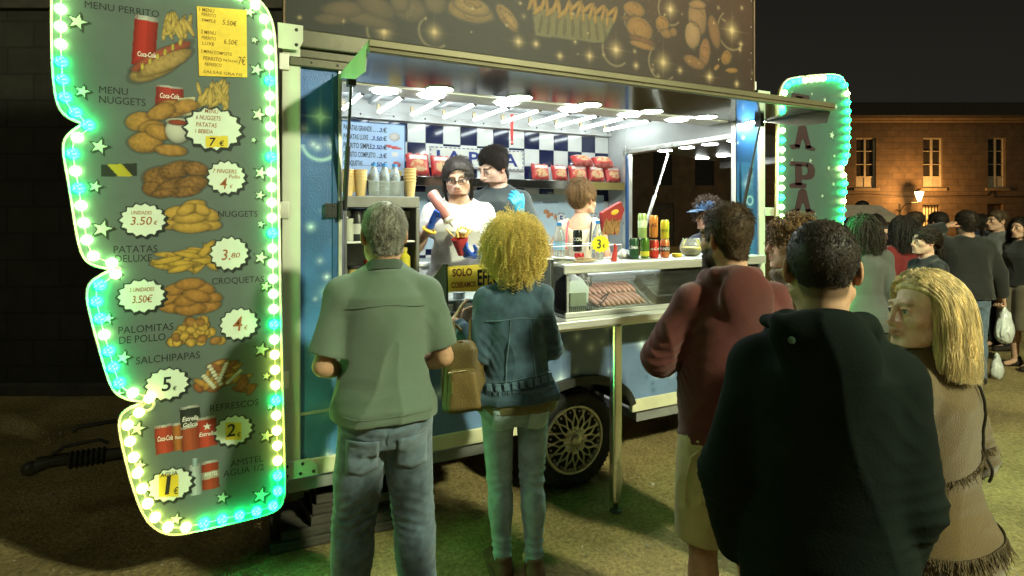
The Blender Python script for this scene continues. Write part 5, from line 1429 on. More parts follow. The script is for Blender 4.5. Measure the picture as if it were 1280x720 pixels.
        F.put(s.NB - .1, s.NB + .12, lambda X, Y, Z: np.sqrt((X - s.NB[0]) ** 2 + (Y - s.NB[1] - .012 - (Z - s.NB[2]) * .4) ** 2 + np.clip(s.NB[2] - .012 - neckdrop - Z, 0, None) ** 2 * 4) - neck * k, .008, 'cut')
        for nm in 'LR':
            a = s.arms[nm]; S_ = s.SH[nm]
            if sleeve == 'short': e = S_ + (a['el'] - S_) * frac; d = nrm(a['el'] - S_); rr = .11
            elif sleeve == 'long': e = a['el'] + (a['wr'] - a['el']) * .97 * sl; d = nrm(a['wr'] - a['el']); rr = .085
            else: continue
            F.put(e + d * .05 - .08, e + d * .05 + .08, lambda X, Y, Z: np.maximum(-((X - e[0]) * d[0] + (Y - e[1]) * d[1] + (Z - e[2]) * d[2]), np.sqrt((X - e[0]) ** 2 + (Y - e[1]) ** 2 + (Z - e[2]) ** 2) - rr), .004, 'cut')
        if rows: rows(F, s, 'post')
        if topcut: tc_ = topcut * k; F.whole(lambda X, Y, Z: Z - tc_, 'int', .004)
        V, Q = F.nets()
        o = np_mesh(name, V, Q, material, s.root, True); s.topV = V; return o
    def bottoms(s, name, material, waist=1.0, hem=.06, off=.012, thigh=.0, knee=.0, ankle=.0, amp=.0035, v=.0075, short=False, seat=.0, crease=.005):
        k = s.k; P = np.array([q for l in s.legs.values() for q in l]); lo = P.min(0) - .2; hi = P.max(0) + .2; lo[2] = hem * k - .03; hi[2] = waist * k + .02
        F = Field(lo, hi, v); zz = np.array([p[0] for p in s.prof]); pr = np.array(s.prof)
        rows_ = []
        for z in np.linspace(.775 * k, waist * k, 6):
            cx, cy, a, b_ = [np.interp(z, zz, pr[:, i]) for i in (1, 2, 3, 4)]; bl = s.belly * .3
            rows_.append((z, cx, cy, a + off, b_ + off))
        F.loft(rows_, .02, ends=.01); w = s.wide ** .5; mk = []
        for nm in 'LR':
            hp, kn, an = s.legs[nm]; sg = -1 if nm == 'L' else 1
            F.cap(hp, kn, .083 * k * w + off + thigh, .055 * k + off + knee, .012)
            if seat: F.ell(hp + np.array((sg * .0, -.062 * k, .005)), np.array((.078, .062, .085)) * k * (1 + seat), .03)
            if not short:
                F.cap(kn, an, .053 * k + off + knee, .038 * k + off + ankle, .015); F.ell(kn * .66 + an * .34 + np.array((0, -.016, 0)), (.050 * k + off + knee * .5, .052 * k + off + knee * .5, .12 * k), .03)
                mk += [(kn + np.array((0, -.03, .02)), (sg * .25, 0, 1), .12, 85, crease), (an + np.array((0, 0, .05)), (0, .2, 1), .11, 75, crease * .8), (kn * .4 + an * .6, (.2, 0, 1), .13, 60, crease * .5)]
            mk += [(hp + np.array((sg * .02, -.09, -.05)), nrm((-sg * .5, 0, 1)), .10, 70, crease * .7)]
        s.fold_field(F, amp, 15, s.seed * 5 + 2, (1, 1, .6), mk)
        hz = hem * k; F.whole(lambda X, Y, Z: hz - Z, 'int', .004); wz = waist * k; F.whole(lambda X, Y, Z: Z - wz, 'int', .004)
        V, Q = F.nets(); return np_mesh(name, V, Q, material, s.root, True)
    def surf(s, V, x, z, back=True, d=.003):
        """a point on a garment (back or front) at a given x, z"""
        m = (np.abs(V[:, 0] - x) < .012) & (np.abs(V[:, 2] - z) < .012)
        if not m.any(): return np.array((x, -.15 if back else .15, z))
        y = V[m, 1].min() - d if back else V[m, 1].max() + d
        return np.array((x, y, z))
    def seam(s, V, pts, r=.0025, back=True, name='seam', material=None):
        b = MB(); b.tube([s.surf(V, x, z, back, r * .2) for x, z in pts], r, 5); return b.obj(name, material, s.root, True)
    def shoes(s, material, sole=None, heel=0.0):
        for nm in 'LR':
            hp, kn, an = s.legs[nm]; k = s.k; sg = -1 if nm == 'L' else 1; out = sg * .12
            F = Field(an + np.array((-.09, -.12, -.095)), an + np.array((.09, .25, .09)), .007)
            F.cap(an + np.array((0, -.035, -.045)), an + np.array((out * .25, .15, -.058)), .042 * k, .040 * k, .03, flat=((0, 0, 1), .85)); F.cap(an + np.array((0, -.02, -.03)), an + np.array((0, -.01, .03)), .044 * k, .042 * k, .03)
            z0 = an[2] - .0835 * k if True else 0
            F.whole(lambda X, Y, Z: -(Z - .004), 'int', .004); F.whole(lambda X, Y, Z: Z - (an[2] + .03), 'int', .006)
            V, Q = F.nets(); o = np_mesh('shoe', V, Q, material, s.root, True)
            if sole:
                b = MB(); pts = [(an[0] + out * .25 * t + .050 * k * math.sin(a) * (1 - .12 * (t < .3)), an[1] - .085 * k + .275 * k * (.5 - .5 * math.cos(a))) for a in np.linspace(0, 2 * PI, 26, endpoint=False) for t in (.5 - .5 * math.cos(a),)]
                b.prism(pts, .0, .022, 'z'); b.obj('sole', sole, o, bevel=.004)
    # ------------------------------------------------ hair
    def hair_cap(s, name, material, t=.010, line=HAIRLINE, v=.005, nz=.003, top_extra=.0, back=.0, f=60):
        q = s.hs; F = Field(s.HC - .17 * q, s.HC + .17 * q, v * q); s.head_shape(F, False)
        P = np.stack([A - c for A, c in zip(np.meshgrid(*F.ax, indexing='ij'), s.HC)], -1) @ s.HR / q
        x, y, z = P[..., 0], P[..., 1], P[..., 2]
        d = F.D / q - t - top_extra * np.clip((z - .03) / .07, 0, 1) - back * np.clip((-y - .03) / .06, 0, 1) - nz * snoise(x, y, z, seed=s.seed + 11, octv=2, f=f)
        zl = np.interp(y, *line)
        F.D = smax(smax(d, (zl - z) * .8, .006), -.085 - z, .004) * q
        V, Q = F.nets(); o = np_mesh(name, V, Q, material, s.root, True)
        N = np.zeros_like(V); fn = np.cross(V[Q[:, 2]] - V[Q[:, 0]], V[Q[:, 3]] - V[Q[:, 1]])
        for i in range(4): np.add.at(N, Q[:, i], fn)
        N /= np.linalg.norm(N, axis=1, keepdims=True) + 1e-9; L = s.ha(V); NL = N @ s.HR
        if (NL * (L - np.array((0, -.014, .02)))).sum() < 0: NL = -NL
        ok = ((NL * (L - np.array((0, -.014, .02)))).sum(1) > .03) & (L[:, 2] > np.interp(L[:, 1], *line) - .002)
        s.capP, s.capN = L[ok] - NL[ok] * .002, NL[ok]
        return o, V
    def scalp_pts(s, n, line=HAIRLINE, t=.004, seed=0):
        r_ = np.random.default_rng(seed); i = r_.integers(0, len(s.capP), n)
        return s.capP[i] + r_.normal(0, .0018, (n, 3)), s.capN[i].copy()
    def to_world(s, P): return s.HC + (P * s.hs) @ s.HR.T
    def short_hair(s, material, n=2600, length=.016, t=.006, lift=.5, flow=(0, -.6, -.5), rad=.0011, line=HAIRLINE, seed=0, top=1.0, cap=True, side_len=1.0, top_extra=.0):
        if cap: s.hair_cap('hair', material, t, line, top_extra=top_extra)
        p, nr = s.scalp_pts(n, line, t - .002, seed + s.seed); r_ = np.random.default_rng(seed + 1)
        fl = np.array(flow); L = length * (r_.uniform(.6, 1.2, len(p)) * np.where(p[:, 2] > .07, top, side_len))
        d = nr * lift + fl + r_.normal(0, .28, p.shape); d -= nr * np.clip((d * nr).sum(1, keepdims=True), None, 0) * 1.0; d /= np.linalg.norm(d, axis=1, keepdims=True)
        M = 4; tt = np.linspace(0, 1, M)[None, :, None]
        P = p[:, None, :] + d[:, None, :] * L[:, None, None] * tt + (nr[:, None, :] * -.25 + np.array((0, -.15, -.2))) * L[:, None, None] * tt ** 2
        return tubes('hair_strands', s.to_world(P), [rad, rad, rad * .8, rad * .25], material, s.root)
    def curly_hair(s, material, n=900, length=.11, hr=.0075, rad=.0021, line=HAIRLINE, down=.75, seed=0, steps=34, t=.012, pitch=.012, vol=1.0, cap=True, spread=.35):
        if cap: s.hair_cap('hair', material, t, line, nz=.006)
        p, nr = s.scalp_pts(n, line, t * .5, seed); r_ = np.random.default_rng(seed + 2); m = len(p)
        L = length * r_.uniform(.65, 1.15, m); pos = p.copy(); d = nr + r_.normal(0, spread, p.shape); d /= np.linalg.norm(d, axis=1, keepdims=True)
        ax = np.zeros((m, steps, 3)); st = L / steps
        for i in range(steps):
            ax[:, i] = pos; d = d + np.array((0, 0, -down)) * (i / steps) * .16 + r_.normal(0, .03, p.shape); d /= np.linalg.norm(d, axis=1, keepdims=True)
            pos = pos + d * st[:, None]
            c = (pos - np.array((0, -.014, .036))) / (np.array((.0755, .094, .084)) + .012 * vol); q = np.linalg.norm(c, axis=1); ins = q < 1
            pos[ins] = np.array((0, -.014, .036)) + c[ins] / q[ins][:, None] * (np.array((.0755, .094, .084)) + .012 * vol)
        T = np.gradient(ax, axis=1); T /= np.linalg.norm(T, axis=2, keepdims=True) + 1e-9; U = np.cross(T, np.array((.2, .5, .84))); U /= np.linalg.norm(U, axis=2, keepdims=True) + 1e-9; W = np.cross(T, U)
        ph = r_.uniform(0, 6.28, m)[:, None] + np.arange(steps)[None, :] * (st[:, None] / pitch * 2 * PI) * r_.choice([-1, 1], m)[:, None]
        hrr = hr * r_.uniform(.6, 1.25, m)[:, None] * np.clip(np.arange(steps) / 5, 0, 1)[None, :]
        P = ax + (np.cos(ph) * hrr)[..., None] * U + (np.sin(ph) * hrr)[..., None] * W
        rr = np.full(steps, rad); rr[-3:] *= (.8, .6, .3)
        return tubes('hair_strands', s.to_world(P), rr, material, s.root, 4)
    def long_hair(s, material, n=1300, length=.34, rad=.0017, line=HAIRLINE, part=.01, seed=0, steps=30, vol=.012, wave=0.0, t=.008, cap=True, back=0.0, facex=.03, spread=.0, ends=.08):
        if cap: s.hair_cap('hair', material, t, line, nz=.002)
        p, nr = s.scalp_pts(int(n * 1.15), line, t * .6, seed)
        if facex is not None: ok = (p[:, 1] < .045) | (p[:, 2] > .088); p, nr = p[ok], nr[ok]
        r_ = np.random.default_rng(seed + 3); m = len(p)
        side = np.where(p[:, 1] < -.03, np.where(p[:, 0] > r_.normal(0, .03, m), 1.0, -1.0), np.sign(p[:, 0] - part + r_.normal(0, .004, m))); hi = np.clip((p[:, 2] - .03) / .08, 0, 1)
        d = np.stack([side * (.4 + hi), -.35 * np.ones(m) - back, -.5 * np.ones(m)], 1) + nr * .35 * hi[:, None]
        d /= np.linalg.norm(d, axis=1, keepdims=True)
        L = length * r_.uniform(1 - ends * 2, 1.0, m) - np.clip(.10 - p[:, 2], 0, .2) * .8; st = np.clip(L, .04, None) / steps
        lay = t * .5 + vol * r_.random(m); pos = p.copy(); G = s.HR.T @ np.array((0, 0, -1.0))
        out = np.zeros((m, steps, 3)); ph = r_.uniform(0, 6.28, m)
        nb = s.ha(s.NB[None])[0]; shl = s.ha(np.stack([s.SH['L'], s.SH['R']])); k = s.k / s.hs
        for i in range(steps):
            out[:, i] = pos; d = d + G * .22 + r_.normal(0, .012, d.shape); d /= np.linalg.norm(d, axis=1, keepdims=True)
            pos = pos + d * st[:, None]
            if facex is not None: pos[:, 1] = np.minimum(pos[:, 1], np.interp(pos[:, 2], [-.2, -.03, .05, .08, .10, .125], [facex, facex, facex + .008, facex + .02, .055, .2]) + lay * .6)
            for c, r in (((0, -.014, .036), (.0755, .094, .084)), ((0, .016, -.03), (.062, .058, .085))):
                rr = np.array(r)[None] + lay[:, None]; q = (pos - np.array(c)) / rr; ql = np.linalg.norm(q, axis=1); ins = ql < 1
                pos[ins] = np.array(c) + q[ins] / ql[ins][:, None] * rr[ins]
            # neck column, shoulders
            for a_, b_, ra in ((np.array((0, -.02, -.05)), nb, .048), (nb + np.array((0, 0, -.03)), shl[0] + np.array((0, 0, -.01)), .052), (nb + np.array((0, 0, -.03)), shl[1] + np.array((0, 0, -.01)), .052), (nb + np.array((0, .01, -.12)), nb + np.array((0, .01, -.35)), .112)):
                ab = b_ - a_; tt = np.clip(((pos - a_) @ ab) / (ab @ ab), 0, 1); v = pos - a_ - tt[:, None] * ab; dl = np.linalg.norm(v, axis=1); rr = ra * k + lay; ins = dl < rr
                pos[ins] += v[ins] / (dl[ins][:, None] + 1e-9) * (rr - dl)[ins][:, None]
        u = np.linspace(0, 1, steps)
        if wave: out[..., 0] += wave * np.sin(u * 16 + ph[:, None]) * u; out[..., 1] += wave * np.cos(u * 14 + ph[:, None] * 1.7) * u
        rr = rad * np.interp(u, [0, .1, .8, 1], [.8, 1, .9, .3])
        if facex is not None:
            bad = ((out[..., 2] < .055) & (out[..., 2] > -.13) & (out[..., 1] > facex + .016) & (np.abs(out[..., 0]) < .10)).any(1); out = out[~bad]; m = len(out)
        s.hairP = out
        return tubes('hair_strands', s.to_world(out), rr, material, s.root, 4, r_.uniform(.6, 1.3, m))

    def tied_hair(s, material, target=(0, -.105, -.035), n=1500, rad=.0014, seed=0, t=.010, tail=.10, nz=.003, spread=.014):
        s.hair_cap('hair', material, t, nz=nz)
        p, nr = s.scalp_pts(n, HAIRLINE, t, seed); r_ = np.random.default_rng(seed + 8); M = 10; u = np.linspace(0, 1, M)[None, :, None]
        c0 = np.array((0, -.014, .03)); E_ = np.array((.0755, .094, .084)) + t
        tg = np.array(target) + r_.normal(0, spread, p.shape); d0 = (p - c0) / E_; d1 = (tg - c0) / E_; l0 = np.maximum(np.linalg.norm(d0, axis=1), 1.0); l1 = np.linalg.norm(d1, axis=1)
        d0 /= np.linalg.norm(d0, axis=1, keepdims=True); d1 /= np.linalg.norm(d1, axis=1, keepdims=True)
        side_ = np.stack([np.sign(d0[:, 0]) * .5 * (1 - np.clip(d0[:, 2], 0, 1)), np.zeros(len(p)), .25 + .6 * np.clip(d0[:, 2], 0, 1)], 1)
        D_ = (1 - u) * d0[:, None] + u * d1[:, None] + side_[:, None] * np.sin(PI * u) * np.clip(d0[:, 1] + .4, 0, 1.2)[:, None, None]; D_ /= np.linalg.norm(D_, axis=2, keepdims=True)
        P = c0 + D_ * E_ * ((1 - u) * l0[:, None, None] + u * l1[:, None, None] + .02 * np.sin(PI * u) + r_.uniform(0, .02, (len(p), 1, 1)))
        tubes('hair_strands', s.to_world(P), [rad] * (M - 1) + [rad * .5], material, s.root)
        if tail:
            m = n // 5; tt = np.linspace(0, 1, 9); B = np.array(target) + r_.normal(0, .012, (m, 3)); G = s.HR.T @ np.array((0, 0, -1.0)); d = np.array((0, -.5, 0)) + r_.normal(0, .16, (m, 3))
            T = B[:, None] + d[:, None] * (.05 * np.sin(tt * 2))[None, :, None] + G * (tail * tt ** 1.3)[None, :, None] * r_.uniform(.6, 1, (m, 1, 1)); tubes('hair_tail', s.to_world(T), [rad] * 8 + [rad * .3], material, s.root)
# ================================================================ garment details
def wpt(P, q):
    c, s_ = math.cos(P.face), math.sin(P.face); q = np.array(q, float)
    return np.array((P.pos[0] + c * q[0] - s_ * q[1], P.pos[1] + s_ * q[0] + c * q[1], P.z + q[2]))
def wdir(P, q):
    c, s_ = math.cos(P.face), math.sin(P.face); return np.array((c * q[0] - s_ * q[1], s_ * q[0] + c * q[1], q[2]))
def spot(px, d): p = at_depth(px, 0, d); return (p.x, p.y)

def collar(P, material, r=.060, hgt=.034, flare=.026, drop=.020, gap=.5, name='collar', tilt=.30):
    b = MB(); n = 40; k = P.k; c0 = P.NB + np.array((0, .008, -.012)); rows = [(r, -.012), (r + .001, hgt), (r + .005, hgt + .003), (r + flare * .5, hgt * .45), (r + flare, -drop), (r + flare - .005, -drop - .002), (r + flare * .45, hgt * .3), (r + .004, -.012)]
    V, F = [], []
    th = np.linspace(PI / 2 + gap / 2, PI / 2 + 2 * PI - gap / 2, n)
    for a in th:
        for rr, z in rows: 
            y = rr * math.sin(a) * .95; V.append(c0 + np.array((rr * math.cos(a), y, z - y * tilt)) * np.array((k, k, k)))
    m = len(rows)
    for i in range(n - 1):
        for j in range(m):
            l = (j + 1) % m; F.append((i * m + j, i * m + l, (i + 1) * m + l, (i + 1) * m + j))
    F.append(tuple(range(m))); F.append(tuple((n - 1) * m + j for j in range(m - 1, -1, -1)))
    b.add(V, F); return b.obj(name, material, P.root, True)
def patch(P, V, x0, x1, z0, z1, material, name='pocket', back=True, point=.02, d=.003):
    nx, nz = 9, 9; b = MB(); pts = []
    for j in range(nz):
        for i in range(nx):
            u, v = i / (nx - 1), j / (nz - 1); z = z0 + (z1 - z0) * v - (point * (1 - abs(2 * u - 1)) * (1 - v)); pts.append(P.surf(V, x0 + (x1 - x0) * u, z, back, d))
    b.add(pts, [(j * nx + i, j * nx + i + 1, (j + 1) * nx + i + 1, (j + 1) * nx + i) for j in range(nz - 1) for i in range(nx - 1)])
    o = b.obj(name, material, P.root, True); so = o.modifiers.new('t', 'SOLIDIFY'); so.thickness = .003; so.offset = 0
    return o
def glove(P, nm, material):
    a = P.arms[nm]; c = a['wr'] + a['fw'] * .06; G = Field(c - .16, c + .16, .0042); P.hand_shape(G, nm, .0022)
    w = a['wr'] - a['fw'] * .045; fw = a['fw']; G.whole(lambda X, Y, Z: -((X - w[0]) * fw[0] + (Y - w[1]) * fw[1] + (Z - w[2]) * fw[2]), 'int', .003)
    V, Q = G.nets(); return np_mesh('glove', V, Q, material, P.root, True)
def fringe(P, material, pts, L, n, r=.0014, name='fringe', seed=1):
    r_ = np.random.default_rng(seed); pts = np.array(pts); s_ = np.r_[0, np.cumsum(np.linalg.norm(np.diff(pts, axis=0), axis=1))]; t = r_.uniform(0, s_[-1], n)
    B = np.stack([np.interp(t, s_, pts[:, i]) for i in range(3)], 1); M = 5; u = np.linspace(0, 1, M)
    d = np.array((0, 0, -1.0)) + r_.normal(0, .22, (n, 3)); LL = L * r_.uniform(.5, 1.1, n)
    Pn = B[:, None] + d[:, None] * (LL[:, None] * u[None])[..., None] + r_.normal(0, .002, (n, M, 3)) * u[None, :, None]
    return tubes(name, Pn, [r, r, r, r, r * .5], material, P.root, 4)
def hood_rows(size=1.0, y0=0.0):
    def f(F, P, when):
        if when != 'pre': return
        k = P.k; N = P.NB
        pts = [(-.075, .085, -.060), (-.092, .03, -.030), (-.082, -.045, -.006), (-.04, -.090, .0), (0, -.100, -.002), (.04, -.090, .0), (.082, -.045, -.006), (.092, .03, -.030), (.075, .085, -.060)]
        for a, b_ in zip(pts[:-1], pts[1:]): F.cap(N + np.array(a) * k * size, N + np.array(b_) * k * size, .024 * size, .024 * size, .03)
        F.ell(N + np.array((0, -.115 + y0, -.075)) * k, np.array((.105, .045, .105)) * size, .025); F.ell(N + np.array((0, -.105 + y0, -.15)) * k, np.array((.065, .030, .07)) * size, .03)
    return f

MB_JEAN = fabric('grey_blue_denim', (.105, .155, .20), .9, .35, 26, .5, 500)
M_LJEAN = fabric('light_denim', (.27, .40, .46), .9, .25, 20, .5, 500)
M_SHOE = fabric('dark_leather_shoe', (.03, .025, .02), .5, .2, 20, .2, 90, sheen=0)
M_SOLE = mat('white_rubber_sole', (.5, .5, .46), .7)
M_GREYH = hair_mat('grey_hair', (.27, .265, .23), .5); M_DARKH = hair_mat('dark_hair', (.024, .016, .011)); M_BRNH = hair_mat('brown_hair', (.055, .032, .016)); M_BLACKH = hair_mat('black_hair', (.020, .014, .010)); M_BLONDE = hair_mat('blonde_hair', (.66, .52, .27), .5); M_CURLY = hair_mat('curly_blonde_hair', (.66, .50, .14), .4); M_LBRN = hair_mat('light_brown_hair', (.16, .09, .035), .5)
M_GLOVE = mat('blue_nitrile_glove', (.02, .08, .42), .4, 0, .1, 20, .15, 120)
M_TGLOVE = mat('teal_nitrile_glove', (.03, .28, .42), .4, 0, .1, 20, .15, 120)

# ---------------------------------------------------------------- 1. grey-haired man in a polo shirt
p = Person('man with short grey hair in a sage green polo shirt and dark jeans, back turned', pos=spot(481, 2.33), face=R(-9), h=1.705, wide=.885, deep=1.06, belly=.03, seed=1, head=(7, -3, 0), feet=((-.15, .0), (.14, .02)),
           armL=dict(el=(-.075, -.01, -.275), wr=(.03, .19, -.36)), armR=dict(el=(.075, -.01, -.275), wr=(-.03, .19, -.36)), skin=(.42, .25, .16), hips=1.12, shoulder=1.12, drop=.012, hs=1.10)
p.body(paint=dict(hair=(.16, .15, .12), haira=.7, brow=(.12, .1, .08)))
p.short_hair(M_GREYH, n=11000, length=.014, t=.006, lift=.28, rad=.0008, side_len=.9)
po = fabric('sage_pique', (.115, .165, .125), .92, .10, 7, .45, 620)
p.top('polo_shirt', po, hem=.89, off=.019, sleeve='short', sr=.018, amp=.0115, v=.0062, loose=.010, flare=.006, frac=.83, foldf=13, boxy=.32)
p.seam(p.topV, [(x, 1.335 - .012 * abs(x) * 8) for x in np.linspace(-.15, .15, 21)], .0018, True, 'yoke_seam', po)
V = p.topV; hem_ = [p.surf(V, x, .921 + .004 * math.sin(x * 20), True, .0004) for x in np.linspace(-.17, .17, 30)]; b = MB(); b.tube(hem_, .0016, 5); b.obj('hem_stitch', po, p.root, True)
collar(p, fabric('dark_sage_knit', (.05, .075, .055), .9, .1, 8, .5, 500), r=.066, hgt=.020, flare=.022, drop=.020)
j = p.bottoms('jeans', MB_JEAN, waist=.98, off=.014, thigh=.014, knee=.020, ankle=.026, amp=.0055, v=.0068, hem=.03, crease=.0095, seat=.0)
JV = np.array([v.co[:] for v in j.data.vertices])
for sg in (-1, 1): patch(p, JV, sg * .035, sg * .155, .70, .825, fabric('worn_denim', (.125, .18, .23), .9, .3, 26, .5, 500))
p.seam(JV, [(.002 * math.sin(z * 60), z) for z in np.linspace(.80, .86, 8)], .002, True, 'seam', MB_JEAN)
p.shoes(M_SHOE, M_SOLE)

# ---------------------------------------------------------------- 2. curly-haired woman in a denim jacket
p = Person('woman with curly blonde hair in a cropped denim jacket and pale skinny jeans', pos=spot(643, 2.70), face=R(-14), h=1.60, female=True, wide=.93, seed=2, head=(12, 4, -3), feet=((-.062, .02, .0), (.085, -.03, .0)),
           armL=dict(el=(-.055, -.02, -.270), wr=(-.145, .13, -.125), fw=(.72, .55, .22), n=(.5, -.8, 0), curl=.45, thumb=1.1), armR=dict(el=(.06, .01, -.27), wr=(-.03, .20, -.30), n=(-1, 0, .2)), skin=(.55, .33, .22), hips=1.2)
p.body()
p.curly_hair(M_CURLY, n=3600, length=.118, hr=.0075, rad=.0010, down=1.05, seed=3, steps=44, t=.016, pitch=.016, vol=2.2, line=(HAIRLINE[0], HAIRLINE[1] - .006), spread=.45)
dj = fabric('dark_denim_jacket', (.040, .080, .115), .9, .3, 22, .5, 480)
def flare_hem(F, P, when): pass
p.top('denim_jacket', dj, hem=.895, off=.019, sleeve='long', sr=.012, amp=.0095, v=.0062, sl=.93, loose=.012, flare=.012, foldf=17, boxy=.65)
V = p.topV; lj = fabric('faded_denim_seam', (.075, .135, .18), .9, .3, 22, .5, 480)
p.seam(V, [(x, 1.215 - .03 * abs(x) * 4) for x in np.linspace(-.15, .15, 25)], .0028, True, 'yoke_seam', lj)
for sg in (-1, 1): p.seam(V, [(sg * (.045 + (1.2 - z) * .10), z) for z in np.linspace(.93, 1.205, 24)], .0026, True, 'back_seam', lj)
p.seam(V, [(x, .948 + .10 * x) for x in np.linspace(-.15, .15, 25)], .0026, True, 'waist_seam', lj)
for i, x in enumerate(np.linspace(-.145, .145, 9)): patch(p, V, x - .011, x + .011, .912 + .08 * x, .940 + .08 * x, lj, 'hem_tab', True, 0)
fringe(p, lj, [p.surf(V, x, .902, True, .001) for x in np.linspace(-.16, .16, 24)], .022, 150, .0011, 'frayed_hem')
collar(p, dj, r=.062, hgt=.03, flare=.045, drop=.035, tilt=.25)
p.top('olive_blouse', fabric('olive_cotton', (.13, .125, .05), .9, .2, 12, .4, 300), hem=.845, topcut=1.05, off=.012, sleeve='none', amp=.006, v=.009, flare=.012, neck=.05)
j = p.bottoms('skinny_jeans', M_LJEAN, waist=.965, off=.007, thigh=.002, knee=.001, ankle=.004, amp=.0030, v=.0062, hem=.085, crease=.0072, seat=.06)
JV = np.array([v.co[:] for v in j.data.vertices]); sj = fabric('light_denim_seam', (.33, .47, .53), .9, .2, 20, .5, 500)
for sg in (-1, 1): patch(p, JV, sg * .030, sg * .128, .715, .815, sj, d=.0015)
p.seam(JV, [(x, .838 - .1 * abs(x)) for x in np.linspace(-.13, .13, 20)], .002, True, 'yoke_seam', sj); p.seam(JV, [(0, z) for z in np.linspace(.75, .92, 14)], .002, True, 'seam', sj)
p.shoes(mat('brown_sandal', (.10, .05, .025), .6, 0, .2), mat('brown_wedge_sole', (.09, .055, .03), .8))
LADY = p

# ---------------------------------------------------------------- 3. bearded man in a red hoodie
p = Person('bearded man in a faded red hoodie and khaki shorts facing the counter', pos=spot(912, 2.12), face=R(-24), h=1.695, wide=.90, seed=3, head=(22, -2, 0), skin=(.44, .26, .17), feet=((-.12, 0), (.12, .02)), hs=1.02,
           armL=dict(el=(-.105, .045, -.225), wr=(.05, .225, -.22), n=(1, 0, 0)), armR=dict(el=(.06, .0, -.275), wr=(-.06, .20, -.33), n=(-1, 0, 0)))
p.body(paint=dict(hair=(.035, .022, .014), haira=.9, beard=(.030, .017, .010), bearda=.95, brow=(.03, .02, .012)))
p.short_hair(M_BRNH, n=9000, length=.014, t=.005, lift=.28, rad=.0008, side_len=.7, top=1.7, flow=(0, .2, -.2), top_extra=.010)
bp, bn = [], []
r_ = np.random.default_rng(4)
for i in range(3000):     # beard strands along the jaw
    a = r_.uniform(-1.45, 1.45); q = np.array((.060 * math.sin(a), .022 + .062 * math.cos(a) ** 1.0 * 1.0, r_.uniform(-.105, -.045 + .04 * abs(math.sin(a)))))
    if abs(q[0]) < .024 and q[2] > -.078: continue
    bp.append(q * np.array((.98, 1.0, 1))); bn.append((math.sin(a), math.cos(a), -.3))
bp, bn = np.array(bp), np.array(bn); d = bn * .55 + np.array((0, .1, -.9)) + r_.normal(0, .25, bp.shape); d /= np.linalg.norm(d, axis=1, keepdims=True)
Pn = bp[:, None] + d[:, None] * (np.linspace(0, 1, 4)[None, :, None] * r_.uniform(.012, .024, (len(bp), 1, 1)))
tubes('beard', p.to_world(Pn), [.0011, .0011, .0009, .0003], M_BRNH, p.root)
rh = fabric('faded_red_jersey', (.088, .022, .019), .92, .16, 8, .35, 420)
p.top('hoodie', rh, hem=.875, off=.020, sleeve='long', sr=.013, amp=.009, v=.0066, loose=.012, flare=.004, rows=hood_rows(.92), neck=.060, shoulder_r=.0, foldf=12, boxy=.55)
p.top('teal_tee', fabric('teal_cotton', (.03, .09, .11), .9, .1, 8, .3, 400), hem=.838, topcut=1.05, off=.012, sleeve='none', v=.010, flare=.02, neck=.05)
kh = fabric('khaki_twill', (.42, .37, .165), .9, .14, 10, .4, 420)
j = p.bottoms('shorts', kh, waist=.95, off=.016, thigh=.022, knee=.034, amp=.0065, v=.0068, hem=.515, short=True, crease=.006)
JV = np.array([v.co[:] for v in j.data.vertices])
for sg in (-1, 1): patch(p, JV, sg * .04, sg * .15, .68, .80, kh)
b = MB(); b.tube([(-.15, -.10, .855), (-.185, -.115, .84), (-.205, -.115, .76), (-.20, -.10, .68), (-.18, -.06, .66)], .0045, 6); b.obj('belt_loop_cord', kh, p.root, True)
p.shoes(M_SHOE, M_SOLE)

# ---------------------------------------------------------------- 4. young person with tousled hair, in profile
p = Person('young man with tousled brown hair in profile behind the dark jacket', pos=spot(993, 2.62), face=R(38), h=1.645, seed=4, head=(12, 0, 0), skin=(.58, .36, .26))
p.body(paint=dict(hair=(.10, .055, .022)))
p.curly_hair(M_LBRN, n=900, length=.045, hr=.006, rad=.0019, down=.2, seed=5, steps=18, t=.008, pitch=.020, vol=.8)
def fluffy(F, P, when):
    if when == 'pre':
        for a in np.linspace(0, 2 * PI, 15)[:-1]: F.ell(P.NB + np.array((.085 * math.cos(a), .085 * math.sin(a), -.015)), (.035, .035, .030), .02)
p.top('brown_coat', fabric('brown_wool', (.10, .065, .03), .95, .4, 60, .6, 160), hem=.70, off=.028, sleeve='long', sr=.014, amp=.007, v=.010, rows=fluffy)
p.bottoms('trousers', fabric('black_cotton', (.012, .012, .014)), v=.011); p.shoes(M_SHOE)

# ---------------------------------------------------------------- 5. man in a dark jacket, nearest the viewer
p = Person('man with cropped dark hair in a near-black hooded jacket, nearest of the queue', pos=spot(1028, 1.40), face=R(-52), h=1.65, wide=.90, deep=1.05, seed=5, head=(4, -2, 0), skin=(.42, .25, .16), shoulder=1.0, hs=1.03, drop=.035,
           armL=dict(el=(-.075, -.02, -.28), wr=(-.045, .07, -.53), n=(1, 0, 0), curl=.5), armR=dict(el=(.035, -.02, -.285), wr=(-.01, .10, -.52), n=(-1, 0, 0), curl=.5))
p.body(paint=dict(hair=(.07, .045, .027), haira=.8), hv=.0036)
HL2 = (HAIRLINE[0], HAIRLINE[1] + np.array([.035, .035, .03, .01, 0, 0, 0, 0, 0, 0, 0]))
p.short_hair(M_DARKH, line=HL2, n=16000, length=.007, t=.003, lift=.2, rad=.00065, side_len=.8, top=1.5)
jk = fabric('black_softshell', (.0065, .010, .0085), .85, .2, 6, .10, 160, sheen=.03)
_b = jk.node_tree.nodes['Principled BSDF']; _b.inputs['Specular IOR Level'].default_value = .06; _b.inputs['Sheen Weight'].default_value = 0
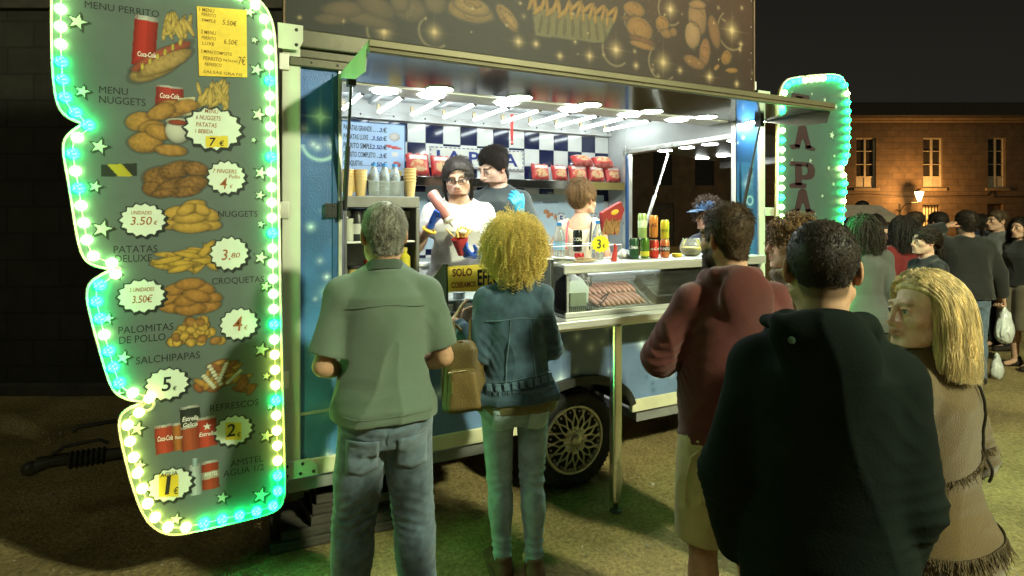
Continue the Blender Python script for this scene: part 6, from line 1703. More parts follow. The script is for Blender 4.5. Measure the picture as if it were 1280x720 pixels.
def jacket_hood(F, P, when):
    hood_rows(1.0, -.005)(F, P, when)
    if when == 'pre':
        F.ell(P.NB + np.array((-.075, -.11, -.03)), (.05, .035, .05), .03); F.cap(P.NB + np.array((-.10, -.09, .0)), P.NB + np.array((-.125, -.03, -.01)), .022, .018, .02)
p.top('hooded_jacket', jk, hem=.78, off=.028, sleeve='long', sr=.018, amp=.0095, v=.0062, loose=.015, flare=.006, rows=jacket_hood, neck=.062, shoulder_r=.0, foldf=9, boxy=.8)
JV = p.topV
b = MB(); c = P_ = p.surf(JV, -.07, 1.40, True, .002); b.lathe([(.008, 0), (.008, .004), (.001, .005)], c, 14, rotm(R(90))); b.obj('press_stud', mat('green_stud', (.06, .12, .09), .35, .4), p.root, True)
p.bottoms('trousers', fabric('black_cotton'), v=.010, thigh=.01, knee=.012, ankle=.014); p.shoes(M_SHOE)
DARK = p
# ---------------------------------------------------------------- 6. blonde woman in a fringed tan coat
p = Person('blonde woman with shoulder length hair in a fringed tan coat, face turned left', pos=spot(1158, 1.62), face=R(2), h=1.505, female=True, wide=.98, seed=6, head=(66, -2, 3), hs=1.05, skin=(.74, .51, .38),
           armL=dict(el=(-.055, .0, -.275), wr=(.0, .15, -.42)), armR=dict(el=(.075, -.02, -.275), wr=(.05, .12, -.45)))
p.body(paint=dict(brow=(.30, .19, .10), browa=.5, lips=(.42, .16, .13), eye=(.06, .07, .05)), hv=.0034)
HL3 = (HAIRLINE[0], np.array([-.072, -.075, -.066, -.02, .012, .020, .045, .062, .078, .096, .12]))
p.long_hair(M_BLONDE, line=HL3, n=8500, length=.315, rad=.00080, part=-.004, seed=6, steps=34, vol=.014, t=.009, back=.5, ends=.05, wave=.006, facex=.022)
tn = fabric('tan_suede', (.085, .055, .019), .95, .14, 9, .35, 260, sheen=.4)
p.top('tan_coat', tn, hem=.80, off=.024, sleeve='long', sr=.018, amp=.006, v=.0068, flare=.035, foldf=11, boxy=.6)
V = p.topV
fringe(p, tn, [p.surf(V, x, 1.00 + .02 * math.sin(x * 9), True, .001) for x in np.linspace(-.20, .20, 30)], .022, 160, .0013, 'coat_fringe', 2)
fringe(p, tn, [p.surf(V, x, .815, True, .001) for x in np.linspace(-.21, .21, 30)], .050, 420, .0016, 'coat_fringe', 3)
sh = p.SH['R']; el = p.arms['R']['el']; wr = p.arms['R']['wr']
fringe(p, tn, [sh + (el - sh) * t + np.array((.05, -.045, 0)) for t in np.linspace(.75, 1, 8)] + [el + (wr - el) * t + np.array((.042, -.035, 0)) for t in np.linspace(.1, .7, 8)], .035, 90, .0014, 'sleeve_fringe', 4)
b = MB(); b.tube([p.surf(V, x, z, True, .004) for x, z in zip(np.linspace(.06, .175, 22), np.linspace(1.22, .92, 22))], .004, 6); b.obj('bag_strap', mat('black_leather_strap', (.02, .018, .015), .5), p.root, True)
collar(p, tn, r=.064, hgt=.03, flare=.03, drop=.03)
p.bottoms('skirt_trousers', fabric('grey_olive_denim', (.14, .15, .13), .9, .2, 20), waist=.95, v=.010, thigh=.03, knee=.04, ankle=.05); p.shoes(M_SHOE)

# ---------------------------------------------------------------- 7. seller in a white T-shirt and glasses
def inside(px, Y): 
    q = at_plane(px, 0, Y); return (q.x, q.y)
p = Person('seller in a white T-shirt and dark glasses squeezing a sauce bottle over fries', pos=inside(573, 3.27), z=FLOOR_Z, face=R(163), h=1.60, female=True, wide=1.16, deep=1.12, belly=.03, seed=7, head=(-8, -15, 3), hs=1.08, skin=(.56, .36, .26), lean=.06,
           armR=dict(el=(.095, .02, -.225), wr=(.0, .20, -.055), fw=(-.35, .25, .85), n=(-.75, .35, -.4), curl=1.15, thumb=.7), armL=dict(el=(-.09, -.01, -.25), wr=(.085, .235, -.265), fw=(.75, .6, .1), n=(.0, -.3, .95), curl=.8, thumb=.8))
p.body(paint=dict(hair=(.03, .02, .013), brow=(.08, .05, .03), browa=.5), hv=.0038)
p.tied_hair(hair_mat('greying_brown_hair', (.022, .016, .012), .5), n=2600, rad=.0011, seed=8, t=.008, tail=.12)
for sg in (-1, 1):     # loose strands beside the face
    base = np.array((sg * .070, .035, .03)); tt = np.linspace(0, 1, 10)
    Pn = base + np.stack([sg * .012 * np.sin(tt * 3), .010 * tt, -.16 * tt], 1); Pn = Pn[None] + np.random.default_rng(3).normal(0, .004, (22, 1, 3)); tubes('hair_lock', p.to_world(Pn), [.0014] * 9 + [.0004], M_DARKH, p.root)
wt = fabric('white_cotton', (.56, .56, .53), .9, .05, 8, .3, 400)
p.top('white_tshirt', wt, hem=.84, off=.014, sleeve='short', sr=.014, amp=.005, v=.0066, neck=.088, neckdrop=.035, frac=.62, flare=.02)
p.bottoms('trousers', fabric('black_cotton'), v=.011); p.shoes(M_SHOE)
for nm in 'LR': glove(p, nm, M_GLOVE)
a = p.arms['R']; w_ = a['wr'] - a['fw'] * .055; b = MB(); u_ = nrm(np.cross(a['fw'], (0, 0, 1.0)) + 1e-3); v_ = np.cross(a['fw'], u_)
b.tube([w_ + .036 * (math.cos(t) * u_ + math.sin(t) * v_) for t in np.linspace(0, 2 * PI, 20, endpoint=False)], .008, 8, close=True); b.obj('yellow_wristband', mat('yellow_rubber', (.75, .48, .04), .5), p.root, True)
def glasses(P, material, w=.0245, hgt=.0155):
    b = MB(); q = lambda x, y, z: P.hw((x, y, z))
    for sg in (-1, 1):
        b.tube([q(sg * (.033 + w * math.copysign(abs(math.cos(t)) ** .7, math.cos(t))), .106 - .35 * max(0, abs(.033 + w * math.cos(t)) - .03), .002 + hgt * math.copysign(abs(math.sin(t)) ** .7, math.sin(t))) for t in np.linspace(0, 2 * PI, 26, endpoint=False)], .0020, 6, close=True)
        b.tube([q(sg * .060, .094, .008), q(sg * .078, .05, .012), q(sg * .082, -.015, .014)], .0028, 6)
    b.tube([q(-.008, .107, .006), q(0, .112, .008), q(.008, .107, .006)], .0028, 6); return b.obj('glasses', material, P.root, True)
glasses(p, mat('black_spectacle_frame', (.012, .010, .010), .3))
SELLER = p
# ---------------------------------------------------------------- 8. young seller in a dark T-shirt
p = Person('young dark-haired seller in a charcoal T-shirt looking down behind the counter', pos=inside(624, 3.62), z=FLOOR_Z, face=R(140), h=1.715, wide=1.0, seed=8, head=(-38, -22, -4), hs=1.10, skin=(.60, .38, .27), lean=.05,
           armL=dict(el=(-.085, .02, -.25), wr=(-.03, .23, -.10), fw=(.1, .35, .92), n=(.6, -.5, .3), curl=.55, thumb=.6), armR=dict(el=(.07, .02, -.27), wr=(-.02, .22, -.30)))
p.body(paint=dict(hair=(.015, .011, .008), brow=(.018, .012, .009)), hv=.0038)
p.short_hair(M_BLACKH, n=6500, length=.022, t=.010, lift=.25, rad=.0010, flow=(0, .5, .1), top=1.3, side_len=.6, top_extra=.016)
ct = fabric('charcoal_cotton', (.045, .055, .055), .92, .1, 8, .3, 400)
p.top('charcoal_tshirt', ct, hem=.86, off=.015, sleeve='short', sr=.014, amp=.005, v=.0070, frac=.72)
b = MB(); c = p.surf(p.topV, .0, 1.27, False, .002); 
b.tube([c + np.array((.035 * math.cos(t), .002, .022 * math.sin(t))) for t in np.linspace(0, 2 * PI, 20, endpoint=False)], .002, 5, close=True); b.tube([c + np.array((-.02, .002, -.01)), c + np.array((-.008, .003, .014)), c + np.array((.004, .003, -.008)), c + np.array((.018, .002, .012))], .002, 5); b.obj('chest_print', M_WHITEINK, p.root, True)
p.bottoms('trousers', fabric('black_cotton'), v=.011); p.shoes(M_SHOE); glove(p, 'L', M_TGLOVE); glove(p, 'R', M_TGLOVE)
# ---------------------------------------------------------------- 9. seller with a bun in a cream vest
p = Person('seller with a messy bun in a cream vest top, back turned', pos=inside(727, 3.40), z=FLOOR_Z, face=R(-46), h=1.475, female=True, wide=1.05, seed=9, head=(-34, -6, 0), hs=1.14, skin=(.56, .33, .22),
           armL=dict(el=(-.13, .0, -.25), wr=(-.05, .20, -.33)), armR=dict(el=(.06, .02, -.27), wr=(.0, .2, -.32)))
p.body(paint=dict(hair=(.12, .06, .025)), hv=.0040)
p.tied_hair(M_LBRN, target=(0, -.080, .105), n=2200, rad=.0012, seed=5, t=.010, tail=0, spread=.02)
F_ = Field(p.HC - .2, p.HC + .2, .005); F_.ell(p.hw((0, -.082, .112)), (.048, .044, .040), .0); V_, Q_ = F_.nets(); np_mesh('hair_bun', V_, Q_, M_LBRN, p.root)
r_ = np.random.default_rng(6); a_ = r_.normal(size=(420, 3)); a_ /= np.linalg.norm(a_, axis=1, keepdims=True); w_ = np.cross(a_, r_.normal(size=(420, 3))); w_ /= np.linalg.norm(w_, axis=1, keepdims=True); tt = np.linspace(0, 1.9, 10)
Pn = np.array((0, -.082, .112)) + (a_[:, None] * np.cos(tt)[None, :, None] + w_[:, None] * np.sin(tt)[None, :, None]) * np.array((.050, .046, .042)) * r_.uniform(.95, 1.12, (420, 1, 1)); tubes('hair_bun_strands', p.to_world(Pn), [.0012] * 9 + [.0005], M_LBRN, p.root)
cr = fabric('cream_cotton', (.62, .52, .36), .9, .08, 8, .3, 400)
p.top('vest_top', cr, hem=.84, off=.010, sleeve='none', amp=.005, v=.0072, neck=.105, neckdrop=.06)
V = p.topV
for sg in (-1, 1): b = MB(); b.tube([p.SH['L' if sg < 0 else 'R'] * np.array((.62, 1, 1)) + np.array((0, y, z)) for y, z in ((.06, -.03), (.045, .03), (.0, .046), (-.05, .03), (-.085, -.03), (-.105, -.10), (-.11, -.15))], .007, 6); b.obj('black_strap' if sg > 0 else 'pink_strap', mat('black_elastic', (.015, .015, .015), .6) if sg > 0 else mat('pink_elastic', (.55, .08, .10), .6), p.root, True)
p.bottoms('trousers', fabric('black_cotton'), v=.012, waist=.88); p.shoes(M_SHOE)
# ---------------------------------------------------------------- 10. customer in a blue cap beyond the side hatch
p = Person('curly-haired customer in a blue cap waiting beyond the side hatch', pos=spot(886, 5.0), face=R(85), h=1.78, seed=10, head=(0, -6, 0), skin=(.5, .3, .2))
p.body(paint=dict(hair=(.04, .025, .012))); p.curly_hair(M_BRNH, n=500, length=.07, hr=.007, rad=.0024, seed=7, steps=18, t=.012, pitch=.02, down=.2)
F_ = Field(p.HC - .2, p.HC + .2, .006); F_.ell(p.hw((0, -.004, .062)), (.092, .108, .075), 0); F_.whole(lambda X, Y, Z: (p.HC[2] + .052) - Z, 'int', .004); F_.cap(p.hw((-.03, .10, .058)), p.hw((.03, .10, .058)), .05, .05, .01, flat=((0, 0, 1), .14)); F_.cap(p.hw((-.02, .15, .05)), p.hw((.02, .15, .05)), .04, .04, .02, flat=((0, 0, 1), .16))
V_, Q_ = F_.nets(); np_mesh('blue_cap', V_, Q_, fabric('blue_cap_cotton', (.05, .11, .22)), p.root)
p.top('dark_jumper', fabric('navy_knit', (.03, .035, .05)), hem=.82, sleeve='long', v=.012); p.bottoms('trousers', fabric('black_cotton'), v=.012); p.shoes(M_SHOE)

# ---------------------------------------------------------------- the crowd behind
def bystander(label, px, d, face, h, female, hairm, hairc, kind, topm, top_kw, legm, leg_kw=None, head=(0, 0, 0), skin=(.5, .3, .21), armL=None, armR=None, seed=20, length=.34, wide=1.0, hs=1.04):
    p = Person(label, 'people standing in the crowd behind the queue', spot(px, d), 0, R(face), h, wide, 1.0, female, head=head, skin=skin, armL=armL, armR=armR, seed=seed, hs=hs)
    p.body(paint=dict(hair=hairc, brow=hairc), hv=.0062)
    if kind == 'long': p.long_hair(hairm, n=700, length=length, rad=.0026, seed=seed, steps=22, vol=.022, t=.012, wave=.008, part=random.uniform(-.01, .01))
    elif kind == 'tied':
        p.tied_hair(hairm, n=500, rad=.0024, seed=seed, tail=.16)
    else: p.short_hair(hairm, n=1500, length=.02, t=.009, rad=.0018, top_extra=.01)
    tk = dict(off=.02, sleeve='long', v=.0115, hem=.84, amp=.007); tk.update(top_kw); nm_ = tk.pop('name', 'jacket')
    p.top(nm_, topm, **tk); lk = dict(v=.0115, thigh=.004, knee=.006, ankle=.008); lk.update(leg_kw or {}); ln = lk.pop('name', 'trousers'); p.bottoms(ln, legm, **lk); p.shoes(M_SHOE); return p
BLK = fabric('black_cotton'); DJN = fabric('mid_blue_denim', (.10, .14, .19), .9, .25, 22)
bystander('long-haired woman in a pale grey cardigan, standing beside the name sign', 1079, 4.55, -38, 1.66, True, M_DARKH, (.02, .014, .01), 'long', fabric('pale_grey_knit', (.08, .083, .075)), dict(hem=.80, name='cardigan', flare=.03), BLK, seed=21, length=.30)
p = bystander('woman in glasses with long dark hair smiling towards the left of the crowd', 1107, 6.0, 110, 1.57, True, M_DARKH, (.02, .014, .01), 'long', fabric('dark_brown_knit', (.05, .035, .025)), dict(name='jumper'), BLK, seed=22, head=(15, 0, 0), length=.42); glasses(p, mat('black_spectacle_frame'))
bystander('woman with wavy black hair and a red top, back turned', 1130, 5.4, -20, 1.65, True, M_BLACKH, (.012, .01, .008), 'long', fabric('red_jersey', (.14, .015, .015)), dict(name='red_top'), BLK, seed=23, length=.36)
bystander('woman in profile with tied-back dark hair and a black jacket', 1157, 4.7, 62, 1.555, True, M_DARKH, (.02, .014, .01), 'tied', fabric('black_leather', (.018, .018, .02), .5), dict(name='jacket', off=.026), BLK, seed=24, skin=(.6, .38, .28))
p = bystander('man in dark jacket and jeans carrying plastic bags, arm raised to head', 1208, 5.75, -36, 1.69, False, M_DARKH, (.02, .014, .01), 'short', fabric('black_bomber', (.018, .018, .017), .8), dict(name='jacket', off=.034, sl=1.0, hem=.86), DJN, dict(thigh=.01, knee=.012, ankle=.012), seed=25, wide=1.1,
               armL=dict(el=(-.15, .10, .12), wr=(.02, .04, .20), fw=(.8, -.1, .5), curl=.6), armR=dict(el=(.11, .02, -.275), wr=(.17, .06, -.52), n=(-1, 0, 0), curl=1.2))
BAGMAN = p
bystander('woman with long black hair, bare arms and a beige skirt', 1277, 6.3, 70, 1.63, True, M_BLACKH, (.012, .01, .008), 'long', fabric('black_top_jersey', (.02, .02, .02)), dict(name='black_top', sleeve='short', hem=.93), fabric('beige_cotton', (.16, .135, .09)), dict(name='skirt', short=True, hem=.45, thigh=.05, knee=.09), seed=26, length=.40)
bystander('short-haired man in a charcoal coat, far back below the lantern', 1172, 6.9, -10, 1.68, False, M_BLACKH, (.012, .01, .008), 'short', fabric('charcoal_wool', (.04, .04, .04)), dict(name='coat'), BLK, seed=27)
bystander('tall woman with dark hair far back in the crowd near the lantern', 1093, 7.6, -60, 1.66, True, M_DARKH, (.02, .014, .01), 'long', fabric('dark_green_coat', (.03, .04, .03)), dict(name='coat', hem=.6), BLK, seed=28)
bystander('man in a grey jumper turned left behind the woman in the beige skirt', 1247, 7.2, 60, 1.70, False, M_BRNH, (.03, .02, .012), 'short', fabric('grey_jumper_knit', (.12, .12, .12)), dict(name='jumper'), BLK, seed=29)

bystander('woman with dark hair in a plum coat, far back beside the name sign', 1066, 6.8, -15, 1.63, True, M_BLACKH, (.012, .01, .008), 'long', fabric('plum_wool', (.05, .02, .03)), dict(name='coat', hem=.6), BLK, seed=30)
bystander('short-haired man in a khaki jacket, far back in the middle of the crowd', 1143, 7.8, 20, 1.69, False, M_BRNH, (.03, .02, .012), 'short', fabric('khaki_jacket_cotton', (.08, .075, .04)), dict(name='jacket'), BLK, seed=31)
bystander('woman with tied-back hair in a dark blue jumper, farthest of the crowd', 1226, 8.4, -50, 1.66, True, M_DARKH, (.02, .014, .01), 'tied', fabric('dark_blue_knit', (.02, .025, .05)), dict(name='jumper'), BLK, seed=32)
# ================================================================ things on and around the counter
GLASS = glass_mat('clear_glass', alpha=.045); PLASTIC = glass_mat('clear_plastic', (.93, .97, .97), .30, .12)
CZ = 1.1065; TOPZ = 1.408
def xat(px, Y): return at_plane(px, 0, Y).x
def own(b, name, material, label, cat, group=None, **kw):
    o = b.obj(name, material, None, **kw); tag(o, label, cat, group); return o

# ---- display case under glass
CX0, CX1 = 1.722, 3.262
case = empty('display_case', label='long steel and glass display case with a steel top on the counter', cat='display case')
b = MB(); b.box(CX0 - .045, CX1 + .008, 2.665, 3.02, 1.388, TOPZ - .001); b.box(CX0 - .045, CX1 + .008, 2.660, 2.672, 1.352, TOPZ - .0005); b.obj('steel_top', M_STEEL, case, bevel=.006)
b = MB(); b.box(CX0 - .02, CX1, 2.69, 2.98, CZ + .001, CZ + .012); b.box(CX0 - .02, CX1, 2.685, 2.697, CZ + .0012, CZ + .03); b.obj('base_rail', M_STEEL, case, bevel=.003)
for x in (CX0 - .006, CX1 - .012):
    for y in (2.692, 2.972): b = MB(); b.box(x, x + .012, y, y + .012, CZ + .0125, 1.3875); b.obj('corner_bar', M_STEEL, case, bevel=.002)
b = MB(); b.box(CX0 + .008, CX1 - .014, 2.695, 2.699, CZ + .03, 1.3875); b.box(CX0 - .003, CX0 + .001, 2.706, 2.971, CZ + .013, 1.3875); b.obj('glass_pane', GLASS, case)
b = MB(); b.box(CX0 + .38, CX1 - .02, 2.985, 3.10, CZ + .02, 1.26); b.box(CX0 + .36, CX1 - .02, 2.975, 3.10, 1.262, 1.30); b.obj('steel_back', M_WHITE_IN, case, bevel=.004)
b = MB(); b.box(CX0 + .03, CX1 - .04, 2.705, 2.722, 1.376, 1.3868); b.obj('added_light_strip', emis('added_case_light', (1, 1, .9), 9.0), case)  # glowing strip added under the steel top to brighten the case interior
rebase(case, (2.5, 2.83, CZ))

# ---- glass guard on the left with the yellow cash-only notice
GX0 = xat(557, 2.70)
guard = empty('glass_guard', label='low glass sneeze guard with dark end plates left of the display case', cat='glass guard')
for x in (GX0 - .012, 1.60): b = MB(); b.prism([(2.66, CZ + .002), (3.0, CZ + .002), (3.0, 1.27), (2.70, 1.435), (2.66, 1.435)], x, x + .012, 'x'); b.obj('end_plate', M_DARK, guard, bevel=.002)
b = MB(); b.box(GX0 + .001, 1.599, 2.668, 2.672, CZ + .06, 1.43); b.obj('glass_pane', GLASS, guard)
b = MB(); b.box(GX0 + .001, 1.599, 2.664, 2.678, CZ + .045, CZ + .059); b.box(GX0 + .001, 1.599, 2.72, 2.99, 1.24, 1.248); b.obj('rail', M_STEEL, guard, bevel=.002)
b = MB(); b.box(GX0 + .01, 1.25, 2.69, 2.95, CZ + .004, CZ + .085); b.obj('tray_box', M_BLACKP, guard, bevel=.006)
rebase(guard, (1.3, 2.8, CZ))
M_NOTICE = bpy.data.materials.new('backlit_yellow_paper'); M_NOTICE.use_nodes = True; nt_ = M_NOTICE.node_tree; nt_.nodes.clear()
o_ = nn(nt_, 'ShaderNodeOutputMaterial'); d_ = nn(nt_, 'ShaderNodeBsdfDiffuse'); t_ = nn(nt_, 'ShaderNodeBsdfTranslucent'); m_ = nn(nt_, 'ShaderNodeMixShader'); n_ = nn(nt_, 'ShaderNodeTexNoise'); n_.inputs['Scale'].default_value = 14
r2 = nn(nt_, 'ShaderNodeValToRGB'); r2.color_ramp.elements[0].color = (.88, .62, .06, 1); r2.color_ramp.elements[1].color = (.95, .70, .10, 1); nt_.links.new(n_.outputs['Fac'], r2.inputs['Fac'])
for q_ in (d_, t_): nt_.links.new(r2.outputs['Color'], q_.inputs['Color'])
m_.inputs['Fac'].default_value = .7; nt_.links.new(d_.outputs[0], m_.inputs[1]); nt_.links.new(t_.outputs[0], m_.inputs[2]); nt_.links.new(m_.outputs[0], o_.inputs['Surface'])
ns = MB(); x0, x1 = GX0 - .002, GX0 + .43
ns.add([(px_, 2.656, pz_) for px_, pz_ in ((x0, 1.30), (x0 + .20, 1.292), (x1, 1.30), (x1, 1.425), (x0 + .2, 1.43), (x0 - .004, 1.424))], [tuple(range(6))])
notice = own(ns, 'cash_notice', M_NOTICE, 'hand-written yellow cash-only notice hanging on the glass guard', 'notice')
b = MB(); put_text(b, 'SOLO', x0 + .02, 1.375, .036, 2.6535, width=.105, bold=.03); put_text(b, 'COBRAMOS', x0 + .015, 1.318, .028, 2.6535, width=.13, bold=.02); b.obj('red_writing', mat('brown_red_ink', (.20, .03, .01), .7), notice)
b = MB(); put_text(b, 'EFECTIVO', x0 + .155, 1.325, .075, 2.6535, width=.25, bold=.035); b.obj('black_writing', M_INK, notice)
# metal shaker behind the glass
q = xat(574, 2.76); b = MB(); b.lathe([(.032, 0), (.032, .078), (.034, .082), (.034, .090), (.001, .092)], (q, 2.76, CZ + .086), 24); own(b, 'salt_shaker', M_STEEL, 'steel shaker standing behind the glass guard under the yellow notice', 'shaker', smooth=True)

# ---- warming cabinet on the left
cab = empty('warming_cabinet', label='open-fronted steel warming cabinet at the left end of the counter', cat='cabinet')
cx0, cx1, cy0, cy1, cz1 = .575, .972, 3.0, 3.33, 1.775
b = MB(); b.box(cx0, cx1, cy0, cy1, 1.715, cz1); b.box(cx0, cx0 + .012, cy0, cy1, CZ, 1.7145); b.box(cx1 - .022, cx1, cy0, cy1, CZ, 1.7145); b.box(cx0 + .0125, cx1 - .0225, cy1 - .01, cy1, CZ, 1.7145)
b.obj('housing', mat('grey_steel', (.20, .20, .19), .4, .8, .15), cab, bevel=.004)
b = MB(); b.box(cx0 + .013, cx1 - .023, cy0 + .01, cy1 - .012, 1.53, 1.54); b.box(cx0 + .013, cx1 - .023, cy0 + .01, cy1 - .012, 1.30, 1.31); b.box(cx0 + .013, cx1 - .023, cy0 + .10, cy1 - .012, 1.66, 1.70); b.obj('shelf', M_STEEL, cab, bevel=.002)
rebase(cab, (.77, 3.16, CZ))
def jar(name, x, y, z, r, h, material, label, cat, capm=None, txt=None, neck=.5):
    b = MB(); b.lathe([(r * .92, 0), (r, .006), (r, h * .82), (r * neck, h * .93), (r * neck, h)], (x, y, z), 22); o = own(b, name, material, label, cat, smooth=True)
    if capm: c = MB(); c.lathe([(r * neck * 1.12, h), (r * neck * 1.12, h + .018), (.001, h + .019)], (x, y, z), 18); c.obj('cap', capm, o, True)
    if txt: c = MB(); c.lathe([(r + .0006, h * .25), (r + .0006, h * .62)], (x, y, z), 22, cap=False); c.obj('label_band', txt, o, True)
    return o
jar('spice_flask', .655, 3.08, 1.541, .036, .145, M_BLACKP, 'black flask on the middle shelf of the warming cabinet', 'flask', M_BLACKP, mat('white_print_label', (.5, .5, .48), .5), .8)
jar('salt_tub', .605, 3.06, 1.541, .026, .10, M_WHITEP, 'small white tub beside the black flask in the warming cabinet', 'tub', M_WHITEP, None, .9)
jar('red_tub', .72, 3.07, 1.541, .026, .07, mat('red_plastic', (.55, .03, .02), .4), 'squat red tub beside the black flask in the warming cabinet', 'tub', mat('red_plastic'), None, .8)
jar('mustard_jar', .632, 3.05, 1.311, .032, .085, mat('mustard_yellow', (.62, .46, .14), .4), 'pale yellow jar with a dark lid at the lower left of the warming cabinet', 'jar', M_BLACKP, mat('red_print_label', (.5, .12, .05), .5), .95)
jar('ketchup_bottle', .715, 3.08, 1.311, .026, .15, mat('dark_red_sauce', (.22, .02, .015), .35), 'dark red sauce bottle on the bottom shelf of the warming cabinet', 'sauce bottle', M_BLACKP, None, .4)
jar('oil_bottle', .905, 3.06, 1.311, .032, .17, mat('yellow_oil', (.55, .48, .05), .25), 'yellow oil bottle at the right side of the warming cabinet', 'oil bottle', mat('yellow_cap', (.6, .5, .1), .4), None, .45)
# paper cups nested in stacks on the cabinet
M_CUP = mat('kraft_paper_cup', (.62, .44, .20), .7, 0, .08, 20)
cup0 = None
for (x, y, n, lab) in ((.605, 3.07, 4, 'brown paper cup nested in the leftmost stack on the warming cabinet'), (.668, 3.06, 4, 'brown paper cup nested in the stack beside the bottle caddy'), (.935, 3.06, 5, 'brown paper cup nested in the right-hand stack on the warming cabinet')):
    for i in range(n):
        if cup0 is None:
            c = MB(); c.lathe([(.024, .0), (.033, .082), (.0355, .084), (.0355, .089), (.032, .089), (.0235, .004)], (0, 0, 0), 20); cup0 = own(c, 'paper_cup', M_CUP, lab, 'paper cup', 'paper cups nested on the warming cabinet', smooth=True); o = cup0
        else: o = copy_tree(cup0, label=lab)
        o.location = (x, y, cz1 + .001 + i * .0165)
# caddy of clear bottles with blue caps
cd = MB(); cd.box(.70, .892, 3.02, 3.12, cz1 + .001, cz1 + .006)
for q in ((.70, .703, 3.02, 3.12), (.889, .892, 3.02, 3.12), (.7032, .8888, 3.02, 3.023), (.7032, .8888, 3.117, 3.12)): cd.box(*q, cz1 + .0061, cz1 + .085)
own(cd, 'bottle_caddy', PLASTIC, 'clear plastic caddy holding three bottles on the warming cabinet', 'caddy')
M_BCAP = mat('blue_cap', (.03, .20, .55), .4, 0, .05); M_WATER = mat('bottle_plastic', (.75, .82, .85), .08, 0, .08, 20, trans=.75, ior=1.2)
def bottle(x, y, z, label, cat='bottle', h=.17, r=.030, body=M_WATER, capm=M_BCAP, fill=None, lab=None, group=None):
    b = MB(); b.lathe([(r * .9, 0), (r, .008), (r, h * .25), (r * .95, h * .28), (r, h * .31), (r, h * .58), (r * .8, h * .74), (.0125, h * .88), (.0125, h * .93)], (x, y, z), 22); o = own(b, 'bottle', body, label, cat, group, smooth=True)
    c = MB(); c.lathe([(.015, h * .92), (.015, h * 1.0), (.001, h * 1.005)], (x, y, z), 16); c.obj('cap', capm, o, True)
    if fill: c = MB(); c.lathe([(r * .86, .004), (r * .93, .010), (r * .93, h * .45), (.001, h * .46)], (x, y, z), 18); c.obj('filling', fill, o, True)
    if lab: c = MB(); c.lathe([(r + .0008, h * .32), (r + .0008, h * .52)], (x, y, z), 20, cap=False); c.obj('label_band', lab, o, True)
    return o
PEP = mat('peppercorns', (.16, .07, .035), .8, 0, .6, 120); SALT = mat('salt_grains', (.6, .6, .58), .8, 0, .2, 80)
bottle(.740, 3.07, cz1 + .0065, 'clear bottle of salt in the caddy, beside the brown paper cups', fill=SALT); bottle(.797, 3.07, cz1 + .0065, 'clear bottle of grey salt in the middle of the caddy', fill=mat('grey_salt', (.42, .42, .40), .8, 0, .3, 90)); bottle(.853, 3.07, cz1 + .0065, 'clear bottle of brown peppercorns at the right of the caddy', fill=PEP)

# ---- bags of crisps on the back shelf
def crisp_bag(label, px, py, w, h, Y=4.27, lie=0.0, tilt=0.0, z0=None, seed=0, red=.5):
    n = 22; u, v = np.meshgrid(np.linspace(-1, 1, n), np.linspace(-1, 1, n)); r_ = np.random.default_rng(seed)
    th = .045 * np.clip((1 - np.abs(u) ** 3.5) * (1 - np.abs(v) ** 3.0), 0, 1) ** .55 * (1 + .18 * snoise(u * 2, v * 2, seed=seed))
    x = u * w / 2 * (1 - .05 * (1 - np.abs(v))); z = v * h / 2 + .006 * np.sin(u * 9 + seed) * (np.abs(v) > .9)
    c = np.zeros((n, n, 3)) + np.array((.52, .05, .045)); pic = (np.hypot(u / .75, (v + .15) / .52) < 1 + .12 * snoise(u * 3, v * 3, seed=seed + 2)); c[pic] = (.62, .40, .20); c[pic & (snoise(u * 9, v * 9, seed=seed + 4) > .15)] = (.55, .15, .07); c[(v > .35) & (v < .75) & (np.abs(u) < .75)] = (.72, .62, .55); c[np.abs(v) > .88] = (.45, .12, .10)
    V = np.concatenate([np.stack([x, -th, z], -1).reshape(-1, 3), np.stack([x, th, z], -1).reshape(-1, 3)]); id_ = np.arange(n * n).reshape(n, n)
    Q = np.stack([id_[:-1, :-1], id_[:-1, 1:], id_[1:, 1:], id_[1:, :-1]], -1).reshape(-1, 4); Q = np.concatenate([Q, Q[:, ::-1] + n * n])
    o = np_mesh('crisp_bag', V, Q, mat('crisp_bag_foil', attr='col', rough=.28, var=.08, scale=20, bump=.25, bscale=60), None, True, np.concatenate([c.reshape(-1, 3)] * 2))
    q = at_plane(px, py, Y); zz = (1.967 + h / 2 if z0 is None else z0); o.location = (q.x, Y, zz); o.rotation_euler = (lie, 0, tilt); tag(o, label, 'crisp bag', 'bags of crisps on the back shelf'); return o
crisp_bag('red crisp bag, the left one of the pair nearest the price board', 522, 208, .185, .185, lie=-.25, seed=1); crisp_bag('red crisp bag beside the seller\'s head, right one of the pair', 551, 209, .165, .175, lie=-.28, seed=2)
crisp_bag('red crisp bag, the left one of the standing row beside the young seller', 675, 217, .165, .145, lie=-.2, seed=3); crisp_bag('red crisp bag standing between its neighbour and the piled bags', 699, 217, .15, .14, lie=-.25, seed=4)
for i, (px, lab) in enumerate(((722, 'red crisp bag at the lower left of the pile'), (744, 'red crisp bag at the lower middle of the pile'), (765, 'red crisp bag at the lower right of the pile by the end wall'))): crisp_bag(lab, px, 218, .175, .15, lie=-.3, seed=5 + i, tilt=.1 * (i - 1))
crisp_bag('red crisp bag lying on top of the pile, the left one', 727, 203, .19, .12, lie=-.9, z0=2.155, seed=9); crisp_bag('red crisp bag lying on top of the pile, the right one', 753, 204, .19, .12, lie=-.9, z0=2.150, seed=10, tilt=-.15)

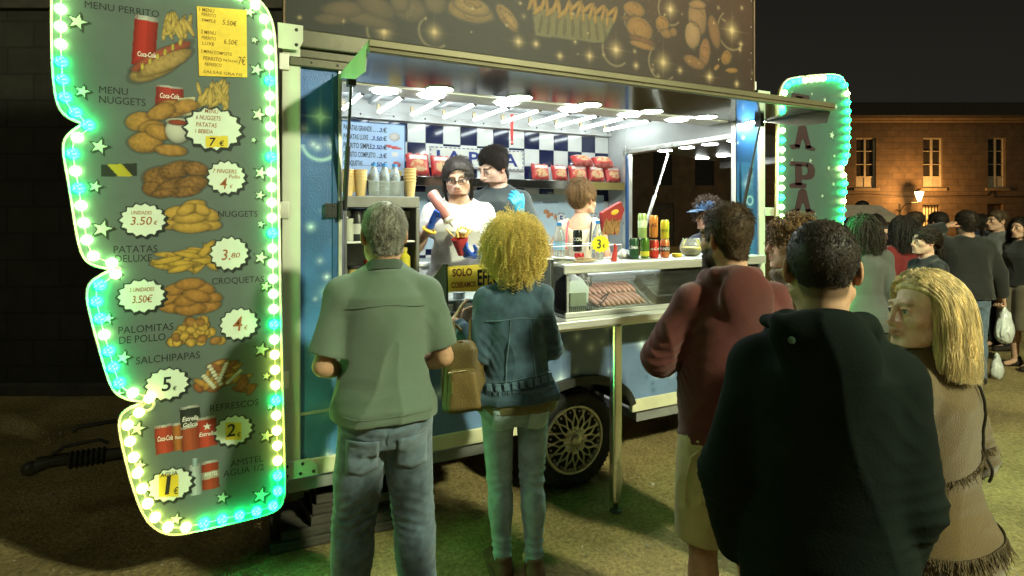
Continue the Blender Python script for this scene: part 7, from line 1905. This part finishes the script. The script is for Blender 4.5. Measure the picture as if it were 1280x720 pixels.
# ---- drinks on the steel top
def drink(px, Y, z, r, h, col, label, txt=None, tcol=None, top=None, band=None):
    x = xat(px, Y); m = mat('can_' + label.split(' can')[0].replace(' ', '_').replace('-', '_'), col, .25, .35, .12, 30)
    b = MB(); b.lathe([(r * .78, 0), (r, .007), (r, h - .012), (r * .82, h)], (x, Y, z), 24); o = own(b, 'drink_can', m, label, 'drink can', 'drink cans stacked on the display case', smooth=True)
    c = MB(); c.lathe([(r * .84, h - .001), (r * .84, h + .002), (r * .76, h + .002), (r * .74, h - .002), (.001, h - .002)], (x, Y, z), 24); c.obj('lid', M_ALU, o, True)
    if band: c = MB(); c.lathe([(r + .0004, h * band[0]), (r + .0004, h * band[1])], (x, Y, z), 24, cap=False); c.obj('label_band', mat('can_band_' + m.name, band[2], .3), o, True)
    if txt:
        c = MB(); ang0 = math.atan2(-Y, -x); V, F = text_geo(txt[0], .02); V = V.copy(); k = txt[1] / .69; V *= k; V[:, 0] -= V[:, 0].mean(); V[:, 1] += h * txt[2]
        if len(txt) > 3: V = np.stack([-(V[:, 1] - h * txt[2]), V[:, 0] + h * .5], 1)
        a = ang0 + V[:, 0] / r; c.add(np.stack([x + (r + .0012) * np.cos(a), Y + (r + .0012) * np.sin(a), z + V[:, 1]], 1), F); c.obj('can_lettering', M_WHITEINK if tcol is None else tcol, o)
    return o
drink(792.5, 2.80, TOPZ, .029, .125, (.03, .09, .04), 'dark green can with black print, bottom left of the stacked cans', ('LIMA', .018, .5)); drink(806, 2.82, TOPZ, .027, .125, (.10, .22, .03), 'leaf green can with a yellow band in the bottom row', None, None, None, (.1, .35, (.6, .55, .05)))
drink(817.5, 2.80, TOPZ, .029, .113, (.60, .05, .035), 'red cola can in the bottom row of the stacked cans', ('Coca-Cola', .016, .45)); drink(831, 2.80, TOPZ, .029, .113, (.62, .20, .07), 'orange can with a black badge in the bottom row', ('FANTA', .018, .42), M_WHITEINK, None, (.35, .65, (.02, .02, .02)))
drink(803, 2.805, TOPZ + .127, .0275, .150, (.42, .60, .20), 'tall pale green can on top of the stacked cans', ('7', .04, .5), None, None, (.42, .72, (.62, .72, .45))); drink(817, 2.805, TOPZ + .1275, .0265, .138, (.72, .26, .06), 'tall orange can in the middle of the upper row', ('KAS', .022, .48), mat('dark_red_ink', (.12, .02, .01), .6)); drink(831, 2.81, TOPZ + .116, .0265, .120, (.68, .62, .05), 'tall yellow can at the right of the upper row', ('LIMON', .012, .4), mat('green_ink', (.1, .2, .02), .6))
drink(722, 2.79, TOPZ + .058, .027, .125, (.015, .018, .018), 'black can leaning in the wire rack beside the yellow price star', ('COLA', .018, .5)); drink(724, 2.74, TOPZ, .028, .055, (.50, .02, .03), 'short red can below the black can in the wire rack')
# water bottles
WL = mat('water_label', (.25, .42, .62), .4, 0, .2, 30)
bottle(xat(699, 2.80), 2.80, TOPZ, 'large water bottle at the left end of the wire rack', 'water bottle', .225, .034, lab=WL); bottle(xat(747, 2.86), 2.86, TOPZ, 'water bottle beside the red fries carton', 'water bottle', .235, .033, lab=WL)
# wire rack
b = MB(); X0, X1, Ya, Yb = xat(689, 2.72), xat(776, 2.72), 2.715, 2.93
for z in (TOPZ + .004, TOPZ + .095): b.tube([(X0, Ya, z), (X1, Ya, z), (X1, Yb, z), (X0, Yb, z)], .0025, 6, close=True)
for x in (X0, X0 + .085, (X0 + X1) / 2 + .02, X1):
    for y in (Ya, Yb): b.tube([(x, y, TOPZ + .002), (x, y, TOPZ + .096)], .0025, 6)
own(b, 'wire_rack', M_STEEL, 'thin wire rack round the bottles and cans on the display case', 'wire rack', smooth=True)
b = MB(); r_ = np.random.default_rng(3)
for i in range(7): b.cbox((xat(702, 2.76) + r_.uniform(-.02, .05), 2.78 + r_.uniform(-.03, .03), TOPZ + .004 + i * .004), (.12, .10, .003), rotm(r_.uniform(-.06, .06), r_.uniform(-.06, .06), r_.uniform(-.5, .5)))
own(b, 'napkin_pile', mat('white_napkin', (.72, .72, .68), .8, 0, .06), 'untidy pile of white napkins in the wire rack', 'napkins')
b = MB()
for i in range(5): b.cbox((xat(727, 2.735) + i * .006, 2.735, TOPZ + .006 + i * .0045), (.12, .07, .0035), rotm(0, R(3 * i - 5), R(6 * i - 10)))
own(b, 'paper_bag_pile', mat('kraft_bag', (.55, .42, .27), .85, 0, .15), 'small pile of brown paper bags behind the yellow price star', 'paper bags')
# yellow price star
p3 = at_plane(751, 305, 2.69); b = MB(); st_ = [((u - p3.x) * 1.25 + p3.x, v) for u, v in star_poly(p3.x, p3.z, .052, 14, .82, .1)]; b.prism(st_, 2.692, 2.6945); ps = own(b, 'price_star', mat('fluorescent_yellow_card', (.85, .75, .02), .6), 'fluorescent yellow star-shaped price card reading 3 euros', 'price card')
b = MB(); put_text(b, '3', p3.x - .012, p3.z - .024, .050, 2.6905, align='c', bold=.02); put_text(b, '€', p3.x + .022, p3.z - .022, .022, 2.6905, align='c', bold=.01); b.obj('price_figure', mat('green_black_ink', (.03, .06, .02), .6), ps)
b = MB(); q = at_plane(768.5, 308, 2.685); b.tube([(q.x - .004, 2.69, TOPZ + .002), (q.x + .004, 2.69, TOPZ + .05), (q.x + .010, 2.69, TOPZ + .085), (q.x + .002, 2.69, TOPZ + .10)], [.018, .013, .009, .006], 8); own(b, 'red_clip', mat('red_plastic'), 'small red plastic clip standing beside the yellow price star', 'clip', smooth=True)
# red fries carton standing up
pc = [at_plane(*q_, 2.84) for q_ in ((753, 293), (769, 293), (779, 262), (775, 252), (764, 258), (751, 266))]; b = MB(); b.prism([(p_.x, p_.z) for p_ in pc], 2.825, 2.86); fc = own(b, 'fries_carton', mat('red_card', (.28, .018, .018), .5, 0, .1), 'large red fries carton standing behind the wire rack', 'fries carton', bevel=.003)
b = MB(); r_ = np.random.default_rng(8)
for i in range(15): x_ = pc[0].x + (pc[1].x - pc[0].x) * (i / 14); b.cbox((x_ + .016 * (i / 14), 2.8215, pc[0].z + .045 + r_.uniform(-.01, .012)), (.0075, .004, .085), rotm(0, r_.uniform(-.1, .3), 0))
b.obj('printed_fries', mat('printed_fries_brown', (.30, .15, .05), .6, 0, .4, 60), fc); b = MB(); b.ell((pc[4].x + .015, 2.8235, pc[4].z - .035), (.03, .003, .016), rotm(0, -.3, 0)); b.obj('printed_badge', mat('yellow_print', (.65, .4, .04), .5), fc)
# bowl of lemon slices, yellow dish
q = xat(864, 2.84); b = MB(); b.lathe([(.030, 0), (.055, .006), (.075, .04), (.076, .06), (.062, .095), (.056, .108), (.060, .115)], (q, 2.84, TOPZ), 28, cap=False); bw = own(b, 'glass_bowl', PLASTIC, 'round glass bowl half full of yellow lemon sauce', 'glass bowl', smooth=True); b = MB(); b.lathe([(.028, .004), (.053, .009), (.0715, .04), (.071, .056), (.001, .058)], (q, 2.84, TOPZ), 26); b.obj('lemon_sauce', mat('lemon_yellow', (.75, .58, .05), .5, 0, .15, 40), bw, True)
q = xat(846, 2.80); b = MB(); b.lathe([(.022, 0), (.030, .004), (.034, .022), (.001, .024)], (q, 2.80, TOPZ), 20); own(b, 'yellow_dish', mat('yellow_plastic', (.72, .52, .03), .4), 'small yellow dish between the cans and the glass bowl', 'dish', smooth=True)
b = MB(); q = xat(781, 2.86); F_ = Field((q - .06, 2.80, TOPZ - .005), (q + .06, 2.92, TOPZ + .07), .004); F_.ell((q, 2.86, TOPZ + .02), (.045, .035, .025)); F_.ell((q - .01, 2.86, TOPZ + .04), (.025, .022, .022)); F_.whole(lambda X, Y, Z: .008 * snoise(X, Y, Z, seed=3, octv=2, f=70), 'off'); V_, Q_ = F_.nets(); o = np_mesh('crumpled_wrap', V_, Q_, mat('white_wrap', (.66, .66, .62), .6)); tag(o, 'crumpled white wrapping beside the fries carton and cans', 'wrapping')

# ---- inside the case: tilted trays of sausages and boxes, basket, paper packet
TA = R(29); TM = rotm(TA)
def tray(x0, x1, label):
    b = MB(); L = .25; o = ((x0 + x1) / 2, 2.715, CZ + .022); w = (x1 - x0) / 2
    b.box(-w, w, 0, L, 0, .004, TM, o)
    for q_ in ((-w, -w + .004, 0, L), (w - .004, w, 0, L), (-w + .0042, w - .0042, 0, .004), (-w + .0042, w - .0042, L - .004, L)): b.box(*q_, .0042, .016, TM, o)
    return own(b, 'steel_tray', M_STEEL, label, 'tray', 'tilted trays in the display case', bevel=.001), o
t1, o1 = tray(1.90, 2.30, 'tilted steel tray of raw sausages in the display case')
SAUS = mat('raw_sausage', (.56, .27, .22), .3, 0, .15, 30, .1, 60, coat=.3); s0 = None; r_ = np.random.default_rng(12)
for row in range(2):
    for i in range(10):
        c = np.array((-.170 + i * .0365 + .012 * row, .062 + row * .115, .021)); 
        if s0 is None:
            b = MB(); n = 9; b.tube([(-.030 * (t - .5) * 1.2, .115 * (t - .5), .004 * math.sin(t * PI)) for t in np.linspace(0, 1, n)], [.004, .0125, .0145, .0145, .0145, .0145, .0145, .0125, .004], 10); s0 = own(b, 'sausage', SAUS, 'pink raw sausage lying on the tilted steel tray', 'sausage', 'raw sausages on the tray', smooth=True); o = s0
        else: o = copy_tree(s0)
        q_ = TM @ c + np.array(o1); o.location = q_; o.rotation_euler = (TA, 0, r_.uniform(-.06, .06)); o['label'] = 'pink raw sausage in the %s row on the tilted tray' % ('front', 'back')[row]
t2, o2 = tray(2.32, 2.92, 'tilted steel tray of clear lidded food boxes in the display case')
FOOD = mat('fried_pieces', (.58, .36, .11), .7, 0, .4, 60); k_ = 0
labs = ('clear lidded box of fried food, front left on the tray', 'clear lidded box of fried food, front middle on the tray', 'clear lidded box of fried food, front right on the tray', 'clear lidded box of fried food, back left on the tray', 'clear lidded box of fried food, back middle on the tray', 'clear lidded box of fried food, back right on the tray')
for row in range(2):
    for i in range(3):
        c = np.array((-.19 + i * .17, .065 + row * .118, .006)); q_ = TM @ c + np.array(o2)
        b = MB(); b.box(-.072, .072, -.05, .05, 0, .003, TM, q_)
        for z_ in ((-.072, -.070, -.05, .05), (.070, .072, -.05, .05), (-.0698, .0698, -.05, -.048), (-.0698, .0698, .048, .05)): b.box(*z_, .0032, .05, TM, q_)
        bx = own(b, 'food_box', PLASTIC, labs[k_], 'food box', 'clear food boxes on the tray'); k_ += 1
        b = MB(); b.box(-.075, .075, -.053, .053, .0502, .055, TM, q_); b.box(-.06, .06, -.04, .04, .0552, .059, TM, q_); b.obj('lid', glass_mat('frosted_lid', (.92, .95, .92), .28, .15), bx, bevel=.001)
        b = MB()
        for j in range(16): cc = TM @ (np.array((r_.uniform(-.055, .055), r_.uniform(-.036, .036), .012 + r_.uniform(0, .02)))) + q_; b.ell(cc, (.016, .012, .011), rotm(r_.uniform(0, 3), 0, r_.uniform(0, 3)), 8, 6)
        b.obj('fried_food', FOOD, bx, True)
b = MB(); X0, X1 = 1.742, 1.935; Ya, Yb = 2.71, 2.83
for z in (CZ + .014, CZ + .055): b.tube([(X0, Ya, z), (X1, Ya, z), (X1, Yb, z), (X0, Yb, z)], .003, 6, close=True)
for i in range(15): x = X0 + (X1 - X0) * i / 14; b.tube([(x, Ya, CZ + .055), (x, Ya, CZ + .014), (x, Yb, CZ + .014), (x, Yb, CZ + .055)], .0022, 5)
b.tube([(X1 - .01, Ya, CZ + .05), (X1 + .03, Ya - .004, CZ + .07), (X1 + .075, Ya, CZ + .115), (X1 + .085, Ya + .03, CZ + .11), (X1 + .04, Ya + .05, CZ + .07), (X1 - .01, Yb, CZ + .055)], .004, 6); own(b, 'wire_basket', M_BLACKP, 'black wire basket with a looped handle in the display case', 'basket', smooth=True)
b = MB(); b.box(1.765, 1.875, 2.735, 2.81, CZ + .02, CZ + .13); pk = own(b, 'paper_packet', mat('olive_card', (.30, .32, .22), .7), 'olive card box with white paper sticking out, in the black basket', 'paper box', bevel=.003); b = MB(); b.prism([(1.757, CZ + .125), (1.895, CZ + .06), (1.90, CZ + .15), (1.86, CZ + .20), (1.80, CZ + .235), (1.765, CZ + .19)], 2.745, 2.80); b.obj('white_paper', mat('white_napkin'), pk, bevel=.006)
F_ = Field((1.86, 2.82, CZ), (2.04, 2.96, CZ + .26), .006); F_.ell((1.95, 2.89, CZ + .12), (.065, .045, .11)); F_.whole(lambda X, Y, Z: .010 * snoise(X, Y, Z, seed=8, octv=2, f=55), 'off'); F_.whole(lambda X, Y, Z: CZ + .014 - Z, 'int'); V_, Q_ = F_.nets(); c_ = np.where((snoise(V_[:, 0], V_[:, 1], V_[:, 2], seed=2, octv=2, f=150) > .05)[:, None], np.array((.52, .50, .42)), np.array((.12, .11, .08)))
o = np_mesh('printed_paper', V_, Q_, mat('printed_wrap', attr='col', rough=.7), None, True, c_); tag(o, 'crumpled paper with dark print behind the black basket', 'wrapping paper')
b = MB(); X0 = xat(838, 2.93); X1 = xat(872, 2.93); zb = 1.30
for k in range(4): b.tube([(X0, 2.90, zb + .018 * k), (X1, 2.90, zb + .018 * k), (X1, 2.97, zb + .018 * k), (X0, 2.97, zb + .018 * k)], .002, 5, close=True)
for i in range(12): x = X0 + (X1 - X0) * i / 11; b.tube([(x, 2.90, zb + .055), (x, 2.90, zb), (x, 2.97, zb), (x, 2.97, zb + .055)], .0018, 5)
b.tube([(X0 + .02, 2.90, zb + .05), (X0 - .03, 2.80, zb + .03), (X0 - .05, 2.745, zb + .01)], .005, 6); own(b, 'frying_basket', M_BLACKP, 'dark wire frying basket hanging inside the right of the display case', 'frying basket', smooth=True)

# ---- held things
a = SELLER.arms['R']; hand = wpt(SELLER, a['wr'] + a['fw'] * .085 + a['n'] * .030); cr_ = np.array((CT, -ST, 0)); fwv = np.array((ST, CT, 0))
ax = nrm(cr_ * .52 - fwv * .18 + np.array((0, 0, -.80))); u = nrm(np.cross(ax, (0, 1, 0))); v = np.cross(ax, u); MM = np.stack([u, v, ax], 1)
b = MB(); b.lathe([(.029, -.125), (.033, -.12), (.033, .035), (.030, .055)], hand, 22, MM); sb = own(b, 'sauce_bottle', mat('translucent_pink_sauce', (.40, .16, .13), .3, 0, .12, 10, coat=.4), 'brownish pink squeeze bottle in the blue-gloved hand of the seller', 'sauce bottle', smooth=True)
b = MB(); b.lathe([(.034, .0552), (.034, .072), (.012, .082), (.004, .115), (.001, .116)], hand, 20, MM); b.obj('nozzle', mat('white_nozzle', (.7, .66, .6), .4), sb, True)
a = SELLER.arms['L']; hand = wpt(SELLER, a['wr'] + a['fw'] * .075 + a['n'] * .035); hand = hand + np.array((0, 0, .02)) - cr_ * .03
b = MB(); b.lathe([(.026, -.055), (.048, .045), (.046, .045), (.025, -.05)], hand, 18, rotm(.15, -.25)); fcn = own(b, 'fries_cup', mat('red_printed_card', (.38, .03, .03), .5, 0, .3, 25), 'red card cup of fries held by the seller in the white T-shirt', 'fries cup', smooth=True)
b = MB(); r_ = np.random.default_rng(9)
for i in range(26):
    d_ = nrm((r_.normal(0, .45), r_.normal(0, .45), 1)); c_ = hand + np.array((r_.uniform(-.03, .03), r_.uniform(-.03, .03), .045)); b.tube([c_, c_ + d_ * r_.uniform(.03, .07)], .0048, 4)
b.obj('fries', mat('golden_fries', (.68, .46, .12), .6, 0, .2, 40), fcn); b = MB(); b.ell(hand + np.array((.012, -.01, .075)), (.028, .024, .016)); b.obj('mayonnaise', mat('pale_sauce', (.75, .66, .5), .4), fcn, True)

# ---- brown backpack handbag on the woman's arm
bag = empty('backpack', label='brown leather backpack handbag hanging from the curly-haired woman\'s arm', cat='handbag')
LEA = mat('olive_brown_leather', (.10, .07, .022), .5, 0, .25, 9, .3, 120); LEA2 = mat('worn_brown_leather', (.13, .09, .03), .5, 0, .25, 9, .3, 120)
bc = np.array(at_depth(579, 470, 2.60)); BM = rotm(0, R(-4), R(-24)); 
def sdf_box(F_, c, hx, hy, hz, r, M):
    def fn(X, Y, Z):
        x, y, z = X - c[0], Y - c[1], Z - c[2]; l = [M[0][i] * x + M[1][i] * y + M[2][i] * z for i in range(3)]
        tap = 1 - .18 * np.clip(l[2] / hz, -1, 1); q = [np.abs(l[0]) / tap - hx + r, np.abs(l[1]) / tap - hy + r, np.abs(l[2]) - hz + r]
        return np.sqrt(sum(np.clip(t, 0, None) ** 2 for t in q)) + np.minimum(np.maximum(np.maximum(q[0], q[1]), q[2]), 0) - r
    F_.whole(fn, 'add', .01)
D_ = .22
F_ = Field(bc - D_, bc + D_, .006); sdf_box(F_, bc, .092, .05, .160, .045, BM); F_.whole(lambda X, Y, Z: .0035 * snoise(X, Y, Z, seed=5, octv=2, f=26), 'off'); V_, Q_ = F_.nets(); np_mesh('bag_body', V_, Q_, LEA, bag)
F_ = Field(bc - D_, bc + D_, .006); sdf_box(F_, bc + BM @ np.array((.0, -.052, -.045)), .070, .024, .092, .024, BM); F_.whole(lambda X, Y, Z: .002 * snoise(X, Y, Z, seed=6, octv=2, f=30), 'off'); V_, Q_ = F_.nets(); np_mesh('front_pocket', V_, Q_, LEA2, bag)
b = MB(); W_ = lambda *q_: bc + BM @ np.array(q_)
b.tube([W_(-.06, -.068, .035), W_(0, -.074, .042), W_(.06, -.068, .035)], .003, 6); b.tube([W_(-.045, -.081, .0), W_(-.047, -.083, -.05)], .005, 6); b.obj('zip', mat('brass_zip', (.4, .33, .15), .35, .9), bag, True)
arm = wpt(LADY, LADY.arms['L']['el'] * .6 + LADY.arms['L']['wr'] * .4)
b = MB(); b.tube([W_(-.03, .0, .145), W_(-.03, .01, .24), arm + np.array((-.03, -.0, .045)), arm + np.array((.03, .03, .045)), W_(.05, .02, .24), W_(.04, .0, .145)], .009, 8); b.tube([W_(.06, .05, -.15), W_(.10, .06, -.02), W_(.06, .055, .14)], .010, 8); b.obj('strap', LEA, bag, True)
b = MB(); b.tube([W_(-.099, -.02, -.15), W_(-.095, -.02, 0), W_(-.076, -.02, .13), W_(0, -.02, .162), W_(.076, -.02, .13), W_(.095, -.02, 0), W_(.099, -.02, -.15)], .0035, 6); b.obj('piping', LEA2, bag, True)
rebase(bag, tuple(bc - np.array((0, 0, .178))))

# ---- plastic carrier bags in the crowd
def carrier(label, c, s, seed):
    F_ = Field(np.array(c) - (.17, .14, .26), np.array(c) + (.17, .14, .22), .008); c = np.array(c)
    F_.ell(c + np.array((0, 0, -.06)) * s, np.array((.115, .075, .13)) * s, .03); F_.ell(c + np.array((0, 0, .03)) * s, np.array((.075, .05, .12)) * s, .04); F_.cap(c + np.array((0, 0, .08)) * s, c + np.array((0, 0, .20)) * s, .035 * s, .016 * s, .03)
    F_.whole(lambda X, Y, Z: .010 * (1 - 2 * np.abs(snoise(X * 1.6, Y * 1.6, Z * .6, seed=seed, octv=2, f=40))), 'off'); V_, Q_ = F_.nets(); o = np_mesh('carrier_bag', V_, Q_, mat('white_polythene', (.62, .64, .62), .3, 0, .1, 9, trans=.1)); tag(o, label, 'plastic bag')
    return o
h_ = wpt(BAGMAN, BAGMAN.arms['R']['wr'] + BAGMAN.arms['R']['fw'] * .08)
carrier('white plastic carrier bag hanging from the hand of the man in jeans', h_ + np.array((.0, -.01, -.20)), 1.0, 3); carrier('small white plastic bag behind the knees of the man in jeans', at_depth(1246, 457, 5.9), .75, 5)
# ================================================================ light and camera
w = bpy.data.worlds.new('World'); scene.world = w; w.use_nodes = True
nt = w.node_tree; bg = nt.nodes['Background']
sky = nt.nodes.new('ShaderNodeTexSky'); sky.sky_type = 'NISHITA'; sky.sun_disc = False; sky.sun_elevation = R(35); sky.sun_rotation = R(200)
hsv = nt.nodes.new('ShaderNodeHueSaturation'); hsv.inputs['Saturation'].default_value = 0.0
mul = nt.nodes.new('ShaderNodeMix'); mul.data_type = 'RGBA'; mul.blend_type = 'MULTIPLY'; mul.inputs['Factor'].default_value = 1
mul.inputs[7].default_value = (1.0, .92, .72, 1)      # town glow in the night air
nt.links.new(sky.outputs['Color'], hsv.inputs['Color']); nt.links.new(hsv.outputs['Color'], mul.inputs[6]); nt.links.new(mul.outputs[2], bg.inputs['Color'])
bg.inputs['Strength'].default_value = .0016
sun = bpy.data.lights.new('sun', 'SUN'); sun.energy = SUN_E; sun.angle = R(20); sun.color = (.95, 1.0, .62)
so = bpy.data.objects.new('sun', sun); COL.objects.link(so)
# from behind the viewer and to the right
dv = Vector((-(-.30) * CT + .6 * ST, -.30 * ST + .6 * CT, -.74))
so.rotation_euler = dv.to_track_quat('-Z', 'Y').to_euler()
cam = bpy.data.cameras.new('camera'); co = bpy.data.objects.new('camera', cam); COL.objects.link(co)
co.location = (0, 0, EYE); co.rotation_euler = (R(90), 0, -TH)
cam.sensor_width = 36; cam.lens = 36 * FPX / 1280; cam.shift_y = -(360 - HZ) / 1280; cam.clip_end = 2000; cam.clip_start = .05
scene.camera = co
scene.view_settings.view_transform = 'Standard'; scene.view_settings.look = 'None'; scene.view_settings.exposure = .75; scene.view_settings.gamma = 1
scene.cycles.use_denoising = True
scene.cycles.max_bounces = 6; scene.cycles.diffuse_bounces = 3; scene.cycles.glossy_bounces = 3; scene.cycles.transmission_bounces = 4; scene.cycles.transparent_max_bounces = 10
scene.cycles.sample_clamp_indirect = 4; scene.cycles.caustics_reflective = False; scene.cycles.caustics_refractive = False
